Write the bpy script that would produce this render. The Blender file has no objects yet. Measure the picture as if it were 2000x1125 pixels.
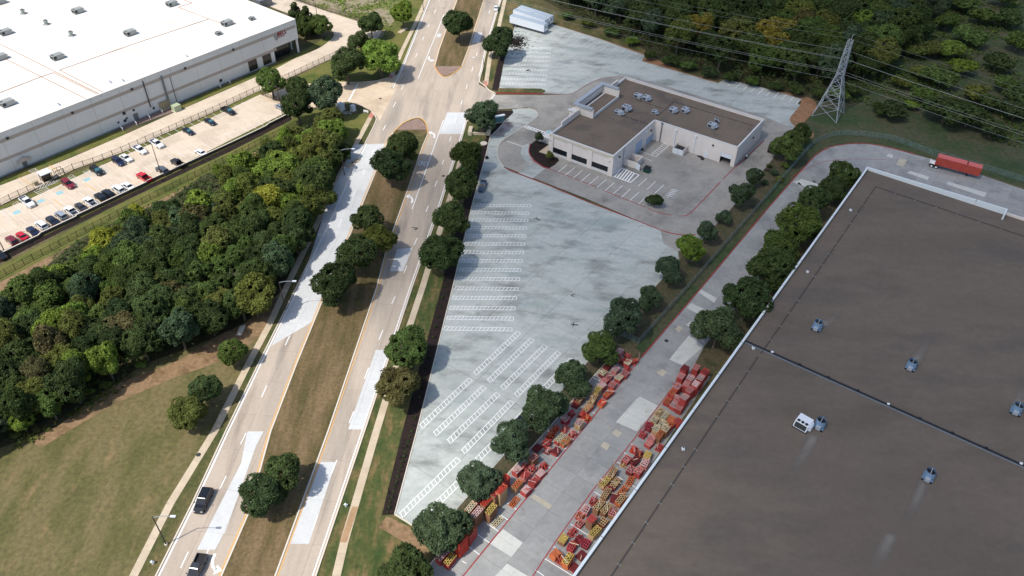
import bpy, bmesh, math, random
import numpy as np
from mathutils import Vector, Matrix
SC = bpy.context.scene
COL = SC.collection
R = math.radians
rnd = random.Random(11)
# ---------------------------------------------------------------- camera (drone, 128 m up)
CF, CP, CR, CH = 1550.98, R(40.80573), R(1.03719), 128.0
fw = Vector((0, math.cos(CP), -math.sin(CP))); rt = Vector((1, 0, 0)); up = rt.cross(fw)
AX = math.cos(CR)*rt + math.sin(CR)*up
AU = -math.sin(CR)*rt + math.cos(CR)*up
cam = bpy.data.cameras.new('camera'); camo = bpy.data.objects.new('camera', cam); COL.objects.link(camo)
cam.sensor_width = 36; cam.lens = CF/2000*36; cam.clip_start = 0.5; cam.clip_end = 6000
camo.matrix_world = Matrix(((AX.x, AU.x, -fw.x, 0), (AX.y, AU.y, -fw.y, 0), (AX.z, AU.z, -fw.z, CH), (0, 0, 0, 1)))
SC.camera = camo
# ---------------------------------------------------------------- sky, sun, exposure
SUN_AZ, SUN_EL = R(233.3), R(56.4)
w = bpy.data.worlds.new('World'); SC.world = w; w.use_nodes = True
nt = w.node_tree; nt.nodes.clear()
sky = nt.nodes.new('ShaderNodeTexSky'); sky.sky_type = 'NISHITA'; sky.sun_disc = False
sky.sun_elevation = SUN_EL; sky.sun_rotation = SUN_AZ; sky.altitude = 200; sky.air_density = 1.0; sky.dust_density = 2.0; sky.ozone_density = 1.0
bg = nt.nodes.new('ShaderNodeBackground'); bg.inputs['Strength'].default_value = 0.15
wo = nt.nodes.new('ShaderNodeOutputWorld')
nt.links.new(sky.outputs[0], bg.inputs[0]); nt.links.new(bg.outputs[0], wo.inputs[0])
sl = bpy.data.lights.new('sun', 'SUN'); sl.energy = 3.9; sl.angle = R(0.53); sl.color = (1.0, 0.955, 0.88)
so = bpy.data.objects.new('sun', sl); COL.objects.link(so)
SD = Vector((math.sin(SUN_AZ)*math.cos(SUN_EL), math.cos(SUN_AZ)*math.cos(SUN_EL), math.sin(SUN_EL)))
so.rotation_euler = SD.to_track_quat('Z', 'Y').to_euler(); so.location = SD*300
vs = SC.view_settings; vs.view_transform = 'Standard'; vs.look = 'None'; vs.exposure = 0.2; vs.gamma = 1.0; vs.use_curve_mapping = False
SC.cycles.max_bounces = 6; SC.cycles.diffuse_bounces = 3; SC.cycles.volume_bounces = 1
# ---------------------------------------------------------------- geometry of the site
def ray(px, py):
    return (px-1000)/CF*AX - (py-562.5)/CF*AU + fw
def G(px, py, z=0.0):                       # survey point: where that line of sight meets height z
    d = ray(px, py); t = (CH-z)/-d.z
    return Vector((d.x*t, d.y*t, z))
def GP(pts, z=0.0): return [G(x, y, z) for x, y in pts]
def azv(deg): return Vector((math.sin(R(deg)), math.cos(R(deg)), 0))
def col(r, g, b):
    f = lambda c: ((c/255+0.055)/1.055)**2.4 if c > 10 else c/255/12.92
    return (f(r), f(g), f(b), 1)
# ---------------------------------------------------------------- materials
def new_mat(name):
    m = bpy.data.materials.new(name); m.use_nodes = True
    n = m.node_tree.nodes; n.clear()
    o = n.new('ShaderNodeOutputMaterial'); b = n.new('ShaderNodeBsdfPrincipled')
    m.node_tree.links.new(b.outputs[0], o.inputs[0])
    return m, n, m.node_tree.links, b
def plain(name, c, rough=0.6, metal=0.0, coat=0.0, rv=0.0):
    m, n, l, b = new_mat(name)
    b.inputs['Base Color'].default_value = (*c[:3], 1); b.inputs['Roughness'].default_value = rough; b.inputs['Metallic'].default_value = metal
    if coat: b.inputs['Coat Weight'].default_value = coat; b.inputs['Coat Roughness'].default_value = 0.08
    if rv:
        oi = n.new('ShaderNodeObjectInfo'); mr = n.new('ShaderNodeMapRange'); mr.inputs[3].default_value = 1-rv; mr.inputs[4].default_value = 1+rv*0.6
        vm = n.new('ShaderNodeVectorMath'); vm.operation = 'SCALE'; vm.inputs[0].default_value = c[:3]
        l.new(oi.outputs['Random'], mr.inputs[0]); l.new(mr.outputs[0], vm.inputs['Scale']); l.new(vm.outputs[0], b.inputs['Base Color'])
    return m
def noisy(name, cols, scale, rough=0.9, rv=0.0, fine=(3.0, 0.2), stretch=None, rot=0.0, stain=None, detail=5.0, lo=0.35, hi=0.65, joints=None):
    """world-space mottled material: cols are blended by noise; fine = grain; stain = (colour, scale, lo, hi)"""
    m, n, l, b = new_mat(name); b.inputs['Roughness'].default_value = rough
    if 'Specular IOR Level' in b.inputs: b.inputs['Specular IOR Level'].default_value = 0.25
    g = n.new('ShaderNodeNewGeometry'); mp = n.new('ShaderNodeMapping')
    l.new(g.outputs['Position'], mp.inputs[0])
    mp.inputs['Rotation'].default_value = (0, 0, rot)
    if stretch: mp.inputs['Scale'].default_value = stretch
    def noise(sc, det=detail, src=None):
        t = n.new('ShaderNodeTexNoise'); t.inputs['Scale'].default_value = sc; t.inputs['Detail'].default_value = det; t.inputs['Roughness'].default_value = 0.62
        l.new((src or mp).outputs[0], t.inputs['Vector']); return t
    t = noise(scale); rp = n.new('ShaderNodeValToRGB'); l.new(t.outputs['Fac'], rp.inputs[0])
    e = rp.color_ramp.elements
    k = len(cols)
    e[0].position = lo; e[0].color = (*cols[0][:3], 1); e[1].position = hi; e[1].color = (*cols[-1][:3], 1)
    for i in range(1, k-1):
        x = e.new(lo+(hi-lo)*i/(k-1)); x.color = (*cols[i][:3], 1)
    out = rp.outputs[0]
    if stain:
        sc_, ss, s0, s1 = stain
        t2 = noise(ss, 8.0); mr = n.new('ShaderNodeMapRange'); mr.inputs[1].default_value = s0; mr.inputs[2].default_value = s1
        l.new(t2.outputs['Fac'], mr.inputs[0]); mx = n.new('ShaderNodeMixRGB'); mx.inputs[2].default_value = (*sc_[:3], 1)
        l.new(mr.outputs[0], mx.inputs[0]); l.new(out, mx.inputs[1]); out = mx.outputs[0]
    t3 = noise(fine[0], 3.0, g); mr = n.new('ShaderNodeMapRange'); mr.inputs[1].default_value = 0.25; mr.inputs[2].default_value = 0.75
    mr.inputs[3].default_value = 1-fine[1]; mr.inputs[4].default_value = 1+fine[1]; l.new(t3.outputs['Fac'], mr.inputs[0]); f = mr.outputs[0]
    if rv:
        oi = n.new('ShaderNodeObjectInfo'); m2 = n.new('ShaderNodeMapRange'); m2.inputs[3].default_value = 1-rv; m2.inputs[4].default_value = 1+rv
        l.new(oi.outputs['Random'], m2.inputs[0]); mu = n.new('ShaderNodeMath'); mu.operation = 'MULTIPLY'
        l.new(f, mu.inputs[0]); l.new(m2.outputs[0], mu.inputs[1]); f = mu.outputs[0]
    vm = n.new('ShaderNodeVectorMath'); vm.operation = 'SCALE'; l.new(out, vm.inputs[0]); l.new(f, vm.inputs['Scale'])
    l.new(vm.outputs[0], b.inputs['Base Color'])
    return m
def leafy(name):
    m, n, l, b = new_mat(name); n.remove(b)
    out = [x for x in n if x.type == 'OUTPUT_MATERIAL'][0]
    oi = n.new('ShaderNodeObjectInfo'); g = n.new('ShaderNodeNewGeometry')
    t = n.new('ShaderNodeTexNoise'); t.inputs['Scale'].default_value = 0.55; t.inputs['Detail'].default_value = 4; l.new(g.outputs['Position'], t.inputs['Vector'])
    mr = n.new('ShaderNodeMapRange'); mr.inputs[1].default_value = 0.3; mr.inputs[2].default_value = 0.7; mr.inputs[3].default_value = 0.55; mr.inputs[4].default_value = 1.5
    l.new(t.outputs['Fac'], mr.inputs[0])
    mr2 = n.new('ShaderNodeMapRange'); mr2.inputs[3].default_value = 0.65; mr2.inputs[4].default_value = 1.35; l.new(g.outputs['Random Per Island'], mr2.inputs[0])
    mu = n.new('ShaderNodeMath'); mu.operation = 'MULTIPLY'; l.new(mr.outputs[0], mu.inputs[0]); l.new(mr2.outputs[0], mu.inputs[1])
    vm = n.new('ShaderNodeVectorMath'); vm.operation = 'SCALE'; l.new(oi.outputs['Color'], vm.inputs[0]); l.new(mu.outputs[0], vm.inputs['Scale'])
    d = n.new('ShaderNodeBsdfDiffuse'); tr = n.new('ShaderNodeBsdfTranslucent'); mx = n.new('ShaderNodeMixShader'); mx.inputs[0].default_value = 0.3
    l.new(vm.outputs[0], d.inputs[0]); l.new(vm.outputs[0], tr.inputs[0]); l.new(d.outputs[0], mx.inputs[1]); l.new(tr.outputs[0], mx.inputs[2]); l.new(mx.outputs[0], out.inputs[0])
    return m
M = {}
WA = R(-35.1); RA = R(-5.9)
M['ground'] = noisy('ground_soil', [col(58, 62, 38), col(84, 80, 52), col(104, 92, 66)], 0.05, fine=(1.3, 0.35))
M['lawn'] = noisy('lawn_grass', [col(78, 78, 44), col(92, 88, 52), col(108, 98, 66), col(84, 84, 46)], 0.07, fine=(1.1, 0.3), stretch=(2.2, 0.7, 1), rot=R(-28), lo=0.3, hi=0.7, stain=(col(128, 108, 76), 0.16, 0.56, 0.75))
M['median'] = noisy('median_dry_grass', [col(66, 66, 34), col(96, 83, 54), col(116, 97, 70)], 0.1, fine=(1.6, 0.3), stretch=(3.0, 0.5, 1), rot=RA*-1, lo=0.3, hi=0.62)
M['verge'] = noisy('verge_grass', [col(52, 68, 32), col(84, 82, 48), col(112, 98, 66)], 0.12, fine=(1.6, 0.35), stretch=(2.0, 0.8, 1), lo=0.32, hi=0.66)
M['sod'] = noisy('sod_grass', [col(56, 72, 34), col(78, 82, 44), col(118, 98, 66)], 0.35, fine=(1.2, 0.3), stretch=(1.6, 0.5, 1), rot=R(14), lo=0.34, hi=0.68)
M['bellgrass'] = noisy('car_park_grass', [col(70, 82, 34), col(96, 98, 48), col(110, 104, 58)], 0.12, fine=(1.6, 0.25))
M['dirt'] = noisy('bare_dirt', [col(112, 90, 64), col(138, 112, 84), col(96, 84, 58)], 0.15, fine=(1.2, 0.3))
M['orangedirt'] = noisy('orange_dirt', [col(128, 96, 70), col(150, 112, 82), col(120, 96, 74)], 0.2, fine=(1.4, 0.2))
M['strip'] = noisy('planting_strip_soil', [col(54, 60, 38), col(86, 78, 58), col(66, 70, 46)], 0.18, fine=(1.5, 0.35))
M['field'] = noisy('meadow', [col(46, 60, 38), col(58, 73, 44), col(78, 78, 56), col(50, 66, 40)], 0.06, fine=(0.8, 0.35), lo=0.28, hi=0.72, stain=(col(96, 84, 64), 0.05, 0.58, 0.72))
M['weeds'] = noisy('weedy_meadow', [col(72, 92, 44), col(110, 112, 64), col(146, 132, 112), col(86, 104, 48)], 0.09, fine=(0.9, 0.35), lo=0.3, hi=0.7)
M['floor'] = noisy('forest_floor', [col(46, 50, 30), col(66, 62, 42), col(56, 60, 34)], 0.15, fine=(0.9, 0.4))
M['mulch'] = noisy('black_mulch', [col(28, 22, 20), col(44, 33, 29), col(22, 17, 16)], 0.5, fine=(2.2, 0.4))
M['road'] = noisy('road_concrete', [col(164, 152, 138), col(180, 166, 150), col(154, 144, 132)], 0.045, rv=0.045, fine=(1.5, 0.06), stretch=(2.2, 0.25, 1), rot=R(5.9), stain=(col(128, 118, 108), 0.12, 0.55, 0.8))
M['roadtan'] = noisy('tan_concrete', [col(186, 166, 142), col(202, 184, 160), col(178, 160, 140)], 0.06, rv=0.04, fine=(1.5, 0.06), stain=(col(150, 136, 118), 0.1, 0.58, 0.85))
M['bell'] = noisy('pale_tan_concrete', [col(192, 176, 156), col(204, 188, 168), col(184, 170, 150)], 0.08, rv=0.035, fine=(1.4, 0.06), stain=(col(164, 150, 132), 0.12, 0.6, 0.8))
M['patch'] = noisy('new_white_concrete', [col(192, 193, 192), col(202, 203, 201)], 0.15, rv=0.02, fine=(1.2, 0.04))
M['lot'] = noisy('lot_white_concrete', [col(162, 168, 162), col(176, 180, 174), col(152, 160, 156)], 0.06, rv=0.03, fine=(0.9, 0.09), stain=(col(112, 114, 110), 0.09, 0.5, 0.74), stretch=(1, 2.2, 1), rot=R(36))
M['gray'] = noisy('grey_concrete', [col(142, 139, 132), col(156, 152, 144), col(130, 128, 122)], 0.07, rv=0.04, fine=(1.2, 0.08), stain=(col(104, 100, 95), 0.13, 0.56, 0.8))
M['alley'] = noisy('alley_concrete', [col(138, 140, 139), col(152, 152, 149), col(130, 131, 131)], 0.08, rv=0.07, fine=(1.1, 0.08), stain=(col(112, 111, 108), 0.15, 0.56, 0.8))
M['alleylight'] = noisy('alley_new_slab', [col(184, 186, 180), col(194, 195, 188)], 0.2, rv=0.04, fine=(1.2, 0.06), stain=(col(160, 158, 150), 0.3, 0.58, 0.8))
M['alleytan'] = noisy('alley_tan_slab', [col(172, 164, 146), col(182, 174, 156)], 0.2, rv=0.05, fine=(1.2, 0.08))
M['joint'] = plain('joint_dark', col(92, 86, 80), 0.95)
M['walk'] = noisy('sidewalk_concrete', [col(180, 164, 140), col(196, 180, 156)], 0.2, rv=0.05, fine=(1.5, 0.07))
M['walkbrown'] = noisy('stained_sidewalk', [col(158, 128, 96), col(172, 140, 108)], 0.2, fine=(1.5, 0.1))
M['kerb'] = plain('kerb_concrete', col(206, 196, 180), 0.9)
M['brickpave'] = noisy('brick_paving', [col(128, 108, 98), col(146, 124, 112)], 0.6, fine=(3.5, 0.18))
M['tactile'] = noisy('red_tactile_paving', [col(176, 112, 98), col(190, 130, 114)], 0.8, fine=(3, 0.15))
M['white'] = plain('white_road_paint', col(232, 232, 230), 0.7)
M['wornwhite'] = plain('worn_white_paint', col(210, 206, 200), 0.75)
M['yellow'] = plain('yellow_road_paint', col(206, 160, 96), 0.7)
M['red'] = plain('red_kerb_paint', col(146, 52, 54), 0.75)
M['blue'] = plain('blue_bay_paint', col(140, 182, 190), 0.7)
M['black'] = plain('black', col(24, 24, 26), 0.6)
M['tyre'] = plain('tyre_rubber', col(28, 28, 29), 0.85)
M['rim'] = plain('wheel_rim', col(170, 172, 176), 0.3, 0.8)
M['glass'] = plain('window_glass', (0.012, 0.016, 0.022), 0.08)
M['glassblue'] = plain('windscreen_sunshade', col(74, 116, 124), 0.2)
M['lamp_lens'] = plain('headlight_lens', col(225, 228, 232), 0.15)
M['tail'] = plain('tail_lens', col(130, 18, 20), 0.25)
M['galv'] = plain('galvanised_steel', col(168, 174, 178), 0.45, 0.35)
M['steel'] = plain('grey_steel', col(120, 124, 128), 0.5, 0.3)
M['bronze'] = plain('dark_bronze_paint', col(62, 54, 48), 0.55, 0.2)
M['fence'] = plain('fence_bronze', col(64, 54, 42), 0.7)
M['chain'] = plain('chain_link_wire', col(118, 138, 134), 0.6, 0.2)
M['cream'] = noisy('cream_painted_wall', [col(212, 204, 196), col(222, 214, 206)], 0.15, fine=(1.2, 0.03))
M['cap'] = plain('coping_metal', col(208, 208, 206), 0.5)
M['soffit'] = plain('stone_cornice', col(196, 188, 170), 0.8)
M['bellwall'] = noisy('bell_white_wall', [col(212, 212, 208), col(220, 219, 215)], 0.1, fine=(0.8, 0.03))
M['bellband'] = noisy('bell_taupe_band', [col(172, 161, 150), col(180, 169, 158)], 0.3, fine=(1, 0.05))
M['bellroof'] = noisy('white_roof_membrane', [col(218, 213, 204), col(224, 219, 211), col(212, 206, 196)], 0.05, fine=(0.6, 0.02), stretch=(0.3, 2.6, 1), rot=R(37), stain=(col(200, 190, 176), 0.05, 0.6, 0.85))
M['roof'] = noisy('grey_granule_roof', [col(99, 90, 80), col(106, 96, 86), col(94, 86, 77)], 0.03, rough=0.95, fine=(0.9, 0.07), stretch=(0.8, 2.0, 1), rot=R(35), stain=(col(83, 79, 76), 0.05, 0.5, 0.8))
M['smallroof'] = noisy('brown_grey_roof', [col(106, 95, 84), col(114, 102, 90), col(98, 88, 79)], 0.05, rough=0.95, fine=(1.2, 0.06), stain=(col(88, 82, 77), 0.1, 0.55, 0.8))
M['parapet'] = plain('white_parapet_coping', col(206, 214, 216), 0.55)
M['rust'] = plain('rusty_gas_pipe', col(150, 112, 84), 0.8)
M['pipe'] = plain('dark_roof_pipe', col(74, 70, 68), 0.8)
M['hvac'] = plain('hvac_sheet_metal', col(160, 167, 174), 0.5, 0.1)
M['hvacgrey'] = plain('hvac_grey_metal', col(150, 154, 150), 0.55, 0.1)
M['hvaclight'] = plain('hvac_light_enamel', col(216, 222, 226), 0.5)
M['fan'] = plain('fan_blue_steel', col(128, 158, 186), 0.4, 0.35)
M['grille'] = plain('dark_grille', col(46, 48, 50), 0.7)
M['trailer'] = plain('trailer_white_panel', col(216, 222, 228), 0.4)
M['trailerroof'] = plain('trailer_grey_roof', col(168, 180, 190), 0.5, 0.1)
M['redbox'] = noisy('red_container_steel', [col(164, 70, 60), col(176, 80, 68)], 0.5, fine=(1.5, 0.08))
M['green'] = plain('dumpster_green', col(16, 66, 52), 0.5)
M['signred'] = plain('sign_red', col(150, 26, 34), 0.5)
M['teal'] = plain('sign_teal', col(84, 128, 134), 0.5)
M['beige'] = plain('beige_stone', col(196, 182, 156), 0.9)
M['bark'] = plain('tree_bark', col(92, 82, 70), 0.95)
M['deadwood'] = plain('dead_grey_wood', col(124, 118, 110), 0.95)
M['leaf'] = leafy('leaf_clumps')
M['brown'] = plain('brown_cab_paint', col(96, 66, 54), 0.5)
for nm, c in dict(bright_red=(212, 76, 58), red=(182, 76, 70), maroon=(130, 54, 56), pink=(202, 132, 126), pale_pink=(218, 180, 174), orange=(206, 116, 74), tan=(198, 166, 122), yellow=(208, 180, 98), cream=(214, 202, 168), brown=(150, 110, 82), magenta=(172, 60, 74)).items():
    M['c_'+nm] = noisy('painted_timber_'+nm, [col(*c), col(*[int(v*0.88) for v in c])], 0.8, rough=0.75, rv=0.12, fine=(2.5, 0.14))
for nm, c in dict(white=(226, 228, 230), black=(20, 21, 24), navy=(22, 32, 66), red=(196, 26, 44), darkred=(112, 24, 34), maroon=(120, 22, 40), grey=(92, 96, 102), silver=(152, 160, 170), darkgrey=(58, 60, 64), blueblack=(24, 32, 48), bluegrey=(70, 88, 108)).items():
    M['p_'+nm] = plain('paint_'+nm, col(*c), 0.3, 0.15 if nm in('silver', 'grey', 'darkgrey') else 0.0, 0.5)
# ---------------------------------------------------------------- mesh helpers
class MB:
    def __init__(s): s.v, s.f, s.m = [], [], []
    def face(s, pts, mi=0):
        i = len(s.v); s.v += [tuple(p) for p in pts]; s.f.append(tuple(range(i, i+len(pts)))); s.m.append(mi)
    def prism(s, pts, z0, z1, mi=0, bottom=False):
        n = len(pts); i = len(s.v)
        s.v += [(p[0], p[1], z0) for p in pts]+[(p[0], p[1], z1) for p in pts]
        a = sum(pts[k][0]*pts[(k+1) % n][1]-pts[(k+1) % n][0]*pts[k][1] for k in range(n))
        top = list(range(i+n, i+2*n)); s.f.append(tuple(top if a > 0 else top[::-1])); s.m.append(mi)
        for k in range(n):
            j = (k+1) % n; q = (i+k, i+j, i+n+j, i+n+k); s.f.append(q if a > 0 else q[::-1]); s.m.append(mi)
        if bottom: s.f.append(tuple(range(i, i+n)[::-1] if a > 0 else range(i, i+n))); s.m.append(mi)
    def obox(s, c, u, v, n, hu, hv, hn, mi=0):
        c, u, v, n = Vector(c), Vector(u)*hu, Vector(v)*hv, Vector(n)*hn; i = len(s.v)
        for a, b, d in ((-1, -1, -1), (1, -1, -1), (1, 1, -1), (-1, 1, -1), (-1, -1, 1), (1, -1, 1), (1, 1, 1), (-1, 1, 1)): s.v.append(tuple(c+u*a+v*b+n*d))
        for q in ((3, 2, 1, 0), (4, 5, 6, 7), (0, 1, 5, 4), (1, 2, 6, 5), (2, 3, 7, 6), (3, 0, 4, 7)): s.f.append(tuple(i+k for k in q)); s.m.append(mi)
    def box(s, x0, x1, y0, y1, z0, z1, mi=0):
        s.obox(((x0+x1)/2, (y0+y1)/2, (z0+z1)/2), (1, 0, 0), (0, 1, 0), (0, 0, 1), (x1-x0)/2, (y1-y0)/2, (z1-z0)/2, mi)
    def tube(s, a, b, r0, r1=None, n=6, mi=0, caps=True):
        a, b = Vector(a), Vector(b); r1 = r0 if r1 is None else r1; d = (b-a).normalized()
        x = d.orthogonal().normalized(); y = d.cross(x); i = len(s.v)
        for p, r in ((a, r0), (b, r1)):
            for k in range(n): s.v.append(tuple(p+(x*math.cos(2*math.pi*k/n)+y*math.sin(2*math.pi*k/n))*r))
        for k in range(n): j = (k+1) % n; s.f.append((i+k, i+j, i+n+j, i+n+k)); s.m.append(mi)
        if caps: s.f.append(tuple(range(i, i+n)[::-1])); s.m.append(mi); s.f.append(tuple(range(i+n, i+2*n))); s.m.append(mi)
    def path(s, pts, r, n=5, mi=0):
        for a, b in zip(pts, pts[1:]): s.tube(a, b, r, r, n, mi, False)
    def loft(s, rings, mi=0, cap=True):
        n = len(rings[0]); i = len(s.v)
        for r_ in rings: s.v += [tuple(p) for p in r_]
        for a in range(len(rings)-1):
            for k in range(n): j = (k+1) % n; s.f.append((i+a*n+k, i+a*n+j, i+(a+1)*n+j, i+(a+1)*n+k)); s.m.append(mi)
        if cap: s.f.append(tuple(i+k for k in range(n))[::-1]); s.m.append(mi); s.f.append(tuple(i+(len(rings)-1)*n+k for k in range(n))); s.m.append(mi)
    def mesh(s, name, mats, smooth=False):
        me = bpy.data.meshes.new(name); me.from_pydata(s.v, [], s.f)
        for m in (mats if isinstance(mats, (list, tuple)) else [mats]): me.materials.append(m)
        if any(s.m): me.polygons.foreach_set('material_index', s.m)
        if smooth: me.polygons.foreach_set('use_smooth', [True]*len(s.f))
        me.update(); return me
    def obj(s, name, mats, parent=None, smooth=False): return put(name, s.mesh(name, mats, smooth), parent)
def put(name, me, parent=None, mat=None):
    o = bpy.data.objects.new(name, me); COL.objects.link(o); o.parent = parent
    if mat is not None: o.material_slots[0].link = 'OBJECT'; o.material_slots[0].material = mat
    return o
def tag(o, label=None, cat=None, group=None, kind=None):
    if label: o['label'] = label
    if cat: o['category'] = cat
    if group: o['group'] = group
    if kind: o['kind'] = kind
    return o
def thing(name, label, cat, loc=(0, 0, 0), rz=0.0, group=None):
    o = bpy.data.objects.new(name, None); COL.objects.link(o); o.empty_display_size = 0.3
    o.location = loc; o.rotation_euler = (0, 0, rz); return tag(o, label, cat, group)
ORD = 'first second third fourth fifth sixth seventh eighth ninth tenth eleventh twelfth thirteenth fourteenth fifteenth sixteenth seventeenth eighteenth nineteenth'.split()
TENS = {20: 'twent', 30: 'thirt', 40: 'fort', 50: 'fift', 60: 'sixt', 70: 'sevent', 80: 'eight'}
def ordn(i):
    if i <= 19: return ORD[i-1]
    t, u = i//10*10, i % 10
    return TENS[t]+('ieth' if u == 0 else 'y-'+ORD[u-1])
# ---------------------------------------------------------------- ground surfaces
def sheet(name, px, mat, z, kind='structure', parent=None, label=None):
    b = MB(); b.prism(GP(px), z-0.03, z); o = b.obj(name, M[mat], parent)
    if kind: tag(o, label, None, None, kind)
    return o
def clip(poly, a, b, c):                     # keep a*x+b*y<=c
    out = []
    for i in range(len(poly)):
        p, q = poly[i], poly[(i+1) % len(poly)]; dp, dq = a*p[0]+b*p[1]-c, a*q[0]+b*q[1]-c
        if dp <= 0: out.append(p)
        if (dp < 0 < dq) or (dq < 0 < dp):
            t = dp/(dp-dq); out.append((p[0]+(q[0]-p[0])*t, p[1]+(q[1]-p[1])*t))
    return out
def area(p): return abs(sum(p[i][0]*p[(i+1) % len(p)][1]-p[(i+1) % len(p)][0]*p[i][1] for i in range(len(p)))/2)
def slabs(parent, px, mat, az, du, dv, org, z0, z1, gap=0.02, jit=0.0, name='concrete_slab', world=False, seed=1):
    """lay separate slabs over an outline; u runs across, v along azimuth az"""
    P = [(p.x, p.y) for p in (px if world else GP(px))]; v = azv(az); u = azv(az+90); o = G(*org)
    uv = [((p[0]-o.x)*u.x+(p[1]-o.y)*u.y, (p[0]-o.x)*v.x+(p[1]-o.y)*v.y) for p in P]
    i0, i1 = math.floor(min(a for a, _ in uv)/du), math.ceil(max(a for a, _ in uv)/du)
    j0, j1 = math.floor(min(b for _, b in uv)/dv), math.ceil(max(b for _, b in uv)/dv)
    full = None; rr = random.Random(seed); n = 0
    for i in range(i0, i1):
        for j in range(j0, j1):
            q = clip(uv, -1, 0, -(i*du+gap)); q = clip(q, 1, 0, (i+1)*du-gap) if q else q
            q = clip(q, 0, -1, -(j*dv+gap)) if q else q; q = clip(q, 0, 1, (j+1)*dv-gap) if q else q
            if len(q) < 3 or area(q) < 0.15: continue
            cx, cy = (i+.5)*du, (j+.5)*dv
            loc = (o.x+u.x*cx+v.x*cy, o.y+u.y*cx+v.y*cy, 0); ang = math.atan2(u.y, u.x)
            isf = abs(area(q)-(du-2*gap)*(dv-2*gap)) < 1e-3
            if isf and full: me = full
            else:
                b = MB(); b.prism([(a-cx, c-cy) for a, c in q], z0, z1); me = b.mesh(name, M[mat])
                if isf: full = me
            s = put(name, me, parent); s.location = (loc[0], loc[1], rr.uniform(-jit, jit)); s.rotation_euler = (0, 0, ang); n += 1
    return n
def ribbon(b, pts, w, z, closed=False, mi=0):
    n = len(pts); P = [Vector((p[0], p[1], 0)) for p in pts]
    def nrm(i):
        a = P[(i-1) % n] if (i > 0 or closed) else None; c = P[(i+1) % n] if (i < n-1 or closed) else None
        d = ((P[i]-a).normalized() if a is not None else Vector())+((c-P[i]).normalized() if c is not None else Vector())
        d.normalize(); return Vector((-d.y, d.x, 0))
    for i in range(n if closed else n-1):
        j = (i+1) % n; a, c = nrm(i)*w/2, nrm(j)*w/2
        b.face([P[i]-a+Vector((0, 0, z)), P[j]-c+Vector((0, 0, z)), P[j]+c+Vector((0, 0, z)), P[i]+a+Vector((0, 0, z))], mi)
def line(parent, px, w, mat, z=0.085, name='lane_line', world=False):
    b = MB(); ribbon(b, px if world else GP(px), w, z); return b.obj(name, M[mat], parent)
def kerb(parent, px, mat='kerb', w=0.3, z1=0.2, z0=0.0, name='kerb', closed=False, world=False):
    P = px if world else GP(px); b = MB(); n = len(P)
    L, Rr = [], []
    for i in range(n):
        a = P[(i-1) % n] if (i > 0 or closed) else None; c = P[(i+1) % n] if (i < n-1 or closed) else None
        d = ((P[i]-a).normalized() if a is not None else Vector())+((c-P[i]).normalized() if c is not None else Vector()); d.normalize()
        q = Vector((-d.y, d.x, 0))*w/2; L.append(P[i]+q); Rr.append(P[i]-q)
    for i in range(n if closed else n-1):
        j = (i+1) % n
        for A, B, za, zb in ((Rr, L, z1, z1), (L, L, z1, z0), (Rr, Rr, z0, z1)):
            b.face([(A[i].x, A[i].y, za), (A[j].x, A[j].y, za), (B[j].x, B[j].y, zb), (B[i].x, B[i].y, zb)])
    return b.obj(name, M[mat], parent)
def smooth_px(pts, n=6):
    out = []
    for i in range(len(pts)-1):
        p0, p1, p2, p3 = pts[max(i-1, 0)], pts[i], pts[i+1], pts[min(i+2, len(pts)-1)]
        for k in range(n):
            t = k/n; out.append(tuple(0.5*(2*p1[d]+(p2[d]-p0[d])*t+(2*p0[d]-5*p1[d]+4*p2[d]-p3[d])*t*t+(3*p1[d]-p0[d]-3*p2[d]+p3[d])*t**3) for d in (0, 1)))
    return out+[pts[-1]]
gb = MB(); gb.face([(-1500, -600, 0), (1500, -600, 0), (1500, 2600, 0), (-1500, 2600, 0)]); tag(gb.obj('ground', M['ground']), None, None, None, 'structure')
sheet('lawn', [(-150, 930), (0, 872), (110, 825), (200, 760), (290, 700), (400, 655), (500, 600), (560, 560), (470, 790), (380, 985), (300, 1135), (250, 1260), (-300, 1260)], 'lawn', 0.012)
sheet('bare_earth', smooth_px([(60, 850), (150, 795), (240, 745), (330, 712), (420, 660), (505, 600), (560, 560), (575, 575), (530, 640), (440, 700), (330, 742), (240, 782), (150, 832), (80, 872), (60, 850)], 3)[:-1], 'dirt', 0.018)
sheet('forest_floor', [(-40, 590), (60, 545), (150, 470), (250, 420), (330, 390), (400, 340), (480, 330), (560, 270), (630, 232), (690, 235), (640, 330), (662, 345), (600, 478), (560, 560), (480, 630), (390, 672), (280, 712), (200, 765), (110, 835), (-40, 890)], 'floor', 0.024)
sheet('verge', [(600, 440), (690, 290), (722, 232), (738, 232), (715, 281), (640, 430), (579, 562), (500, 727), (375, 985), (305, 1125), (240, 1260), (200, 1260), (300, 1060), (420, 843), (525, 637)], 'verge', 0.03)
sheet('verge', [(640, 240), (690, 222), (727, 222), (690, 290), (650, 340), (625, 330)], 'bellgrass', 0.03)
sheet('verge', [(597, 166), (560, 160), (690, 95), (740, 80), (800, 0), (837, 0), (782, 137), (757, 150), (707, 160), (650, 160)], 'bellgrass', 0.022)
sheet('weedy_meadow', [(575, -5), (640, 22), (707, 48), (740, 85), (800, 10), (850, -70), (560, -70)], 'weeds', 0.016)
sheet('verge', [(617, 1125), (712, 843), (805, 562), (899, 281), (912, 240), (935, 205), (975, 262), (955, 285), (922, 401), (884, 562), (814, 843), (771, 1006), (860, 1060), (830, 1150), (780, 1260), (560, 1260)], 'sod', 0.014)
sheet('verge', [(952, 90), (979, 0), (1010, -90), (1060, -90), (1010, 50), (985, 115), (973, 178), (945, 165), (938, 150)], 'verge', 0.014)
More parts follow.
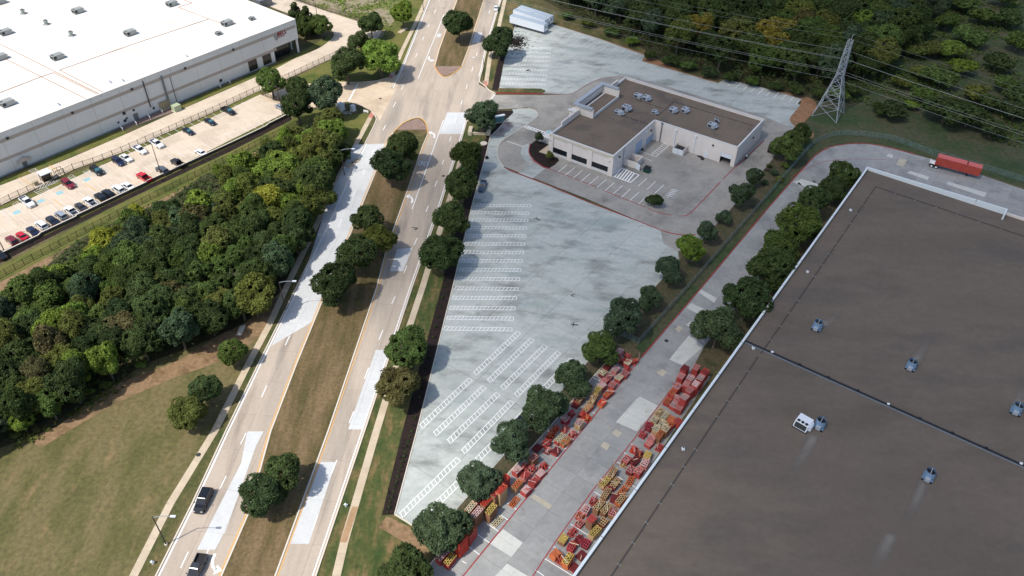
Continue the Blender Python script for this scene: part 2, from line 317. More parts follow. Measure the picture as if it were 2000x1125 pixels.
sheet('verge', [(1000, -10), (1100, 30), (1180, 55), (1260, 98), (1262, 115), (1080, 50), (1000, 20)], 'verge', 0.02)
sheet('bare_earth', smooth_px([(755, 1008), (800, 1030), (840, 1062), (825, 1090), (790, 1060), (740, 1030)], 3), 'dirt', 0.022)
sheet('planting_strip', [(845, 1048), (1030, 838), (1197, 653), (1327, 508), (1345, 487), (1440, 395), (1505, 310), (1545, 250), (1600, 285), (1590, 306), (1500, 407), (1370, 562), (1251, 700), (1205, 692), (1060, 850), (905, 1030), (840, 1105)], 'strip', 0.02)
sheet('grass_strip', [(1258, 690), (1376, 555), (1504, 400), (1590, 300), (1618, 283), (1575, 268), (1470, 420), (1345, 560), (1240, 680)], 'field', 0.026)
sheet('meadow', [(1560, 190), (1640, 170), (1740, 120), (1860, 0), (1900, -90), (2200, -90), (2250, 480), (2000, 368), (1850, 315), (1720, 282), (1670, 278), (1600, 290), (1570, 262), (1580, 230)], 'field', 0.012)
sheet('orange_earth', smooth_px([(1415, 153), (1480, 170), (1560, 186), (1590, 196), (1594, 215), (1570, 240), (1590, 262), (1580, 270), (1556, 256), (1540, 236), (1545, 222), (1560, 206), (1562, 194), (1500, 178), (1415, 153)], 2)[:-1], 'orangedirt', 0.03)
sheet('orange_earth', [(1085, 48), (1180, 78), (1262, 106), (1330, 140), (1400, 160), (1402, 166), (1326, 146), (1252, 122), (1080, 54)], 'orangedirt', 0.03)
sheet('grove_floor', [(1040, -80), (1060, 0), (1180, 62), (1290, 118), (1400, 152), (1560, 186), (1640, 190), (1720, 190), (1760, 110), (1870, 10), (1900, -80)], 'floor', 0.008)
# ---- roads
LEDGE = [(240, 1260), (305, 1125), (375, 985), (441, 843), (509, 703), (579, 562), (645, 425), (690, 326), (713, 281)]
LEDGE2 = [(765, 172), (782, 137), (809, 70), (837, 0), (862, -70)]
REDGE = [(572, 1260), (617, 1125), (712, 843), (805, 562), (860, 403), (899, 281), (911, 240)]
REDGE2 = [(938, 150), (942, 137), (952, 90), (966, 42), (979, 0), (997, -70)]
road_px = LEDGE+[(738, 228), (733, 222), (757, 152)]+LEDGE2+REDGE2[::-1]+[(935, 165), (948, 172), (968, 184), (966, 212), (925, 226)]+REDGE[::-1]
road = MB(); road.prism(GP(road_px), 0.0, 0.035); road = tag(road.obj('road', M['joint']), None, None, None, 'structure')
slabs(road, road_px, 'road', 5.9, 4.15, 9.2, (305, 1125), 0.036, 0.07, 0.016)
# tan driveway on the left of the crossing and the access road of the white building
DRV = [(700, 205), (722, 215), (733, 224), (742, 236), (790, 142), (757, 151), (737, 157), (707, 160), (650, 160), (597, 164), (560, 172), (500, 190), (553, 205), (575, 217), (640, 206), (678, 199)]
drive = MB(); drive.prism(GP(DRV), 0.0, 0.072); drive = tag(drive.obj('driveway', M['joint']), None, None, None, 'structure')
slabs(drive, DRV, 'roadtan', 35, 5, 5, (700, 205), 0.073, 0.084, 0.016)
line(drive, [(699, 164), (681, 198)], 0.5, 'white', 0.092, 'stop_line')
# white replacement slabs in the carriageways
PATCHES = [[(640, 395), (692, 283), (752, 281), (726, 353), (684, 456), (630, 588), (617, 625), (530, 676), (558, 617), (600, 520)],
           [(471, 905), (483, 843), (515, 843), (500, 872), (440, 1040), (420, 1074), (385, 1074), (430, 985)],
           [(566, 1062), (627, 903), (656, 903), (603, 1063)], [(734, 684), (762, 684), (709, 839), (680, 839)],
           [(776, 487), (806, 484), (787, 530), (761, 530)], [(873, 220), (912, 220), (905, 262), (858, 262)], [(929, 64), (942, 64), (936, 84), (921, 84)], [(855, 66), (863, 66), (860, 73), (852, 73)]]
for i, p in enumerate(PATCHES): slabs(road, p, 'patch', 5.9, 4.15, 9.2, (305, 1125), 0.0705, 0.0775, 0.012, name='replacement_slab')
# ---- road markings
def edge_line(pts, off, w, m):               # painted line parallel to an edge
    P = GP(pts); out = []
    for i, p in enumerate(P):
        d = (P[min(i+1, len(P)-1)]-P[max(i-1, 0)]).normalized(); out.append(p+Vector((d.y, -d.x, 0))*off)
    return line(road, out, w, m, 0.086, 'edge_line', True)
for p in (LEDGE, LEDGE2): edge_line(p, 0.5, 0.3, 'white')
for p in (REDGE, REDGE2): edge_line(p, -0.55, 0.22, 'white')
MEDL = [(367, 1260), (433, 1125), (484, 1007), (529, 843), (580, 710), (630, 588), (685, 456), (727, 353), (755, 281), (768, 259)]
MEDR = [(487, 1260), (538, 1125), (641, 843), (736, 562), (755, 487), (797, 370), (826, 285), (836, 262)]
UML = [(849, 130), (858, 97), (876, 46), (893, 0), (920, -70)]; UMR = [(902, 130), (915, 95), (930, 47), (945, 0), (966, -70)]
edge_line(MEDL, -0.42, 0.24, 'yellow'); edge_line(MEDR, 0.42, 0.24, 'yellow'); edge_line(UML, -0.35, 0.2, 'yellow'); edge_line(UMR, 0.35, 0.2, 'yellow')
for a, b in [((511, 776), (521, 754)), ((353, 1110), (368, 1078)), ((740, 664), (748, 645)), ((765, 594), (772, 579)), ((712, 740), (720, 719)), ((682, 827), (691, 804)), ((789, 534), (795, 519)), ((809, 479), (815, 465)), ((832, 414), (837, 402)), ((849, 365), (854, 353)), ((863, 322), (867, 312)), ((878, 277), (881, 267)), ((887, 240), (891, 230)), ((900, 205), (903, 196)), ((910, 174), (913, 165)), ((921, 140), (924, 131)), ((930, 110), (932, 103)), ((955, 27), (957, 20)), ((966, -6), (968, -12)), ((648, 925), (658, 899)), ((610, 1037), (621, 1006)), ((557, 675), (566, 656)), ((608, 560), (616, 543)), ((660, 445), (668, 428)), ((688, 386), (694, 373)), ((708, 342), (713, 331)), ((726, 302), (731, 291)), ((748, 255), (753, 245)), ((768, 210), (773, 199)), ((784, 176), (788, 167)), ((812, 112), (815, 104)), ((825, 79), (828, 72)), ((836, 54), (839, 47)), ((848, 26), (851, 19)), ((858, 2), (861, -5)), ((430, 955), (442, 930)), ((470, 868), (481, 846))]:
    line(road, [a, b], 0.2, 'white', 0.0875, 'lane_dash')
for p, wd in (([(817, 153), (867, 29)], 0.22), ([(850, 281), (866, 235)], 0.22), ([(805, 409), (850, 281)], 0.22), ([(407, 1074), (425, 1045)], 0.22), ([(377, 1170), (407, 1074)], 0.22)): line(road, p, wd, 'white', 0.0875)
line(road, [(966, 185), (947, 210)], 0.5, 'wornwhite', 0.0875, 'stop_line')
for p, wd, q in (([(735, 278), (750, 280)], .1, 0),): pass
def arrow(px, py, az, size, flip=1):
    b = MB(); o = G(px, py); f = azv(az)*size; s = azv(az-90*flip)*size
    P = lambda a, c: o+s*a+f*c+Vector((0, 0, 0.088))
    arc = [(-.1, -1.1), (-.08, -.5), (0.08, 0.0), (.36, .34), (.62, .46)]
    for (a0, c0), (a1, c1) in zip(arc, arc[1:]): b.face([P(a0-.14, c0+.04), P(a0+.12, c0-.06), P(a1+.1, c1-.12), P(a1-.1, c1+.12)] if a1 > .3 else [P(a0-.14, c0), P(a0+.14, c0), P(a1+.14, c1), P(a1-.14, c1)])
    b.face([P(.55, .95), P(.55, -.05), P(1.25, .45)]); return b.obj('turn_arrow', M['white'], road)
arrow(413, 1103, 186, 1.9, 1); arrow(849, 263, 6, 2.0, 1); arrow(806, 388, 6, 2.0, 1); arrow(837, 116, 186, 2.0, 1); arrow(871, 32, 186, 2.0, 1)
def text_mesh(name, curve, parent):
    o = bpy.data.objects.new('lettering_source', curve); me = bpy.data.meshes.new_from_object(o); bpy.data.objects.remove(o)
    me.name = name; return put(name, me, parent)
tc = bpy.data.curves.new('road_lettering', 'FONT'); tc.body = 'ONLY'; tc.align_x = 'CENTER'; tc.align_y = 'CENTER'; tc.size = 1.0; tc.offset = 0.012; tc.materials.append(M['white'])
to = text_mesh('road_lettering', tc, road); to.location = G(827, 320)+Vector((0, 0, .088)); to.rotation_euler = (0, 0, R(-5.9)); to.scale = (1.15, 3.6, 1)
# ---- kerbs of the road
for p in (LEDGE, LEDGE2, REDGE, REDGE2): kerb(road, p, 'kerb', 0.28, 0.2)
kerb(road, smooth_px([(911, 240), (909, 230), (917, 224), (940, 221), (966, 216)]), 'kerb', 0.3, 0.2)
kerb(road, smooth_px([(938, 150), (937, 160), (945, 166), (955, 176), (968, 183)]), 'kerb', 0.3, 0.2)
kerb(road, smooth_px([(713, 281), (733, 240), (734, 229), (726, 219)]), 'kerb', 0.3, 0.2); kerb(road, smooth_px([(765, 172), (755, 155), (737, 158), (707, 161)]), 'kerb', 0.3, 0.2)
# ---- medians
def median(px, mat, nose, label):
    b = MB(); b.prism(GP(px), 0.02, 0.15); o = tag(b.obj('median_island', M[mat]), label, None, None, 'structure')
    kerb(o, px, 'kerb', 0.3, 0.21, 0.02, closed=True)
    b = MB(); b.prism(GP(nose), 0.15, 0.175); b.obj('brick_nose', M['brickpave'], o); return o
nose1 = smooth_px([(768, 259), (785, 243), (800, 235), (814, 231), (824, 233), (832, 243), (836, 262)], 4)
med = median(MEDL[:-1]+nose1+MEDR[::-1][1:], 'median', smooth_px([(774, 254), (788, 243), (801, 237), (814, 233), (822, 235), (830, 244), (834, 254)], 3), None)
nose2 = smooth_px([(849, 130), (856, 142), (868, 151), (886, 144), (902, 130)], 4)
median(UML[::-1][:-1]+nose2+UMR[1:], 'median', smooth_px([(851, 130), (857, 141), (868, 149), (886, 142), (900, 130)], 3), None)
kerb(med, nose1, 'yellow', 0.34, 0.215, 0.02, 'yellow_kerb'); kerb(med, nose2, 'yellow', 0.34, 0.215, 0.02, 'yellow_kerb')
b = MB(); b.prism(GP([(776, 262), (834, 262), (800, 345), (765, 330), (760, 285)]), 0.15, 0.158); b.obj('green_turf', M['verge'], med)
# ---- sidewalks
def walk(px, wd, L=1.6, mat='walk', lab=None):
    P = GP(px); par = None; base = MB(); ribbon(base, P, wd*0.9, 0.04); par = tag(base.obj('sidewalk', M['joint']), lab, None, None, 'structure')
    me = {}; k = 0
    for a, c in zip(P, P[1:]):
        d = c-a; n = max(1, round(d.length/L)); s = d.length/n; an = math.atan2(d.y, d.x); key = round(s, 3)
        bb = MB(); bb.box(-s/2+.012, s/2-.012, -wd/2, wd/2, 0.0, 0.075); m = bb.mesh('paving_slab', M[mat])
        for i in range(n):
            o = put('paving_slab', m, par); p = a+d*((i+.5)/n); o.location = (p.x, p.y, 0); o.rotation_euler = (0, 0, an); k += 1
    return par
walk([(195, 1260), (261, 1125), (332, 985), (419, 843), (491, 700), (525, 637), (560, 560), (600, 478), (662, 345), (690, 292), (724, 228)], 1.5, 2.4)
walk([(764, 150), (785, 100), (812, 45), (832, 0), (860, -70)], 1.5, 2.4)
walk([(612, 1260), (657, 1125), (672, 1060), (735, 843), (752, 787), (800, 637), (825, 562), (850, 480), (890, 350), (905, 290)], 1.5, 2.4)
walk([(949, 166), (957, 110), (972, 62), (986, 0), (1004, -70)], 1.5, 2.4)
sheet('sidewalk_stain', [(688, 990), (700, 990), (677, 1060), (664, 1060)], 'walkbrown', 0.082)
for q in ([(719, 229), (724, 220), (732, 222), (727, 231)], [(757, 153), (761, 146), (769, 147), (766, 153)], [(944, 168), (946, 159), (952, 159), (951, 170)]): sheet('tactile_paving', q, 'tactile', 0.088)
b = MB(); b.prism(GP([(462, 655), (469, 638), (480, 636), (472, 655)]), 0, 0.25); tag(b.obj('concrete_pad', M['kerb']), 'pale rectangular concrete pad on bare soil beside the wood', 'slab')
# ---- grey drive round the small building, white truck lots, alley
GRAY = [(925, 226), (966, 186), (1066, 186), (1110, 184), (1165, 150), (1228, 140), (1500, 225), (1552, 250), (1535, 268), (1508, 312), (1440, 395), (1400, 438), (1362, 478), (1345, 487), (1322, 492), (1280, 480), (1282, 447), (1150, 390), (975, 322), (960, 300), (965, 278), (1040, 232), (1030, 210), (1010, 212), (966, 214)]
gray = MB(); gray.prism(GP(GRAY), 0, 0.072); gray = tag(gray.obj('forecourt', M['joint']), None, None, None, 'structure')
slabs(gray, GRAY, 'gray', 36, 6.2, 6.2, (1194, 344), 0.0725, 0.080, 0.014)
LOT = smooth_px([(771, 1005), (808, 1028), (846, 1048)], 2)+[(1030, 838), (1197, 653), (1327, 508), (1324, 492), (1296, 477), (1293, 464), (1290, 450), (1250, 434), (1150, 396), (1079, 366)]+smooth_px([(1000, 336), (984, 327), (974, 312), (971, 298), (974, 284), (984, 273), (1010, 255), (1040, 236), (1050, 226), (1045, 217), (1030, 213), (1010, 213.5), (1000, 214)], 3)+[(1003, 219), (990, 233), (972, 254), (957, 268), (950, 300), (936, 350), (922, 401), (884, 562), (814, 843)]
lot = MB(); lot.prism(GP(LOT), 0, 0.083); lot = tag(lot.obj('truck_lot', M['joint']), None, None, None, 'structure')
slabs(lot, LOT, 'lot', 36, 10.6, 12.4, (1100, 490), 0.084, 0.1, 0.025)
UPLOT = [(975, 172), (985, 118), (1003, 60), (1008, 40), (1080, 48), (1170, 76), (1260, 109), (1254, 120), (1327, 141), (1402, 163), (1416, 155), (1490, 172), (1563, 193), (1558, 203), (1563, 206)]+smooth_px([(1546, 226), (1542, 233), (1545, 240), (1552, 247)], 3)+[(1547, 251), (1496, 229), (1300, 168), (1228, 148)]+smooth_px([(1222, 151), (1195, 151), (1168, 156), (1140, 170), (1122, 181), (1108, 184), (1066, 184)], 3)
up_lot = MB(); up_lot.prism(GP(UPLOT), 0, 0.083); up_lot = tag(up_lot.obj('truck_lot', M['joint']), None, None, None, 'structure')
slabs(up_lot, UPLOT, 'lot', 36, 12.4, 14.0, (1100, 490), 0.084, 0.1, 0.03)
b = MB(); b.prism(GP([(973, 173), (1056, 174), (1064, 177), (1065, 180.5), (1058, 182), (972, 181)]), 0.0, 0.2); isl = tag(b.obj('grass_island', M['verge']), None, None, None, 'structure')
kerb(isl, [(968, 182.5), (1062, 183.5)], 'red', 0.35, 0.24, 0, 'red_kerb')
kerb(gray, smooth_px([(1064, 183.6), (1108, 184.3), (1122, 181), (1140, 170), (1168, 156), (1195, 151), (1222, 150.5)], 4), 'brown' if False else 'red', 0.12, 0.16, 0, 'red_kerb')
kerb(gray, [(987, 329), (1079, 366), (1150, 396), (1250, 434), (1290, 450)]+smooth_px([(1290, 450), (1310, 456), (1335, 459.5), (1359, 459)], 3), 'red', 0.22, 0.19, 0, 'red_kerb')
kerb(gray, smooth_px([(1010, 256), (984, 273), (974, 284), (971, 298), (974, 312), (984, 327)], 4), 'kerb', 0.2, 0.19)
kerb(gray, smooth_px([(1010, 213.5), (1030, 213), (1045, 217), (1050, 226), (1040, 236), (1010, 256)], 4), 'kerb', 0.2, 0.19)
# red fire-lane lines painted on the forecourt
line(gray, [(1036, 312), (1070, 329), (1150, 360), (1166, 367)], 0.28, 'red', 0.093, 'fire_lane_line'); line(gray, [(1178, 372), (1260, 405)], 0.28, 'red', 0.093, 'fire_lane_line')
line(gray, smooth_px([(1266, 408), (1285, 415), (1312, 421)], 3), 0.28, 'red', 0.093, 'fire_lane_line'); line(gray, smooth_px([(1326, 422), (1337, 422), (1347, 417), (1362, 403), (1407, 356)], 3), 0.28, 'red', 0.093, 'fire_lane_line'); line(gray, [(1412, 350.5), (1436, 326)], 0.28, 'red', 0.093, 'fire_lane_line'); line(gray, [(1437, 326.5), (1492, 276)], 0.3, 'red', 0.093, 'fire_lane_line')
# bays by the building
for (x0, y0), (x1, y1) in zip(((360, 222), (415, 247), (478, 270), (538, 295), (600, 320), (663, 342), (727, 367), (790, 393), (855, 420), (920, 445), (988, 472)), ((430, 165), (490, 187), (550, 208), (612, 232), (676, 255), (737, 280), (800, 303), (862, 328), (926, 352), (991, 380), (1057, 407))):
    line(gray, [(1000+x0/4, 281+y0/4), (1000+x1/4, 281+y1/4)], 0.16, 'white', 0.094, 'bay_line')
for (x0, y0), (x1, y1) in (((985, 333), (1055, 270)), ((1052, 360), (1123, 294)), ((1117, 387), (1187, 321))): line(gray, [(1000+x0/4, 281+y0/4), (1000+x1/4, 281+y1/4)], 0.16, 'white', 0.094, 'bay_line')
def hatch(parent, quad, n, wd, mat='white', z=0.094, border=True, a0=0.0, skew=0.0):
    """hatched box between two sides quad[0]-quad[1] and quad[3]-quad[2]"""
    A, B, C_, D = GP(quad); bb = MB()
    if border: ribbon(bb, [A, B, C_, D], wd, z, True)
    for i in range(1, n):
        t = i/n; t2 = min(1, max(0, t+skew)); p, q = A.lerp(B, t), D.lerp(C_, t2); ribbon(bb, [p, q], wd, z+.001)
    return bb.obj('hatched_marking', M[mat], parent)
hatch(gray, [(1195, 344), (1231, 357), (1248, 342.5), (1214, 328)], 7, 0.42, skew=-0.12)
hatch(gray, [(1296, 384), (1308, 389), (1326, 371.5), (1314, 367)], 2, 0.14); hatch(gray, [(1296, 384), (1314, 367), (1326, 371.5), (1308, 389)], 6, 0.2, skew=.1)
hatch(gray, [(1272, 302), (1299, 278), (1307, 284), (1281, 307)], 9, 0.2, skew=.06)
line(gray, [(1251, 296), (1280, 306.5)], 0.14, 'white', 0.094, 'bay_line'); line(gray, [(1245, 303), (1273, 315)], 0.14, 'white', 0.094, 'bay_line')
hatch(gray, [(1023, 248.5), (1061, 262), (1064, 258), (1028, 246)], 7, 0.4, border=True, skew=.06); hatch(gray, [(1057, 265), (1072, 271), (1084, 261), (1070, 256)], 5, 0.4)
sheet('blue_bay', [(1066, 259), (1074, 254), (1078, 256), (1070, 262)], 'blue', 0.098, 'structure', None)
line(gray, [(990, 276), (1024, 287.5)], 0.4, 'wornwhite', 0.094, 'stop_line')
for q in ([(1028, 290), (1020, 300), (1024, 312), (1040, 322), (1060, 330), (1040, 345), (1020, 338), (1016, 320)], [(1000, 300), (974, 301), (985, 328), (990, 328)]): pass
slabs(gray, [(1012, 338), (1036, 318), (1065, 330), (1040, 349)], 'lot', 36, 7, 7, (1194, 344), 0.0805, 0.088, 0.02, name='replacement_slab')
slabs(gray, smooth_px([(1033, 280), (1022, 285), (1017, 298), (1022, 310), (1036, 318), (1044, 312), (1034, 300), (1034, 288)], 2), 'lot', 36, 7, 7, (1194, 344), 0.0805, 0.088, 0.02, name='replacement_slab')
# ladder stall markings in the truck lots
def ladder(parent, a, c, gap, n, slant=0.6, z=0.106, cap=True):
    A, B = G(*a), G(*c); d = B-A; L = d.length; d.normalize(); q = Vector((-d.y, d.x, 0))*gap/2; bb = MB()
    ribbon(bb, [A-q, B-q], .13, z); ribbon(bb, [A+q, B+q], .13, z)
    for i in range(n+1):
        p = A+d*(L*i/n); e = d*slant
        if i == n and cap: e = d*0
        ribbon(bb, [p-q-e*.5, p+q+e*.5], .13, z+.001)
    return bb.obj('ladder_marking', M['white'], parent)
for i, (x0, y0, x1, y1) in enumerate([(925, 401.5, 1036, 402), (921, 416, 1033, 417), (917, 430, 1031, 431), (914, 445, 1029, 446), (911, 461, 1027, 461), (908, 477, 1024.5, 477), (904, 493, 1022.5, 494), (901, 510, 1020, 510), (898, 527, 1017.5, 528), (893, 544.5, 1015, 546), (889, 563.5, 1012, 565), (884, 582, 1009, 583), (879, 601.5, 1006, 603), (873, 621, 1003, 623), (867, 642, 1000, 644)]): ladder(lot, (x0, y0), (x1, y1), 1.15, 17)
for i, (y, xr) in enumerate([(95, 1075), (104, 1074), (112, 1073), (120, 1072), (129, 1071), (137.5, 1069), (147, 1067.5), (156.5, 1066), (165.5, 1064.5)]): ladder(up_lot, (1003-(y-95)*.37, y-2.6), (xr, y), 1.15, 14)
for i, (a, c) in enumerate([((928, 730), (1013, 650)), ((955, 745), (1039, 663)), ((981, 759), (1065, 676)), ((1008, 773), (1091, 688.5)), ((1036, 787), (1118, 702)), ((823, 833), (919, 741)), ((850, 848), (946, 756)), ((877, 863), (973, 769.5)), ((905, 883), (1000, 785)), ((932, 899), (1028, 802)), ((784, 1007), (895, 897)), ((815, 1022), (925, 914))]): ladder(lot, a, c, 1.15, 17, 0.5)
for i in range(11):
    a = G(1093+i*15.9, 56+i*5.3); d = G(1082, 61)-G(1092, 55); line(up_lot, [a, a+d.normalized()*6.5], .16, 'wornwhite', .106, 'bay_line', True)
for i in range(10):
    x, y = 1433+i*14.7, 158+i*3.9; a = G(x, y); d = G(1421, 168.5)-G(1433, 158); line(up_lot, [a, a+d*0.95], .18, 'white', .106, 'bay_line', True)
# mulch beds
def bed(px, lab=None, z=0.12):
    b = MB(); b.prism(GP(px), 0, z); return tag(b.obj('mulch_bed', M['mulch']), lab, None, None, 'structure')
LB = [(746, 1006), (771, 1005), (814, 843), (884, 562), (922, 401), (936, 350), (950, 300), (957, 268), (972, 254), (990, 233), (975, 231), (955, 258), (935, 300), (915, 360), (893, 443), (862, 562), (786, 843)]
mb = bed(LB); kerb(mb, [(771, 1005), (814, 843), (884, 562), (922, 401), (936, 350), (950, 300), (957, 268), (972, 254), (990, 233)], 'kerb', 0.2, 0.22); kerb(mb, smooth_px([(771, 1005), (808, 1028), (846, 1048)], 2), 'kerb', .25, .2)
bed([(961, 175), (973, 178), (985, 115), (1002, 58), (994, 58), (973, 118)]); bed([(967, 217), (1000, 217), (1003, 220), (990, 233), (967, 226)])
mb2 = bed(smooth_px([(1045.6, 275), (1072, 283), (1052, 297), (1082, 306), (1092, 314), (1073, 329), (1060, 325), (1042, 311), (1034, 297), (1036, 283)], 2)); kerb(mb2, smooth_px([(1036, 281), (1033, 297), (1041, 312), (1060, 326), (1073, 330)], 3), 'red', 0.25, 0.24, 0, 'red_kerb')
sheet('paved_walk', [(1052, 297.5), (1071, 284), (1084, 288), (1082, 305)], 'walk', 0.15)
# tan concrete and tyre dirt
sheet('dirt_stain', smooth_px([(956, 268), (970, 240), (985, 236), (1004, 239), (1006, 243), (985, 256), (968, 272)], 2), 'dirt', 0.1045) if False else None
b = MB(); b.prism(GP(smooth_px([(959, 264), (972, 244), (986, 237), (1003, 241), (1000, 248), (985, 262), (970, 268)], 3)), .101, .1035); tag(b.obj('mud_stain', noisy('thin_mud', [col(128, 114, 108), col(176, 170, 164)], 0.35, fine=(1.2, .12))), None, None, None, 'structure')
# alley of the big warehouse
ALLEY = [(790, 1165), (842, 1101), (905, 1029), (992, 926), (1061, 849), (1159, 736), (1198, 692), (1247, 703), (1256, 697), (1370, 562), (1500, 407), (1590, 306)]+smooth_px([(1590, 306), (1620, 288), (1670, 281), (1720, 285), (1790, 303)], 3)[1:]+[(1850, 319), (2000, 371), (2150, 425), (2150, 520), (1700, 345), (1665, 335), (1615, 395), (1480, 545), (1375, 677), (1345, 735), (1388, 735), (1100, 1165)]
alley = MB(); alley.prism(GP(ALLEY), 0, 0.05); alley = tag(alley.obj('alley', M['joint']), None, None, None, 'structure')
slabs(alley, ALLEY, 'alley', 35.1, 4.9, 4.9, (1000, 1007), 0.051, 0.07, 0.018)
for q, m in (([(1203, 825), (1248, 774), (1285, 793), (1244, 843)], 'alleylight'), ([(1306, 702), (1345, 656), (1375, 676), (1332, 714)], 'alleylight'),
             ([(955, 1061), (983, 1034), (1022, 1061), (1000, 1089)], 'alleylight'), ([(967, 1125), (990, 1101), (1035, 1128), (1010, 1160), (935, 1160)], 'alleylight'), ([(1364, 571), (1370, 566), (1400, 583), (1395, 592)], 'alleylight'), ([(1341, 602), (1350, 592), (1381, 607), (1372, 618)], 'alleylight'), ([(1318, 643), (1326, 636), (1334, 641), (1326, 649)], 'alleytan'), ([(1340, 635), (1348, 628), (1362, 634), (1354, 640)], 'alleylight'),
             ([(1282, 728), (1292, 721), (1303, 727), (1294, 736)], 'alleytan'), ([(1171, 870), (1178, 862), (1192, 869), (1185, 880)], 'alleytan'), ([(1115, 910), (1138, 882), (1153, 891), (1132, 920)], 'alley'), ([(1036, 971), (1044, 965), (1079, 988), (1073, 995)], 'alleytan'), ([(1195, 846), (1203, 839), (1215, 846), (1207, 855)], 'alleytan'), ([(1548, 356), (1566, 350), (1607, 363), (1599, 374)], 'alleylight'), ([(1772, 338), (1778, 334), (1815, 346), (1811, 352)], 'alleylight'), ([(1848, 360), (1852, 355), (1927, 377), (1922, 385)], 'alleylight'), ([(1731, 306), (1736, 300), (1745, 303), (1742, 309)], 'alleylight'), ([(1750, 322), (1757, 309), (1772, 313), (1764, 327)], 'alleytan'), ([(1560, 356), (1515, 420), (1560, 445), (1600, 395)], 'alley')):
    slabs(alley, q, m, 35.1, 4.9, 4.9, (1000, 1007), 0.0705, 0.077, 0.012, name='replacement_slab')
line(alley, [(848, 1195), (924.6, 1101), (1000, 1008), (1135, 843), (1251, 700)], 0.24, 'red', 0.083, 'fire_lane_line')
kerb(alley, [(1253, 698), (1370, 562), (1500, 407), (1556, 343), (1590, 306)]+smooth_px([(1590, 306), (1620, 288), (1670, 281), (1720, 285), (1790, 303)], 3)[1:], 'red', 0.26, 0.2, 0, 'red_kerb')
kerb(alley, [(840, 1103), (905, 1029), (992, 926), (1061, 849), (1159, 736), (1198, 692)], 'kerb', 0.2, 0.18)
line(alley, smooth_px([(1545, 346), (1565, 335), (1600, 319), (1640, 312), (1680, 311), (1730, 312)], 3), 0.15, 'red', 0.083, 'fire_lane_line')
line(alley, [(1038, 1130), (1063, 1091), (1085, 1058), (1116, 1015), (1160, 955), (1205, 900), (1235, 862), (1300, 775), (1345, 715)], 0.2, 'red', 0.083, 'fire_lane_line')
for k in range(17):                           # bay lines both sides
    t = k/16; a = G(904+ (1251-904)*0, 1125)
for a, c in [((830+690/8, 960+870/8), (830+855/8, 960+990/8)), ((830+800/8, 960+660/8), (830+1010/8, 960+805/8)), ((830+940/8, 960+485/8), (830+1150/8, 960+625/8)), ((830+1180/8, 960+370/8), (830+1300/8, 960+450/8)), ((830+1290/8, 960+185/8), (830+1430/8, 960+285/8)), ((830+1450/8, 960+35/8), (830+1570/8, 960+115/8)), ((950+490/8, 840+990/8), (950+615/8, 840+1075/8)), ((950+700/8, 840+880/8), (950+750/8, 840+910/8)), ((950+960/8, 840+575/8), (950+1005/8, 840+600/8)), ((950+870/8, 840+290/8), (950+1130/8, 840+450/8)), ((950+1040/8, 840+180/8), (950+1250/8, 840+300/8)), ((950+1300/8, 840+120/8), (950+1370/8, 840+160/8)), ((1030+1010/8, 720+680/8), (1030+1065/8, 720+710/8)), ((1030+1030/8, 720+150/8), (1030+1120/8, 720+190/8)), ((1159, 738), (1172, 744)), ((902, 1096), (911, 1101)), ((1030+910/8, 720+820/8), (1030+960/8, 720+845/8)),
             ((1063, 1091), (1118, 1125)), ((1114, 1024), (1151, 1047)), ((1161, 961), (1190, 979)), ((1205, 903), (1224, 914)), ((1218, 884.5), (1223, 887)), ((1231.5, 867), (1237, 869)), ((1202, 928), (1217, 938)), ((1228, 944), (1240, 952)), ((1046, 1114), (1062, 1125)), ((1081, 1068), (1085, 1070))]:
    A, B = G(*a), G(*c); line(alley, [A, B], .14, 'white', .083, 'bay_line', True)
sheet('planting_strip', [(1388, 737), (1347, 732), (1376, 676), (1481, 545), (1616, 395), (1665, 333), (1700, 330)], 'strip', 0.06)
# ---- car park of the left warehouse
BDRV = [(-120, 415), (0, 363), (140, 308), (247, 262), (327, 226), (440, 177), (504, 149), (528, 140), (575, 115)]+smooth_px([(575, 115), (620, 96), (647, 77), (652, 66), (640, 54), (600, 40)], 3)[1:]+[(540, 18), (470, -10), (430, -60), (560, -40), (575, -2), (640, 23), (704, 44), (745, 62), (735, 82), (687, 97), (612, 131), (556, 156), (508, 177), (417, 219), (239, 298), (144, 331), (56, 375), (0, 402), (-120, 455)]
bd = MB(); bd.prism(GP(BDRV), 0, 0.05); bd = tag(bd.obj('service_road', M['joint']), None, None, None, 'structure'); slabs(bd, BDRV, 'bell', 40, 5.2, 6.5, (484, 145), 0.051, 0.07, 0.016)
BLOT = [(-110, 460), (0, 412), (60, 388), (181, 331), (398, 237), (510, 184), (553, 201), (572, 214), (560, 219), (340, 329), (181, 405), (120, 435), (40, 474), (0, 493), (-110, 548)]
blot = MB(); blot.prism(GP(BLOT), 0, 0.05); blot = tag(blot.obj('car_park', M['joint']), None, None, None, 'structure'); slabs(blot, BLOT, 'bell', 42.4, 5.2, 5.2, (483, 242), 0.051, 0.07, 0.016)
sheet('grass_strip', [(-110, 452), (0, 404), (60, 380), (181, 324), (398, 230), (512, 175), (512, 183), (398, 236), (181, 330), (60, 387), (0, 411), (-110, 459)], 'bellgrass', 0.04)
sheet('grass_strip', [(-110, 556), (0, 497), (60, 466), (181, 406), (340, 330), (560, 220), (566, 226), (480, 272), (207, 401), (0, 504), (-110, 560)], 'bellgrass', 0.045)
sheet('grass_strip', [(-110, 560), (0, 520), (207, 412), (480, 280), (566, 234), (640, 206), (600, 246), (232, 430), (48, 526), (-110, 605)], 'bellgrass', 0.02)
sheet('bare_earth', [(-110, 610), (48, 526), (232, 428), (420, 330), (590, 246), (600, 250), (500, 310), (330, 395), (230, 440), (60, 545), (-110, 640)], 'dirt', 0.016)
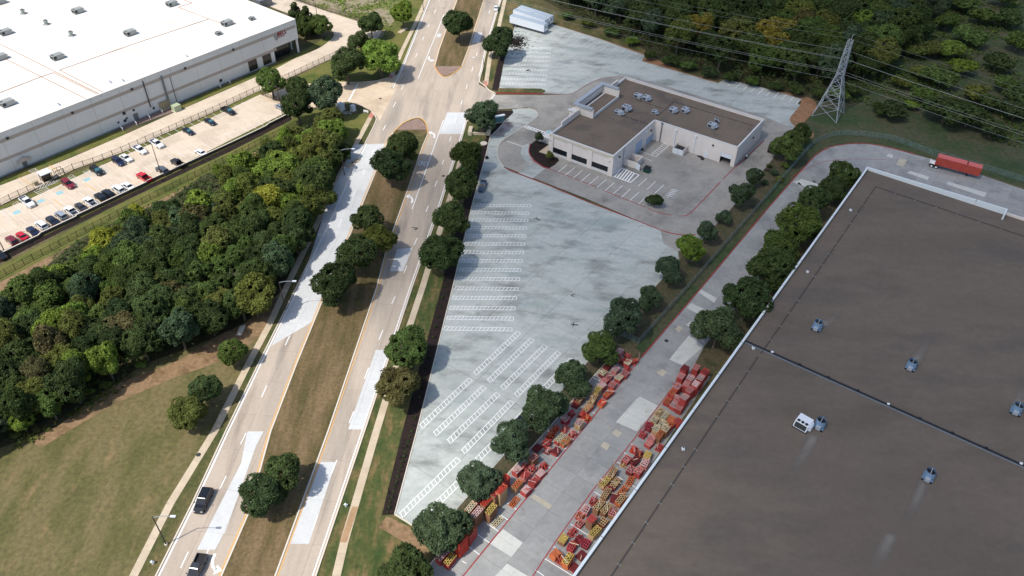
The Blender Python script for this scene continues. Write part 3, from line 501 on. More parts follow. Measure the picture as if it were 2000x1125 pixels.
sheet('grass_strip', [(-110, 398), (30, 340), (90, 312), (200, 262), (247, 256), (247, 262), (0, 363), (-110, 412)], 'bellgrass', 0.03); sheet('grass_strip', [(335, 210), (500, 140), (600, 95), (640, 70), (655, 70), (645, 80), (600, 104), (527, 140), (440, 176), (345, 217)], 'bellgrass', 0.03)
# retaining wall below the car park: white top, dark face
rw = thing('retaining_wall', 'long low retaining wall with pale coping and dark face below the car park', 'wall')
P = GP([(-110, 557), (0, 502), (77, 465), (82, 460), (150, 428), (152, 425), (287, 361), (290, 358), (450, 284.5), (520, 251), (526, 246), (568, 225)])
def wall_run(b, P, th, z0, z1, mi=0):
    for a, c in zip(P, P[1:]):
        d = (c-a).normalized(); n = Vector((-d.y, d.x, 0)); m = (a+c)/2; b.obox((m.x, m.y, (z0+z1)/2), d, n, (0, 0, 1), (c-a).length/2+0.02, th/2, (z1-z0)/2, mi)
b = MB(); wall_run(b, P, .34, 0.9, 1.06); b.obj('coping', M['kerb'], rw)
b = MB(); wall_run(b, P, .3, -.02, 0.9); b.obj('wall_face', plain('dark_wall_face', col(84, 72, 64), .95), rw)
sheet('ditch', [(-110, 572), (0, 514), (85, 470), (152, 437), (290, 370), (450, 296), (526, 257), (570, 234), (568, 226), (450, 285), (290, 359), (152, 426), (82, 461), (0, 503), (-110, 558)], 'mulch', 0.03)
# bay lines
kv = (G(497.7, 236)-G(483, 242)).normalized(); lv = (G(501, 251.5)-G(483, 242)); a0 = G(483, 242)
for k in range(-36, 6):
    if k in (-17, -16, -15) or k == -4: pass
    p = a0+kv*2.74*k; q = p+lv*0.98
    line(blot, [p, q], .13, 'wornwhite', .083, 'bay_line', True)
a1 = G(499.7, 189)
for k in range(0, 18):
    p = a1-kv*2.76*k; line(blot, [p, p+lv*0.95], .13, 'wornwhite', .083, 'bay_line', True)
for q in ([(194, 328), (213, 339), (216, 334), (199, 322)], [(162, 336), (183, 349), (191, 344), (172, 332)], [(133, 347), (152, 362), (165, 357), (140, 341)], [(66, 374), (95, 390), (111, 382), (90, 366)], [(25, 400), (45, 414), (55, 407), (33, 394)], [(-2, 412), (16, 427), (28, 421), (7, 408)], [(72, 372), (110, 357), (118, 351), (76, 362)], [(56, 333), (80, 349), (83, 341), (68, 329)]): hatch(blot, q, 7, .14, 'wornwhite', .084, True)
for x, y in ((170, 351), (117, 377), (80, 393), (33, 415)):
    b = MB(); o = G(x, y); b.obox((o.x, o.y, .084), kv, Vector((-kv.y, kv.x, 0)), (0, 0, 1), .9, .8, .002); b.obj('disabled_bay_symbol', M['blue'], blot)
for p in ([(165, 358), (187, 373)], [(104, 389), (122, 402)], [(38, 347), (63, 363)], [(96, 323), (112, 333)]): line(blot, p, .2, 'yellow', .084, 'yellow_line')
# ================================================================ buildings
class Wall:
    """vertical wall: p0 on the ground, u along it (left to right seen from outside), n outward"""
    def __init__(s, p0, u, n): s.p, s.u, s.n = Vector(p0), Vector(u).normalized(), Vector(n).normalized()
    def hit(s, px, py):
        o = Vector((0, 0, CH)); d = ray(px, py); t = (s.p-o).dot(s.n)/d.dot(s.n); q = o+d*t-s.p; return q.dot(s.u), q.z
    def at(s, a, z, off=0.0): return s.p+s.u*a+s.n*off+Vector((0, 0, z))
    def panel(s, b, a0, a1, z0, z1, off0, off1, mi=0):
        c = s.at((a0+a1)/2, (z0+z1)/2, (off0+off1)/2); b.obox(c, s.u, s.n, (0, 0, 1), abs(a1-a0)/2, abs(off1-off0)/2, abs(z1-z0)/2, mi)
    def rect(s, pts):
        h = [s.hit(*p) for p in pts]; return min(a for a, _ in h), max(a for a, _ in h), min(z for _, z in h), max(z for _, z in h)
UPV = Vector((0, 0, 1))
def window(wall, parent, a0, a1, z0, z1, off, nx, nz=1, frame='bronze', fw=.12):
    b = MB(); 
    for i in range(nx+1): x = a0+(a1-a0)*i/nx; wall.panel(b, x-fw/2, x+fw/2, z0, z1, off-.02, off+.06)
    for j in range(nz+1): z = z0+(z1-z0)*j/nz; wall.panel(b, a0, a1, z-fw/2, z+fw/2, off-.015, off+.05)
    f = b.obj('window', M[frame], parent)
    for i in range(nx):
        for j in range(nz):
            b = MB(); wall.panel(b, a0+(a1-a0)*i/nx+fw/2, a0+(a1-a0)*(i+1)/nx-fw/2, z0+(z1-z0)*j/nz+fw/2, z0+(z1-z0)*(j+1)/nz-fw/2, off-.01, off+.02); b.obj('pane', M['glass'], f)
    return f
# ---------------------------------------------------------------- white warehouse on the left
BH = 12.5
bc = G(576.6, 37.6, BH); bc.z = 0
bu = (G(577, 37.6, BH)-G(0, 260, BH)); bu.z = 0; bu.normalize(); bn = Vector((bu.y, -bu.x, 0))
BW = Wall(bc, bu, bn)                         # a<=0 along the wall towards the left of the picture
ware = thing('white_warehouse', 'huge white flat-roofed warehouse with taupe bands and BELL sign', 'warehouse', bc)
def rel(b, name, mats, par, root):            # build world-space mesh, store relative to root
    l = Vector(root.location); b.v = [(x-l.x, y-l.y, z-l.z) for x, y, z in b.v]; return b.obj(name, mats, par)
L, D = 230.0, 190.0
ENT = 11.5; ENZ = 5.4
b = MB(); BW.panel(b, -L, -ENT, 0, BH, -.35, 0); BW.panel(b, -ENT, 0, ENZ, BH, -.35, 0); rel(b, 'front_wall', M['bellwall'], ware, ware)
side = Wall(bc, -bn, bu)
b = MB(); side.panel(b, .35, 12, ENZ, BH, -.35, 0); side.panel(b, 12, D, 0, BH, -.35, 0); rel(b, 'side_wall', M['bellwall'], ware, ware)
b = MB(); BW.panel(b, -ENT, -0.36, 0, ENZ, -8.3, -8); side.panel(b, .36, 8.1, 0, ENZ, -ENT-.3, -ENT); BW.panel(b, -ENT, -.36, ENZ-.25, ENZ, -8, -.36); rel(b, 'entrance_recess', M['bellwall'], ware, ware)
b = MB(); rc = BW.at(-L/2-.2, BH-0.75, -D/2); b.obox(rc, bu, bn, UPV, L/2-.2, D/2-.36, .1); rel(b, 'roof', M['bellroof'], ware, ware)
b = MB(); BW.panel(b, -L, 0.05, BH, BH+.12, -.42, .06); side.panel(b, .42, D, BH, BH+.12, -.42, .06); rel(b, 'coping', M['bellroof'], ware, ware)
b = MB(); side.panel(b, 62, 63, BH-.7, BH+1.6, -25, .3); side.panel(b, 62, 120, BH+.12, BH+1.5, -.5, .3); rel(b, 'raised_parapet', M['bellwall'], ware, ware)
for (x0, y0, x1, y1), hh, nm in (((0, 275.5, 577, 52), 1.05, 'upper'), ((0, 316, 540, 95), .95, 'lower')):
    z = (BW.hit(x0, y0)[1]+BW.hit(x1, y1)[1])/2; e = BW.hit(x1, y1)[0]; b = MB(); BW.panel(b, -L, e, z-hh/2, z+hh/2, 0, .035); rel(b, 'wall_band', M['bellband'], ware, ware)
b = MB(); BW.panel(b, -L, -ENT, 0.02, 0.5, 0.0, .06); rel(b, 'wall_base', plain('wall_base_grey', col(150, 152, 156), .9), ware, ware)
for k in range(24):                          # tilt-up panel joints
    b = MB(); a = -ENT-4-k*9.1; BW.panel(b, a-.03, a+.03, 0.5, BH, .0, .012); rel(b, 'panel_joint', M['hvacgrey'], ware, ware)
def relwin(quad, nx, nz):
    a0, a1, z0, z1 = BW.rect(quad); f = window(BW, ware, a0, a1, z0, z1, 0.02, nx, nz)
    for o in [f]+list(f.children): o.data.transform(Matrix.Translation(-Vector(ware.location)))
relwin([(484, 121), (504, 133)], 4, 1); relwin([(512, 110), (531, 121.5)], 4, 1)
f = window(BW, ware, -ENT+.6, -3.2, .1, 4.6, -2.2, 6, 2)
for o in [f]+list(f.children): o.data.transform(Matrix.Translation(-Vector(ware.location)))
b = MB(); BW.panel(b, -ENT, -2.6, 4.6, ENZ-.25, -2.3, -2.1); rel(b, 'transom', M['bellband'], ware, ware)
b = MB(); c0 = BW.at(-.55, 0, -.55); b.tube(c0, c0+UPV*ENZ, .42, .42, 12); rel(b, 'entrance_column', M['bellwall'], ware, ware); b = MB(); c1 = BW.at(-.55, 0, -4.4); b.tube(c1, c1+UPV*ENZ, .36, .36, 12); rel(b, 'entrance_column', M['bellwall'], ware, ware)
sign = thing('wall_sign', 'red BELL letters with shield emblem on the white warehouse wall', 'sign', BW.at(0, 0, 0))
a0, z0 = BW.hit(542.5, 73); a1, z1 = BW.hit(559.5, 62)
lw = (a1-a0)/3.9; mat_w = Matrix((( bu.x, 0, bn.x, 0), (bu.y, 0, bn.y, 0), (0, 1, 0, 0), (0, 0, 0, 1)))
for i, ch in enumerate('BELL'):
    t = bpy.data.curves.new('sign_letter', 'FONT'); t.body = ch; t.size = 2.0; t.extrude = .08; t.offset = .035; t.materials.append(M['signred'])
    o = text_mesh('sign_letter', t, sign)
    p = BW.at(a0+i*lw, z0+.35, .12)-Vector(sign.location); o.matrix_local = Matrix.Translation(p) @ mat_w @ Matrix.Diagonal((.82, 1, 1, 1))
ae, ze = BW.hit(539.2, 73)
b = MB(); pts = [(-.75, .8), (-.35, .65), (0, .9), (.35, .65), (.75, .8), (.7, -.1), (.4, -.75), (0, -1.0), (-.4, -.75), (-.7, -.1)]
for k, (x, y) in enumerate(pts): x2, y2 = pts[(k+1) % len(pts)]; b.tube(BW.at(ae+x, ze+y, .1), BW.at(ae+x2, ze+y2, .1), .1, .1, 5)
b.tube(BW.at(ae-.4, ze+.1, .1), BW.at(ae+.4, ze+.25, .1), .09); b.tube(BW.at(ae, ze-.7, .1), BW.at(ae+.1, ze+.3, .1), .07)
rel(b, 'emblem', M['steel'], sign, sign)
b = MB(); rr = random.Random(3); x = a0+.2
while x < a1-1.2: q = rr.uniform(.18, .4); BW.panel(b, x, x+q, z0-.3, z0-.02, .04, .09); x += q+.1
rel(b, 'small_lettering', M['signred'], sign, sign)
# wall furniture
def wall_pipe(p, q, wd, m='pipe', nm='downpipe'):
    a, z1 = BW.hit(*p); a2, z2 = BW.hit(*q); b = MB(); BW.panel(b, a-wd/2, a+wd/2, max(z2, .1), z1, .04, .04+wd*.8); rel(b, nm, M[m], ware, ware)
wall_pipe((278, 158), (295, 208), .3); wall_pipe((314, 148), (331, 200), .55, 'steel'); wall_pipe((331, 149), (346, 199), .15)
for x, y in ((14, 269.5), (141, 220), (257, 174), (361, 133), (455, 96.5)):
    a, z = BW.hit(x, y); b = MB(); BW.panel(b, a-.35, a+.35, z-.3, z+.3, .04, .4); rel(b, 'wall_lamp', M['bronze'], ware, ware)
for x, y, s in ((242, 221, .5), (244, 235.5, .45), (231, 239, .3), (261, 215, .35), (300, 211, .35), (247, 231, .3), (431, 157, .5)):
    a, z = BW.hit(x, y); b = MB(); BW.panel(b, a-s, a+s, z-s, z+s, .04, .12); rel(b, 'wall_vent', M['grille'], ware, ware)
for x, y, wd, hh in ((266, 229, 1.6, 2.6), (50, 323, 1.3, 2.3)):
    a, z = BW.hit(x, y); b = MB(); BW.panel(b, a-wd/2, a+wd/2, .1, hh, .03, .09); rel(b, 'door', M['steel'], ware, ware)
aw = thing('awning', 'brown gabled awning over the grey door of the white warehouse', 'awning', BW.at(BW.hit(48, 316)[0], 0))
b = MB(); a, _ = BW.hit(47, 316); z = 3.6
b.face([BW.at(a-2, z-.9, .05), BW.at(a-2, z-.9, 1.6), BW.at(a, z, 1.6), BW.at(a, z, .05)]); b.face([BW.at(a, z, .05), BW.at(a, z, 1.6), BW.at(a+2, z-.9, 1.6), BW.at(a+2, z-.9, .05)]); b.face([BW.at(a-2, z-.9, 1.6), BW.at(a+2, z-.9, 1.6), BW.at(a, z, 1.6)])
rel(b, 'canopy', M['bellband'], aw, aw)
for s_ in (-1.9, 1.9): b = MB(); b.tube(BW.at(a+s_, z-.9, 1.5), BW.at(a+s_, z-1.7, .05), .05); rel(b, 'bracket', M['bronze'], aw, aw)
# rust-brown pipes on the white roof
def on_roof(p, z=BH-.55): return G(p[0], p[1], z)
def roof_pipe(pts, r, lab, m='rust', z=BH-.6, sup=6.0, nm='roof_pipe'):
    q = [G(x, y, z) for x, y in pts]; t = thing(nm, lab, 'pipe', (q[0].x, q[0].y, z-.1))
    b = MB(); b.path(q, r, 6); rel(b, 'pipe_run', M[m], t, t)
    for a, c in zip(q, q[1:]):
        n = int((c-a).length/sup)
        for k in range(1, n+1):
            p = a+(c-a)*(k/(n+1)); d = (c-a).normalized(); b = MB(); b.obox((p.x, p.y, z-r-.04), d, Vector((-d.y, d.x, 0)), UPV, .12, .28, .05); rel(b, 'support_block', M['hvacgrey'], t, t)
    return t
for k, (pts, lab) in enumerate([([(0, 86), (195, 184)], 'long rusty gas pipe crossing the white roof, lowest of three'), ([(10, 115), (170, 194)], 'rusty gas pipe nearest the low left corner of white roof'), ([(105, 142), (198, 188)], 'short rusty pipe ending at the white roof edge'), ([(116, 137), (205, 182)], 'rusty pipe joining the long roof pipe bend on the white roof'), ([(116, 137), (255, 88), (408, 37)], 'rusty pipe running along the white roof past two air units'), ([(0, 181), (80, 150), (105, 142)], 'rusty pipe along the left edge of the white roof'), ([(348, 14), (408, 37), (432, 45)], 'rusty pipe leading to the air unit near the far roof edge'), ([(360, 0), (375, 6), (348, 14)], 'short bent rusty pipe by the farthest roof unit')]): roof_pipe(pts, .11, lab)
# ---- rooftop units
def hvac_unit(nm, lab, p, rz, s=(3.4, 2.1, 1.5), m='hvac', grp=None, kind=0):
    t = thing(nm, lab, 'air conditioner', p, rz, grp); L_, W_, H_ = s
    b = MB(); b.box(-L_/2+.15, L_/2-.15, -W_/2+.15, W_/2-.15, 0, .3); b.obj('roof_kerb', M['steel'], t)
    b = MB(); b.box(-L_/2, L_/2, -W_/2, W_/2, .3, H_); b.obj('cabinet', M[m], t)
    b = MB(); b.box(-L_/2-.05, L_/2+.05, -W_/2-.05, W_/2+.05, H_, H_+.07); b.obj('lid', M[m], t)
    b = MB(); b.box(-L_/2-.02, -L_/2+.04, -W_/2+.15, W_/2-.15, .5, H_-.15); b.box(-L_/2+.2, -L_/2+1.2, -W_/2-.02, -W_/2+.05, .5, H_-.15); b.obj('coil_grille', M['grille'], t)
    for k in range(1 if kind == 0 else 2):
        b = MB(); c = (-L_/2+.55+k*1.0, 0 if kind == 0 else 0, H_+.07); b.tube(c, (c[0], c[1], H_+.14), .36, .36, 12); b.obj('fan_guard', M['grille'], t)
    b = MB(); b.face([(L_/2, -W_/2+.2, H_-.2), (L_/2, W_/2-.2, H_-.2), (L_/2+.6, W_/2-.2, H_-.65), (L_/2+.6, -W_/2+.2, H_-.65)]); b.face([(L_/2, -W_/2+.2, H_-.2), (L_/2+.6, -W_/2+.2, H_-.65), (L_/2, -W_/2+.2, H_-.65)]); b.face([(L_/2, W_/2-.2, H_-.2), (L_/2, W_/2-.2, H_-.65), (L_/2+.6, W_/2-.2, H_-.65)]); b.obj('air_hood', M[m], t)
    return t
RZB = math.atan2(bu.y, bu.x)
for i, (x, y, lab) in enumerate([(153, 23, 'grey air unit farthest back on the white roof, left of centre'), (336, 9, 'grey air unit near the far edge of the white roof'), (255, 66, 'grey air unit in the middle of the white roof above the long pipe'), (113, 113, 'grey air unit by the pipe crossing on the white roof'), (12, 65, 'grey air unit near the left edge of the white roof, upper one'), (15, 204, 'grey air unit at the front left corner of the white roof'), (444, 47, 'grey air unit at the right end of the white roof'), (2, 114, 'half hidden grey air unit at left beside a rusty pipe'), (2, 5, 'grey air unit in the top left corner of the white roof')]):
    hvac_unit('rooftop_unit', lab, G(x, y+2, BH-.65), RZB, (3.6, 2.3, 1.6), 'hvacgrey', 'air units on the white roof')
for x, y, lab in ((492, 38, 'small grey condenser beside the roof corner above the BELL sign'), (427, 67, 'small grey condenser on a bent cable near the roof edge')): hvac_unit('condenser', lab, G(x, y+1, BH-.65), RZB, (1.9, 1.4, 1.1), 'hvacgrey')
def vent_cowl(nm, lab, p, r=.8, h=1.5, grp=None, m='hvacgrey'):
    t = thing(nm, lab, 'roof vent', p, 0, grp)
    b = MB(); b.box(-r, r, -r, r, 0, .35); b.obj('vent_base', M[m], t)
    b = MB(); b.tube((0, 0, .35), (0, 0, h), r*.75, r*.75, 12); b.obj('vent_pipe', M[m], t)
    b = MB(); b.tube((0, 0, h*.72), (0, 0, h*.86), r*1.05, r*.95, 12); b.obj('vent_collar', M[m], t)
    b = MB(); b.tube((0, 0, h), (0, 0, h+.02), r*.6, r*.6, 12); b.obj('vent_mouth', M['grille'], t); return t
for x, y, lab in ((46, 25, 'round grey vent on the white roof, left one of three'), (91, 46, 'round grey vent on the white roof, middle of three'), (140, 68, 'round grey vent on the white roof, right one of three')): vent_cowl('round_vent', lab, G(x, y+2, BH-.65), .85, 1.7, 'round vents on the white roof')
for x, y, lab in ((364, 111, 'small white hooded vent near the white roof edge, right one'), (115, 206, 'small white hooded vent near the front edge of the white roof'), (215, 162, 'low flat vent cap at the white roof edge by pipes'), (240, 159, 'low flat vent cap beside a mast on white roof')): vent_cowl('hooded_vent', lab, G(x, y, BH-.65), .4, .7, 'small vents on the white roof', 'hvaclight')
# equipment along the warehouse wall
def eqbox(nm, lab, cat, px, s, m, az=37.1, parts=True):
    t = thing(nm, lab, cat, G(*px), R(90-az)); b = MB(); b.box(-s[0]/2, s[0]/2, -s[1]/2, s[1]/2, .15, s[2]); b.obj('cabinet', M[m], t)
    b = MB(); b.box(-s[0]/2-.2, s[0]/2+.2, -s[1]/2-.2, s[1]/2+.2, 0, .15); b.obj('plinth', M['kerb'], t)
    b = MB(); b.box(-s[0]/2-.06, s[0]/2+.06, -s[1]/2-.06, s[1]/2+.06, s[2], s[2]+.06); b.obj('lid', M[m], t)
    b = MB(); b.box(-s[0]/2+.15, s[0]/2-.15, -s[1]/2-.03, -s[1]/2, .4, s[2]-.2); b.obj('door_panel', M[m], t); return t
M['palegreen'] = plain('pale_green_enamel', col(168, 178, 146), .6); M['tanbox'] = plain('tan_enamel', col(160, 148, 118), .6)
eqbox('transformer', 'pale green pad transformer beside the warehouse service road', 'transformer', (346, 216), (2.4, 2.0, 2.0), 'palegreen')
eqbox('switchgear', 'tan switchgear cabinet against the white warehouse wall', 'cabinet', (322, 212), (3.6, 1.8, 2.8), 'tanbox')
eqbox('meter_cabinet', 'blue grey cabinet with pipes against the white warehouse wall', 'cabinet', (295, 218), (2.6, 1.2, 2.2), 'steel')
eqbox('utility_box', 'small grey cabinet beside the dock door on the warehouse wall', 'cabinet', (280, 222), (1.4, .9, 1.8), 'steel')
b = MB(); b.prism(GP([(243, 253), (232, 247), (310, 213), (345, 212), (342, 218)]), 0, .09); tag(b.obj('dock_pit_shadow', plain('dock_pit_shade', col(120, 102, 94), .95)), None, None, None, 'structure')  # darker sheet painted in for the shadow of the dock pit
for k, (x, y, x2, y2) in enumerate([(233, 247, 241, 256), (260, 235, 268, 245), (286, 223, 294, 233), (312, 214, 319, 222), (427, 168, 432, 172), (446, 160, 451, 164)]):
    P0, P1 = G(x, y), G(x2, y2); t = thing('railing', 'white pipe railing beside the white warehouse wall, %s from the left' % ordn(k+1), 'railing', P0, 0, 'dock railings'); b = MB()
    for z in (.55, 1.1): b.tube(P0+UPV*z, P1+UPV*z, .07)
    rel(b, 'rail', M['white'], t, t)
    for f_ in (0, .5, 1): b = MB(); p = P0.lerp(P1, f_); b.tube(p, p+UPV*1.1, .07); rel(b, 'post', M['white'], t, t)
# gate shelter and turnstiles in the car park fence
gs = thing('gate_shelter', 'small white flat-roofed gate shelter beside the car park fence', 'shelter', G(93, 352), R(90-40))
b = MB(); b.box(-1.5, 1.5, -1.4, 1.4, 2.6, 2.8); b.obj('roof', M['hvaclight'], gs)
for sx in (-1.3, 1.3):
    for sy in (-1.2, 1.2): b = MB(); b.box(sx-.08, sx+.08, sy-.08, sy+.08, 0, 2.6); b.obj('post', M['bronze'], gs)
b = MB(); 
for k in range(9): b.box(-1.2+k*.3-.02, -1.2+k*.3+.02, -.6, .6, .1, 2.3)
b.obj('turnstile_bars', M['bronze'], gs)
t = thing('cycle_cage', 'dark open metal gate frame beside the white gate shelter', 'gate', G(118, 343), R(90-40)); b = MB()
for x in (-1.1, 0, 1.1):
    for y in (-.8, .8): b.box(x-.06, x+.06, y-.06, y+.06, 0, 2.4)
b.obj('frame', M['bronze'], t); b = MB(); 
for z in (.3, 1.2, 2.3): b.box(-1.1, 1.1, -.85, -.78, z, z+.08); b.box(-1.1, 1.1, .78, .85, z, z+.08)
b.obj('rail', M['bronze'], t)
eqbox('utility_box', 'tan utility box beside the fence left of the gate shelter', 'cabinet', (72, 362), (1.2, .8, 1.3), 'tanbox')
# bluish dock boxes behind the far roof corner
eqbox('dock_shelter', 'blue grey dock shelter behind the far roof corner', 'shelter', (514, 11), (6, 5, 3.2), 'steel')
# ---------------------------------------------------------------- small cream building
SH = 6.85
rT = {k: G(x, y, SH) for k, (x, y) in dict(A=(1075, 261), B=(1198.5, 305), C=(1281.8, 236), D=(1441.5, 287.8), E=(1495.5, 233), F=(1224.5, 151.5)).items()}
for v_ in rT.values(): v_.z = 0
su = (rT['B']-rT['A']).normalized()            # front wall left->right
sv = Vector((-su.y, su.x, 0))                 # towards the back
O = rT['B']
q = lambda a, c: O+su*a+sv*c
wA = (rT['A']-O).dot(su); dC = (rT['C']-O).dot(sv); wD = (rT['D']-O).dot(su); dE = (rT['E']-O).dot(sv); dD = (rT['D']-O).dot(sv); dF = (rT['F']-O).dot(sv)
dC = (dC+dD)/2; dE = (dE+dF)/2; wF = wA
sb = thing('cream_building', 'single-storey cream building with brown-grey flat roof and three black windows', 'building', O)
front = Wall(O, su, -sv); eastw = Wall(O, sv, su); inner = Wall(q(0, dC), su, -sv); east2 = Wall(q(wD, dC), sv, su); back = Wall(q(0, dE), -su, sv); west = Wall(q(wA, 0), -sv, -su)
PR = .75                                      # parapet rise over roof
b = MB(); front.panel(b, wA, 0, 0, SH, -.3, 0); rel(b, 'front_wall', M['cream'], sb, sb)
b = MB(); eastw.panel(b, .3, dC, 0, SH, -.3, 0); rel(b, 'court_side_wall', M['cream'], sb, sb)
dr = inner.rect([(1250+1235/8, 240+600/8), (1250+1430/8, 240+445/8)])
da0, da1 = inner.hit(1250+1240/8, 240+590/8)[0], inner.hit(1250+1405/8, 240+645/8)[0]
b = MB(); inner.panel(b, -.3, da0, 0, SH, -.3, 0); inner.panel(b, da1, wD, 0, SH, -.3, 0); inner.panel(b, da0, da1, 3.6, SH, -.3, 0); rel(b, 'court_back_wall', M['cream'], sb, sb)
b = MB(); inner.panel(b, da0, da1, 2.2, 3.6, -.25, -.1); rel(b, 'roller_shutter', M['hvaclight'], sb, sb)
b = MB(); inner.panel(b, da0, da1, 0, 2.2, -4, -3.9); inner.panel(b, da0-.1, da0, 0, 3, -4, -.3); inner.panel(b, da1, da1+.1, 0, 3, -4, -.3); rel(b, 'doorway_interior', M['black'], sb, sb)
b = MB(); east2.panel(b, .3, dE-dC, 0, SH, -.3, 0); rel(b, 'east_wall', M['cream'], sb, sb)
b = MB(); back.panel(b, -wD+.3, -wA, 0, SH-.1, -.3, 0); rel(b, 'back_wall', M['cream'], sb, sb)
b = MB(); west.panel(b, -dE+.3, -.3, 0, SH, -.3, 0); rel(b, 'west_wall', M['cream'], sb, sb)
b = MB(); zr = SH-PR
pl = [q(wA+.3, .3), q(-.3, .3), q(-.3, dC+.3), q(wD-.3, dC+.3), q(wD-.3, dE-.3), q(wA+.3, dE-.3)]; b.prism(pl, zr-.2, zr); rel(b, 'roof', M['smallroof'], sb, sb)
b = MB()
for wl, a0, a1 in ((front, wA-.1, .1), (eastw, .3, dC-.1), (inner, .1, wD+.06), (east2, .3, dE-dC-.3), (back, -wD, -wA), (west, -dE+.3, -.3)): wl.panel(b, a0, a1, SH+.002, SH+.09, -.36, .07)
rel(b, 'coping', M['cap'], sb, sb)
b = MB(); front.panel(b, wA-.15, .15, SH-.75, SH-.02, .0, .28); rel(b, 'cornice', M['soffit'], sb, sb)
for cx in (wA+.55, -.5):
    b = MB(); front.panel(b, cx-.75, cx+.75, 0, SH-.76, 0, .35); rel(b, 'corner_pilaster', M['cream'], sb, sb)
for cx in [(front.hit(1050+500/8, 240+480/8)[0]), (front.hit(1050+812/8, 240+600/8)[0])]: b = MB(); front.panel(b, cx-.8, cx+.8, 0, SH-.76, 0, .22); rel(b, 'wall_pier', M['cream'], sb, sb)
for qd in ([(1050+235/8, 240+375/8), (1050+470/8, 240+535/8)], [(1050+532/8, 240+485/8), (1050+778/8, 240+650/8)], [(1050+843/8, 240+598/8), (1050+1092/8, 240+762/8)]):
    a0, a1, z0, z1 = front.rect(qd); zc = (z0+z1)/2
    za = front.hit(*qd[0])[1]; zb = front.hit(*qd[1])[1]; f = window(front, sb, a0, a1, zb, za, .03, 6, 1, 'black', .09)
    for o in [f]+list(f.children): o.data.transform(Matrix.Translation(-Vector(sb.location)))
    b = MB(); front.panel(b, a0-.15, a1+.15, 0.02, zb-.1, .0, .12); rel(b, 'sill_wall', M['cap'], sb, sb)
for wl, px, py in ((front, 1050+212/8, 240+270/8), (front, 1050+1135/8, 240+603/8), (eastw, 1050+1275/8, 240+528/8), (eastw, 1050+1768/8, 240+118/8), (inner, 1250+1145/8, 240+347/8), (east2, 1250+1762/8, 240+228/8)):
    a, z = wl.hit(px, py); b = MB(); wl.panel(b, a-.25, a+.25, z-.22, z+.22, .02, .35); rel(b, 'wall_lamp', M['bronze'], sb, sb)
for wl, (x, y), (x2, y2), m in ((inner, (1250+565/8, 240+120/8), (1250+520/8, 240+355/8), 'hvaclight'), (inner, (1250+875/8, 240+215/8), (1250+828/8, 240+470/8), 'hvaclight'), (inner, (1250+352/8, 240+10/8), (1250+340/8, 240+300/8), 'steel'), (eastw, (1050+1690/8, 240+150/8), (1050+1680/8, 240+370/8), 'hvaclight'), (eastw, (1050+1350/8, 240+410/8), (1050+1340/8, 240+600/8), 'hvac')):
    a, z = wl.hit(x, y); b = MB(); wl.panel(b, a-.14, a+.14, .1, z, .02, .25); wl.panel(b, a-.35, a+.35, z, z+.35, .02, .4); rel(b, 'downpipe', M[m], sb, sb)
a, z = inner.hit(1250+1035/8, 240+490/8); b = MB(); inner.panel(b, a-.5, a+.5, .02, 2.2, .01, .07); rel(b, 'side_door', M['hvaclight'], sb, sb)
M['bluestain'] = plain('faded_blue_wall_paint', col(160, 180, 204), .9)
for (x, y), (x2, y2) in (((1050+1540/8, 240+330/8), (1050+1610/8, 240+440/8)), ((1050+1700/8, 240+250/8), (1050+1790/8, 240+300/8))): 
    a, z = eastw.hit(x, y); a2, z2 = eastw.hit(x2, y2); b = MB(); eastw.panel(b, a, a2, max(.1, min(z, z2)), max(z, z2), .004, .012); rel(b, 'painted_wall_patch', M['bluestain'], sb, sb)
b = MB(); back.panel(b, -wD+1, -wA-1, SH-.9, SH-.75, .0, 1.2); rel(b, 'back_canopy', M['cap'], sb, sb)
# raised west parapet walls and the entrance tower box
TZ = SH+2.2
ta = [west.hit(*p)[0] for p in ((1050+360/8, 140+840/8), (1050+650/8, 140+590/8))]
w0 = (G(1050+360/8, 140+840/8, SH)-O).dot(sv); w1 = (G(1050+655/8, 140+650/8, SH)-O).dot(sv); w2 = (G(1050+1120/8, 140+325/8, SH)-O).dot(sv); w3 = (G(1050+1265/8, 140+190/8, SH)-O).dot(sv)
b = MB(); west.panel(b, -w1, -w0, SH+.09, SH+1.3, -.36, .07); rel(b, 'raised_parapet', M['cream'], sb, sb)
b = MB(); west.panel(b, -w3, -w2, SH+.09, SH+1.3, -.36, .07); rel(b, 'raised_parapet', M['cream'], sb, sb)
t0 = w1+.6; t1 = w2-.4; xa = wA-1.5; xb = (G(1050+960/8, 140+660/8, zr)-O).dot(su)
tw = lambda a0, a1, c0, c1, z0, z1: b.obox((q((a0+a1)/2, (c0+c1)/2)+UPV*((z0+z1)/2)), su, sv, UPV, abs(a1-a0)/2, abs(c1-c0)/2, (z1-z0)/2)
b = MB(); tw(xa, xb, t0, t0+.35, zr, TZ); rel(b, 'tower_wall', M['cream'], sb, sb); b = MB(); tw(xa, xb, t1-.35, t1, zr, TZ); rel(b, 'tower_wall', M['cream'], sb, sb); b = MB(); tw(xa, xa+.35, t0+.35, t1-.35, 2.8, TZ); rel(b, 'tower_front', M['cream'], sb, sb)
b = MB(); tw(xb-.25, xb-.02, t0+.36, t1-.36, zr, zr+1.0); rel(b, 'tower_low_wall', M['cap'], sb, sb)
b = MB(); tw(xa+.36, xb-.26, t0+.36, t1-.36, zr+.3, zr+.5); rel(b, 'tower_roof', M['smallroof'], sb, sb)
b = MB(); tw(xa-.6, xb-.4, t0-.55, t0+.55, TZ+.002, TZ+.5); tw(xa-.6, xa+.75, t0+.552, t1-.552, TZ+.002, TZ+.5); tw(xa-.6, xb-.4, t1-.55, t1+.55, TZ+.002, TZ+.5); rel(b, 'tower_cornice', M['hvac'], sb, sb)
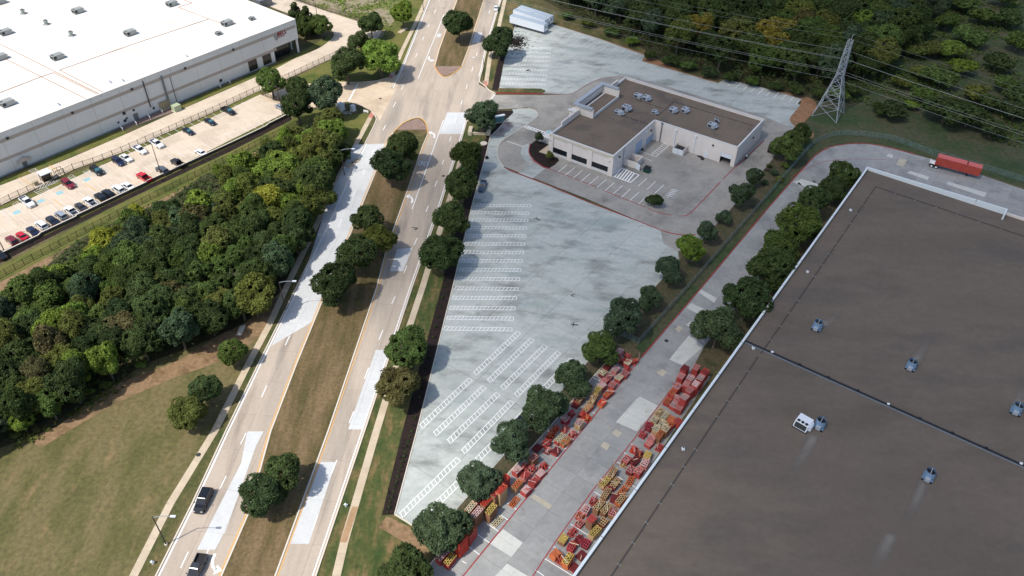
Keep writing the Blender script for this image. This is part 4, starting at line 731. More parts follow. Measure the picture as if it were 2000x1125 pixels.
b = MB(); tw(xa-1.2, wA-.02, t0-1.6, t0+1, 0, SH+.5); tw(xa-1.2, wA-.02, t1-1, t1+1.4, 0, SH+.5); rel(b, 'entrance_pier', M['cream'], sb, sb)
b = MB(); tw(xa-1.5, wA+.4, t0-1.9, t0-.6, SH+.502, SH+.75); rel(b, 'pier_cap', M['cap'], sb, sb)
RZS = math.atan2(su.y, su.x)
for x, y, s, lab, kd in ((1246, 189.5, (2.4, 1.7, 1.3), 'pale blue-grey roof unit, upper left pair, left one', 0), (1262, 193.5, (2.0, 2.2, 1.3), 'pale blue-grey roof unit, upper left pair, right one', 0), (1222.5, 214.5, (2.3, 2.2, 1.7), 'tall pale roof unit with dark open side near the tower', 1), (1208.5, 221.5, (2.5, 1.7, 1.2), 'low pale roof unit nearest the entrance tower', 0), (1278, 220.5, (1.5, 1.5, 1.1), 'small square pale roof unit on a white pad', 0), (1314, 217, (1.9, 2.3, 1.3), 'pale roof unit with side duct, left of the right pair', 0), (1337, 217, (1.7, 2.3, 1.3), 'pale roof unit, right of the right pair', 0), (1390, 247.5, (2.4, 1.9, 1.4), 'pale roof unit nearest the east wing corner', 0), (1398, 237.5, (1.0, 1.0, 1.3), 'small greenish roof unit behind the corner unit', 0)):
    hvac_unit('roof_unit', lab+' on the brown-grey roof', G(x, y+2, zr), RZS, s, 'hvac', 'air units on the brown-grey roof', kd)
for pts, lab in (([(1210, 224), (1268, 243)], 'thin dark cable on the brown-grey roof below the tall unit'), ([(1240, 194), (1296, 212)], 'thin dark cable on the brown-grey roof by the left pair of units'), ([(1284, 226), (1316, 198), (1470, 245)], 'long dark pipe bending along the brown-grey roof')): roof_pipe(pts, .07, lab, 'pipe', zr+.12, 5)
# bin enclosures, skip, hydrant
def enclosure(lab, pa, pb, dep, h, wall):
    A, B = G(*pa), G(*pb); u = (B-A).normalized(); v = Vector((-u.y, u.x, 0)); L_ = (B-A).length
    t = thing('bin_enclosure', lab, 'enclosure', A); m = lambda b, a0, a1, c0, c1, z0, z1: b.obox(A+u*((a0+a1)/2)+v*((c0+c1)/2)+UPV*((z0+z1)/2), u, v, UPV, abs(a1-a0)/2, abs(c1-c0)/2, (z1-z0)/2)
    for a0, a1 in ((0, .2), (L_-.2, L_)): b = MB(); m(b, a0, a1, .1, dep, 0, h); rel(b, 'side_wall', M['cream'], t, t)
    for a0, a1 in ((.21, L_/2-.03), (L_/2+.03, L_-.21)): b = MB(); m(b, a0, a1, .0, .1, .15, h-.15); rel(b, 'gate_leaf', M['hvaclight'], t, t)
    return t, A, u, v, L_
e, A, u, v, L_ = enclosure('cream walled bin enclosure with white gates against the court wall', (1250+497/8, 240+470/8), (1250+665/8, 240+525/8), 3.6, 2.1, 0)
bn2 = thing('dark_bin', 'dark open bin inside the white-gated enclosure', 'bin', A+u*(L_/2)+v*1.9, math.atan2(u.y, u.x)); b = MB(); b.box(-1.2, 1.2, -1.1, 1.1, .1, 1.5); b.obj('bin_body', M['grille'], bn2); b = MB(); b.box(-1.15, -.05, -1.1, 1.15, 1.5, 1.57); b.obj('bin_lid', M['black'], bn2)
t = thing('bin_enclosure', 'cream walled bin enclosure with one white gate beside the green skip', 'enclosure', G(1229, 330))
pw = [G(1050+1345/8, 240+660/8), G(1050+1525/8, 240+715/8), G(1050+1590/8, 240+755/8)]
b = MB(); wall_run(b, pw[:2], .2, 0, 2.2); rel(b, 'wall', M['cream'], t, t); b = MB(); wall_run(b, pw[1:], .1, .1, 2.1); rel(b, 'gate_leaf', M['hvaclight'], t, t)
b = MB(); wall_run(b, [pw[0]+sv*4.2+su*.2, pw[1]+sv*4.2], .2, 0, 2.2); rel(b, 'wall', M['cream'], t, t); b = MB(); wall_run(b, [pw[1]+sv*1.2, pw[1]+sv*4.0], .2, 0, 2.1); rel(b, 'wall', M['cream'], t, t)
gd = thing('green_dumpster', 'dark green open dumpster beside the cream enclosure wall', 'dumpster', G(1263, 336), RZS)
b = MB(); b.loft([[(-.85, -.8, .2), (.85, -.8, .2), (.85, .7, .2), (-.85, .7, .2)], [(-.95, -.95, 1.35), (.95, -.95, 1.35), (.95, .9, 1.7), (-.95, .9, 1.7)]]); b.obj('body', M['green'], gd)
b = MB(); b.face([(-.9, -.9, 1.365), (.9, -.9, 1.365), (.9, .85, 1.71), (-.9, .85, 1.71)]); b.obj('open_top', M['black'], gd)
for s_ in (-1, 1): b = MB(); b.box(s_*1.02-.07, s_*1.02+.07, -.7, .6, .95, 1.1); b.obj('fork_pocket', M['green'], gd)
for x, y, lab in ((1244, 306, 'black rubber mat crumpled on the court near the green dumpster'), (1242, 311.5, 'dark scrap sheet on the court beside the cream enclosure'), (1367, 306.5, 'dark scrap mat on the court, upper of two'), (1372, 310.5, 'dark scrap mat on the court, lower of two'), (1254, 293, 'dark scrap lying inside the hatched court marking')):
    t = thing('scrap_mat', lab, 'scrap', G(x, y), rnd.random()*3); b = MB(); rr = random.Random(x)
    b.loft([[(.9*math.cos(k*.785)*rr.uniform(.7, 1.2), .55*math.sin(k*.785)*rr.uniform(.7, 1.2), z) for k in range(8)] for z in (.1, .22)]); b.obj('mat', M['black'], t)
# ---------------------------------------------------------------- big grey-roofed warehouse at right
WH = 8.0
Aw = G(1694, 326, WH); Bw = G(1118, 1125, WH); Aw.z = Bw.z = 0
wu = (Bw-Aw).normalized(); wv = Vector((-wu.y, wu.x, 0))          # wu towards the camera, wv into the roof
if wv.x < 0: wv = -wv
gw = thing('grey_warehouse', 'large warehouse with dark grey-brown flat roof and white parapet edge', 'warehouse', Aw)
wp = lambda a, c, z=0.0: Aw+wu*a+wv*c+UPV*z
LW, DW = 210.0, 160.0
def wbox(b, a0, a1, c0, c1, z0, z1): b.obox(wp((a0+a1)/2, (c0+c1)/2, (z0+z1)/2), wu, wv, UPV, abs(a1-a0)/2, abs(c1-c0)/2, (z1-z0)/2)
b = MB(); wbox(b, 0, LW, 0, .3, 0, WH-.06); rel(b, 'alley_wall', M['cream'], gw, gw); b = MB(); wbox(b, -0.0, .3, .3, DW, 0, WH-.06); rel(b, 'end_wall', M['cream'], gw, gw)
endc = (G(1968, 409, WH+.6)-Aw).dot(wv)
b = MB(); wbox(b, .32, LW, .31, DW, WH-1.1, WH-.75); rel(b, 'roof', M['roof'], gw, gw)
b = MB(); wbox(b, -.06, LW, -.06, .42, WH-.06, WH+.04); rel(b, 'side_coping', M['parapet'], gw, gw)
# the far parapet grows taller along its run; two lengths with a joint
def parapet_len(c0, c1, h0, h1):
    b = MB(); P_ = [wp(-.06, c0, 0), wp(-.06, c1, 0), wp(.42, c1, 0), wp(.42, c0, 0)]; hs = [WH+h0, WH+h1, WH+h1, WH+h0]
    lo = [Vector((p.x, p.y, WH-1.0)) for p in P_]; hi = [Vector((p.x, p.y, h)) for p, h in zip(P_, hs)]
    b.face(hi); b.face(lo[::-1])
    for k in range(4): j = (k+1) % 4; b.face([lo[k], lo[j], hi[j], hi[k]])
    rel(b, 'far_parapet', M['parapet'], gw, gw)
parapet_len(.43, endc*.79, .05, .75); parapet_len(endc*.795, endc, .75, .9)
b = MB(); wbox(b, -.06, 3.2, endc-.4, endc, WH-1, WH+.9); rel(b, 'parapet_return', M['parapet'], gw, gw)
for k in range(18): b = MB(); a = 6+k*11.7; wbox(b, a-.06, a+.06, -.07, .43, WH+.04, WH+.055); rel(b, 'coping_joint', M['steel'], gw, gw)
j0 = (G(1457, 667, WH-.7)-Aw).dot(wu); b = MB(); wbox(b, j0-.22, j0+.22, .45, DW, WH-.75, WH-.5); rel(b, 'expansion_joint', M['black'], gw, gw); b = MB(); wbox(b, j0+.24, j0+.6, .45, DW, WH-.75, WH-.62); rel(b, 'joint_flashing', M['steel'], gw, gw)
for k in range(26): b = MB(); c = 6.5+k*6.1; wbox(b, j0-.35, j0+.1, c-.25, c+.25, WH-.5, WH-.35); rel(b, 'joint_cover', M['black'] if k % 4 else M['hvaclight'], gw, gw)
zr2 = WH-.75
def roof_line(pts, lab, nblk):
    return roof_pipe(pts, .1, lab, 'pipe', zr2+.16, nblk)
roof_line([(1180, 1145), (1380, 845), (1480, 697)], 'dark gas pipe on blocks along the near part of the grey roof', 5.5); roof_line([(1486, 690), (1575, 562), (1710, 364), (2000, 461), (2060, 482)], 'dark gas pipe on blocks bending round the far corner of the grey roof', 5.5)
def exhaust_fan(lab, px, rz):
    p = G(px[0], px[1]+8, zr2); t = thing('exhaust_fan', lab, 'roof fan', p, rz, 'blue exhaust fans on the grey roof')
    b = MB(); b.box(-.95, .95, -.95, .95, 0, .35); b.obj('fan_base', M['fan'], t)
    b = MB(); b.tube((0, 0, .35), (0, 0, .75), .8, 1.0, 16); b.tube((0, 0, .75), (0, 0, 2.1), 1.02, .86, 16, 0, False); b.obj('fan_housing', M['fan'], t)
    b = MB(); b.tube((0, 0, 1.5), (0, 0, 1.55), .8, .8, 16); b.obj('fan_throat', M['black'], t)
    b = MB(); b.box(-.05, .05, -.84, .84, 1.75, 2.12); b.obj('damper_divider', M['hvac'], t)
    b = MB(); b.box(-.45, .45, -1.5, -.9, .35, 1.1); b.obj('motor_box', M['hvac'], t)
    for s_ in (-1, 1): b = MB(); b.box(s_*.75-.2, s_*.75+.2, -1.15, -.9, .02, .3); b.obj('fan_foot', M['black'], t)
    return t
RZW = math.atan2(wv.y, wv.x)
for x, y, lab in ((1595, 633, 'blue exhaust fan on the grey roof nearest the tree-side parapet'), (1778, 710, 'blue exhaust fan in the middle of the far grey roof half'), (1983, 796, 'blue exhaust fan at the right border beyond the roof joint'), (1600, 825, 'blue exhaust fan touching the white air unit on the grey roof'), (1812, 925, 'blue exhaust fan alone on the near half of grey roof')): exhaust_fan(lab, (x, y), RZW)
t = thing('white_air_unit', 'white air unit with three fans and sloped grille on the grey roof', 'air conditioner', G(1567, 831, zr2), RZW-R(6))
b = MB(); b.loft([[(-1.35, -1.5, .2), (1.35, -1.5, .2), (1.35, 1.4, .2), (-1.35, 1.4, .2)], [(-1.35, -1.05, 1.5), (1.35, -1.05, 1.5), (1.35, 1.4, 1.5), (-1.35, 1.4, 1.5)]]); b.obj('cabinet', M['hvaclight'], t)
b = MB(); b.face([(-1.15, -1.485, .32), (1.15, -1.485, .32), (1.15, -1.115, 1.4), (-1.15, -1.115, 1.4)]); b.obj('coil_grille', M['grille'], t)
for k in (-.8, 0, .8): b = MB(); b.tube((k, -.6, 1.5), (k, -.6, 1.56), .33, .33, 12); b.obj('fan_guard', M['black'], t)
b = MB(); b.loft([[(1.36, -.9, .3), (1.9, -.6, .3), (1.9, .9, .3), (1.36, 1.2, .3)], [(1.36, -.9, 1.35), (1.75, -.6, 1.1), (1.75, .9, 1.1), (1.36, 1.2, 1.35)]]); b.obj('air_hood', M['hvaclight'], t)
b = MB(); b.box(-1.5, 1.5, -1.6, 1.5, 0, .2); b.obj('roof_kerb', M['black'], t)
for x, y, lab in ((1661, 410.5, 'small white stub vent on grey roof near the far corner'), (1577, 531, 'small white stub vent on grey roof beside the tall tree row'), (1471, 680, 'small white stub vent on grey roof just beside the roof joint'), (1334, 877, 'small white stub vent on grey roof above the yellow crates')): vent_cowl('stub_vent', lab, G(x, y+1, zr2), .28, .6, 'small stub vents on the grey roof', 'hvaclight')
# pale wash streaks below the fans
def streak_mat():
    m, n, l, b = new_mat('dust_streak'); tc_ = n.new('ShaderNodeTexCoord'); sp = n.new('ShaderNodeSeparateXYZ'); l.new(tc_.outputs['Generated'], sp.inputs[0])
    def tri(sock, lo, hi):
        a = n.new('ShaderNodeMapRange'); a.interpolation_type = 'SMOOTHSTEP'; a.inputs[1].default_value = lo; a.inputs[2].default_value = hi; l.new(sock, a.inputs[0]); return a.outputs[0]
    def mul(a, c): k = n.new('ShaderNodeMath'); k.operation = 'MULTIPLY'; l.new(a, k.inputs[0]); l.new(c, k.inputs[1]); return k.outputs[0]
    g = n.new('ShaderNodeNewGeometry'); t_ = n.new('ShaderNodeTexNoise'); t_.inputs['Scale'].default_value = .3; l.new(g.outputs['Position'], t_.inputs['Vector'])
    f = mul(mul(tri(sp.outputs[0], 0, .5), tri(sp.outputs[0], 1, .5)), mul(tri(sp.outputs[1], -.05, .12), tri(sp.outputs[1], 1, .1)))
    f = mul(f, tri(t_.outputs['Fac'], -.6, .9))
    b.inputs['Base Color'].default_value = (*col(126, 120, 112)[:3], 1); b.inputs['Roughness'].default_value = 1
    tr = n.new('ShaderNodeBsdfTransparent'); mx = n.new('ShaderNodeMixShader'); out = [x for x in n if x.type == 'OUTPUT_MATERIAL'][0]
    l.new(f, mx.inputs[0]); l.new(tr.outputs[0], mx.inputs[1]); l.new(b.outputs[0], mx.inputs[2]); l.new(mx.outputs[0], out.inputs[0]); return m
SM = streak_mat()
for (x, y), (x2, y2), w0_, w1_ in (((1597, 640), (1655, 605), 3.2, 1.2), ((1780, 716), (1822, 652), 3.4, 1.8), ((1982, 800), (2010, 735), 3.2, 2), ((1595, 845), (1530, 955), 2.2, 3.4), ((1808, 935), (1755, 1060), 3.0, 1.2), ((1745, 1040), (1690, 1140), 1.6, 4)):
    A, B = G(x, y, zr2+.012), G(x2, y2, zr2+.012); d = (B-A); L_ = d.length; b = MB(); b.face([(-w0_/2, 0, 0), (w0_/2, 0, 0), (w1_/2, L_, 0), (-w1_/2, L_, 0)]); o = b.obj('dust_streak', SM, gw); o.matrix_local = Matrix.Translation(A-Aw) @ Matrix.Rotation(math.atan2(d.y, d.x)-math.pi/2, 4, 'Z')
# ================================================================ the cloud that shades the right half (far above the drone)
def make_cloud():
    base = 1500.0; off = Vector((SD.x, SD.y, 0))*(base/SD.z)
    rim = [(30, 460), (12, 345), (14, 290), (6, 250), (-10, 222), (-34, 200), (-46, 180), (-44, 158), (-32, 136), (-18, 122), (-9, 106), (3, 94), (6, 82), (8, 68), (12, 40), (60, 0), (300, -30), (460, 60), (480, 300), (420, 480), (200, 540)]
    def sd(x, y):
        dm = 1e9; ins = False; n = len(rim); j = n-1
        for k in range(n):
            (x0, y0), (x1, y1) = rim[j], rim[k]; ex, ey = x1-x0, y1-y0; t = max(0, min(1, ((x-x0)*ex+(y-y0)*ey)/(ex*ex+ey*ey)))
            dm = min(dm, (x-x0-ex*t)**2+(y-y0-ey*t)**2)
            if (y1 > y) != (y0 > y) and x < (x0-x1)*(y-y1)/(y0-y1)+x1: ins = not ins
            j = k
        return math.sqrt(dm)*(1 if ins else -1)
    S = 7.0; X0, Y0, NX, NY = -84, -70, 84, 92; b = MB(); T = []
    for j in range(NY):
        for i in range(NX):
            x, y = X0+i*S, Y0+j*S; f = max(0, min(1, (sd(x, y)+13+5*math.sin(x*.09+y*.05)+3*math.sin(y*.17-x*.03))/30)); f = f*f*(3-2*f)
            T.append(f*(1+.1*math.sin(x*.045+1)*math.sin(y*.037)+.07*math.sin(x*.11+y*.07)))
    b.v = [(X0+(k % NX)*S+off.x, Y0+(k//NX)*S+off.y, base+75*t) for k, t in enumerate(T)]+[(X0+(k % NX)*S+off.x, Y0+(k//NX)*S+off.y, base-25*t) for k, t in enumerate(T)]
    N = NX*NY
    for j in range(NY-1):
        for i in range(NX-1):
            q_ = (j*NX+i, j*NX+i+1, (j+1)*NX+i+1, (j+1)*NX+i)
            if max(T[k] for k in q_) > 0: b.f += [q_, tuple(N+k for k in q_[::-1])]; b.m += [0, 0]
    m = bpy.data.materials.new('cloud_vapour'); m.use_nodes = True; n = m.node_tree.nodes; n.clear()
    o = n.new('ShaderNodeOutputMaterial'); v = n.new('ShaderNodeVolumePrincipled'); v.inputs['Color'].default_value = (1, 1, 1, 1); v.inputs['Density'].default_value = CLOUD_DENS; v.inputs['Anisotropy'].default_value = .6
    m.node_tree.links.new(v.outputs[0], o.inputs['Volume'])
    me = b.mesh('cloud', m); bm = bmesh.new(); bm.from_mesh(me); bmesh.ops.remove_doubles(bm, verts=[v_ for v_ in bm.verts if abs(v_.co.z-base) < 1e-4], dist=1e-3); loose = [v_ for v_ in bm.verts if not v_.link_faces]; bmesh.ops.delete(bm, geom=loose, context='VERTS'); bm.to_mesh(me); bm.free()
    tag(put('cloud', me), 'broad white cloud drifting high above the lot', None, None, 'stuff')
CLOUD_DENS = 0.0125
make_cloud()
# ================================================================ fences
PK = {}
def fence(lab, px, sp, h, mat, kind, rails=(.25, .95), post=.05, group=None):
    P = GP(px); t = thing('fence' if kind == 'picket' else 'chain_link_fence', lab, 'fence', P[0], 0, group)
    if (kind, h) not in PK:
        b = MB()
        if kind == 'picket':
            for k in range(16): x = (k+.5)/16; b.obox((x, 0, h*.5), (1, 0, 0), (0, 1, 0), UPV, .0045, .012, h*.46)
        else:
            for k in range(14):
                x = k/14; b.tube((x, 0, .05), (min(1, x+.5), 0, .05+(h-.1)*min(1, (1-x)/.5)), .009, .009, 3, 0, False); b.tube((1-x, 0, .05), (max(0, 1-x-.5), 0, .05+(h-.1)*min(1, (1-x)/.5)), .009, .009, 3, 0, False)
        b2 = MB(); b2.box(-post, post, -post, post, 0, h+.12)
        PK[(kind, h)] = (b.mesh('infill', M[mat]), b2.mesh('post', M[mat]))
    inf, pm = PK[(kind, h)]
    b3 = MB(); b3.box(0, 1, -.025, .025, -.03, .03); rm = b3.mesh('rail', M[mat])
    for a, c in zip(P, P[1:]):
        d = c-a; n = max(1, round(d.length/sp)); ang = math.atan2(d.y, d.x)
        for r_ in rails: o = put('rail', rm, t); o.location = a-P[0]+UPV*h*r_; o.rotation_euler = (0, 0, ang); o.scale = (d.length, 1, 1)
        for k in range(n):
            o = put('post', pm, t); o.location = a+d*(k/n)-P[0]
            o = put('picket_panel' if kind == 'picket' else 'wire_mesh', inf, t); o.location = a+d*(k/n)-P[0]; o.rotation_euler = (0, 0, ang); o.scale = (d.length/n, 1, 1); o['kind'] = 'stuff'
    o = put('post', pm, t); o.location = P[-1]-P[0]; return t
fence('dark metal fence between the service road and the car park, left of the gate shelter', [(-80, 443), (21, 391), (56, 375), (68, 369)], 2.8, 1.9, 'fence', 'picket')
fence('dark metal fence between the service road and the car park, right of the gate shelter', [(126, 340), (144, 331), (184, 319), (239, 297.5), (417.5, 219), (508, 176)], 2.8, 1.9, 'fence', 'picket')
fence('dark metal fence along the service road above the green lawn', [(553, 158), (612, 130), (687, 96)], 2.8, 1.9, 'fence', 'picket')
fence('dark metal fence between the car park ditch and the wood', [(-80, 588), (48, 517), (232, 421), (450, 311), (580, 245)], 2.45, 1.8, 'fence', 'picket')
fence('long brown metal fence beside the weedy field at the top', [(540, -14), (572, 0), (630, 20), (675, 32), (704, 43), (716, 52)], 2.6, 1.9, 'fence', 'picket')
fence('short fence by the shaded drive under the oaks', [(510, 186), (530, 193), (556, 202)], 2.2, 1.5, 'fence', 'picket')
CLF = [(1208, 654), (1247, 672), (1345, 562), (1400, 498), (1497, 388)]+smooth_px([(1497, 388), (1550, 325), (1580, 291), (1600, 276), (1625, 267), (1656, 264), (1719, 270), (1750, 277), (1825, 304), (1900, 325), (2000, 356), (2060, 378)], 2)[1:]
fence('green grey chain link fence curving round the alley and red container', CLF, 3.0, 1.8, 'chain', 'chain', (1.0,), .045)
# ================================================================ street lamps
def lamp(lab, px, h, az, arm=3.0, nm='street_lamp', m='bronze', two=False, grp=None):
    t = thing(nm, lab, 'street lamp', G(*px), 0, grp); b = MB(); b.tube((0, 0, 0), (0, 0, .35), .3, .28, 10); b.obj('lamp_base', M['kerb'], t)
    b = MB(); b.tube((0, 0, .35), (0, 0, h), .13, .09, 8); b.obj('pole', M[m], t)
    for d in ([azv(az), -azv(az)] if two else [azv(az)]):
        b = MB(); b.path([(0, 0, h-.2), tuple(d*arm*.4+UPV*(h+.15)), tuple(d*arm+UPV*(h+.25))], .06, 5); b.obj('lamp_arm', M['galv' if arm > 1 else m], t)
        b = MB(); p = d*(arm+.35)+UPV*(h+.22); b.obox(p, d, Vector((-d.y, d.x, 0)), UPV, .45, .2, .09); b.obj('lamp_head', M['hvaclight' if arm > 1 else m], t)
    return t
lamp('street lamp on the lawn side of the pavement near the black car', (325, 1064), 8.8, 90, 3.2, m='bronze'); b = None
lamp('street lamp in the wood with only its white head showing', (558, 607), 9.0, 88, 3.2)
lamp('street lamp by the pavement where the wood ends', (673, 343), 8.8, 88, 3.2)
lamp('street lamp on the far right verge by the mulch strip', (945, 160), 8.8, 270, 3.0)
lamp('slim tall street lamp at the far end of the left pavement', (827, 22), 8.8, 90, 3.0)
for x, y, lab in ((315.5, 342, 'tall thin car park lamp behind the grey estate car'), (9, 491, 'tall thin car park lamp at the left edge by the wall'), (552.5, 228, 'tall thin twin-headed lamp beside the car park oaks')): lamp(lab, (x, y), 10.2, 306, .6, 'car_park_lamp', 'bronze', x > 500)
lamp('thin pole lamp behind the far conifers by the service road', (621, 42), 8, 300, .6, 'car_park_lamp', 'bronze')
# ================================================================ pylon and lines
PB = G(1617, 224); pd = azv(34); ld = azv(124)
py_ = thing('pylon', 'grey lattice steel pylon with three cross arms at the meadow edge', 'pylon', PB)
def pcorner(sx, sy, z):
    wd = 4.1+(1.05-4.1)*min(1, z/14.0) if z < 14 else 1.05-(z-14)*.035
    return pd*sx*wd+ld*sy*wd*1.0+UPV*z
ZL = [0, 4.2, 8, 11, 14, 16.2, 18.6, 21, 23.4, 25.8]
for sx in (-1, 1):
    for sy in (-1, 1): b = MB(); b.path([pcorner(sx, sy, z) for z in ZL], .16, 5); b.obj('leg', M['galv'], py_)
for (s0, s1) in (((-1, -1), (1, -1)), ((1, -1), (1, 1)), ((1, 1), (-1, 1)), ((-1, 1), (-1, -1))):
    for z0, z1 in zip(ZL, ZL[1:]):
        b = MB(); b.tube(pcorner(*s0, z0), pcorner(*s1, z1), .085, .085, 4); b.obj('diagonal_brace', M['galv'], py_); b = MB(); b.tube(pcorner(*s1, z0), pcorner(*s0, z1), .085, .085, 4); b.obj('diagonal_brace', M['galv'], py_)
        b = MB(); b.tube(pcorner(*s0, z1), pcorner(*s1, z1), .07, .07, 4); b.obj('horizontal_brace', M['galv'], py_)
ARMS = [(15.4, 3.4), (18.6, 5.4), (22.4, 3.2)]
for z, a in ARMS:
    for s_ in (-1, 1):
        b = MB(); tip = pd*s_*a+UPV*(z+.1)
        for sy in (-1, 1): b.tube(pcorner(s_, sy, z), tip, .08, .08, 4); b.tube(pcorner(s_, sy, z+1.2), tip, .07, .07, 4)
        b.obj('cross_arm', M['galv'], py_)
        b = MB()
        for k in range(6): b.tube(tip-UPV*(.1+k*.2), tip-UPV*(.1+k*.2+.12), .14, .14, 8)
        b.tube(tip, tip-UPV*1.3, .03, .03, 4); b.obj('insulator', plain('insulator_grey', col(120, 116, 112), .4), py_)
for s_ in (-1, 1): b = MB(); b.tube(pcorner(s_, 0, 25.8), pd*s_*2.0+UPV*27, .08, .06, 4); b.obj('earth_peak', M['galv'], py_)
LV = ['lowest', 'middle', 'upper']; k = 0
wm = plain('wire_aluminium', col(150, 154, 150), .6, .2)
for li, (z, a) in enumerate(ARMS+[(28.4, 2.0)]):
    for s_ in (-1, 1):
        A0 = PB+pd*s_*a+UPV*(z-1.3); pts = []
        for i in range(-22, 23):
            tt = i*15.0; sg = abs(tt); s2 = 7.0*(1-((sg-165)/165.0)**2) if sg < 330 else 0; pts.append(A0+ld*tt-UPV*s2)
        side_ = 'nearer' if s_ < 0 else 'farther'
        t = thing('power_line', ('thin earth wire over the pylon top, %s one' % side_) if li == 3 else ('power line hanging from the %s pylon arm, %s side' % (LV[li], side_)), 'power line', A0, 0, 'power lines over the grove')
        b = MB(); b.path([p-A0 for p in pts], .034 if li < 3 else .018, 4); b.obj('wire', wm, t)
# ================================================================ vehicles
CM = {}
def ringx(y, zb, zm, zt, hw, tk=.93): return [(-hw*.96, y, zb), (-hw, y, zm), (-hw*tk, y, zt), (hw*tk, y, zt), (hw, y, zm), (hw*.96, y, zb)]
SPEC = dict(
 sedan=dict(st=[(-2.42, .55, .72, .72), (-2.3, .7, .92, .86), (-1.7, .72, 1.02, .92), (-.6, .7, .97, .925), (.9, .7, .95, .925), (1.7, .68, .88, .9), (2.2, .62, .76, .82), (2.42, .52, .62, .66)], cab=(-1.72, 1.02, -.95, .2, .97, 1.44, .84, .62), wy=(-1.45, 1.45), wr=.33),
 suv=dict(st=[(-2.45, .6, .8, .8), (-2.35, .8, 1.08, .92), (-1.5, .82, 1.1, .96), (.9, .8, 1.06, .96), (1.75, .78, 1.02, .93), (2.3, .7, .9, .85), (2.48, .55, .72, .7)], cab=(-2.33, 1.1, -2.0, .35, 1.07, 1.76, .9, .72), wy=(-1.5, 1.5), wr=.37),
 pickup=dict(st=[(-.95, .7, 1.12, 1.0), (.9, .7, 1.12, 1.0), (1.3, .75, 1.14, 1.0), (2.4, .75, 1.08, .96), (2.85, .7, .95, .88), (2.98, .6, .78, .76)], cab=(-.93, 1.4, -.75, .5, 1.12, 1.86, .92, .76), wy=(-1.85, 1.85), wr=.41, bed=(-2.95, -.96)),
)
def car_meshes(k):
    if k in CM: return CM[k]
    S = SPEC[k]; d = {}
    b = MB(); b.loft([ringx(y, .3, zm, zt, hw) for y, zm, zt, hw in S['st']]); y0, y1, r0, r1, zb, zt, w0, w1 = S['cab']
    b.loft([[(-w0, y0, zb-.03), (w0, y0, zb-.03), (w0, y1, zb-.03), (-w0, y1, zb-.03)], [(-w1, r0, zt-.06), (w1, r0, zt-.06), (w1, r1, zt-.06), (-w1, r1, zt-.06)], [(-w1*.86, r0+.12, zt), (w1*.86, r0+.12, zt), (w1*.86, r1-.12, zt), (-w1*.86, r1-.12, zt)]])
    if 'bed' in S:
        f0, f1 = S['bed']; b.box(-.98, .98, f0, f1, .38, .66); b.box(-1.0, -.88, f0, f1, .66, 1.14); b.box(.88, 1.0, f0, f1, .66, 1.14); b.box(-.88, .88, f0, f0+.09, .66, 1.12)
    d['body'] = b
    if 'bed' in S: b = MB(); b.box(-.87, .87, f0+.1, f1-.01, .662, .68); d['bed_floor'] = b
    def pane(p, q, r, s, off=.012):
        p, q, r, s = map(Vector, (p, q, r, s)); n = (q-p).cross(s-p).normalized()*off; c = (p+q+r+s)/4; b = MB(); b.face([c+(x-c)*.9+n for x in (p, q, r, s)]); return b
    Z0, Z1 = zb, zt-.06
    d['windscreen'] = pane((w0, y1, Z0), (-w0, y1, Z0), (-w1, r1, Z1), (w1, r1, Z1)); d['rear_window'] = pane((-w0, y0, Z0), (w0, y0, Z0), (w1, r0, Z1), (-w1, r0, Z1))
    d['side_window'] = pane((w0, y0, Z0), (w0, y1, Z0), (w1, r1, Z1), (w1, r0, Z1)); d['side_window#'] = pane((-w0, y1, Z0), (-w0, y0, Z0), (-w1, r0, Z1), (-w1, r1, Z1))
    b = MB(); r = S['wr']; b.tube((-.12, 0, 0), (.12, 0, 0), r, r, 14); d['wheel'] = b
    b = MB(); b.tube((.121, 0, 0), (.135, 0, 0), r*.62, r*.55, 10); d['rim'] = b
    yf, yr = S['st'][-1][0], (S['bed'][0] if 'bed' in S else S['st'][0][0]); hf = S['st'][-2][3]; zf = S['st'][-2][2]-.12
    b = MB(); b.box(-.17, .17, yf-.3, yf-.06, zf-.1, zf+.06); d['headlight'] = b
    b = MB(); b.box(-.09, .09, yr-.012, yr+.1, .72, .98); d['tail_light'] = b
    b = MB(); b.box(-.12, .12, -.08, .08, -.07, .07); d['mirror'] = b
    b = MB(); b.box(-.45, .45, yf-.07, yf+.012, .48, .68); d['front_grille'] = b
    CM[k] = {n: bb.mesh(n, M[dict(body='p_white', bed_floor='black', windscreen='glass', rear_window='glass', side_window='glass', wheel='tyre', rim='rim', headlight='lamp_lens', tail_light='tail', mirror='black', front_grille='grille').get(n.strip('#'))]) for n, bb in d.items()}
    CM[k]['_'] = (hf, yf, yr, y1, w0, zb); return CM[k]
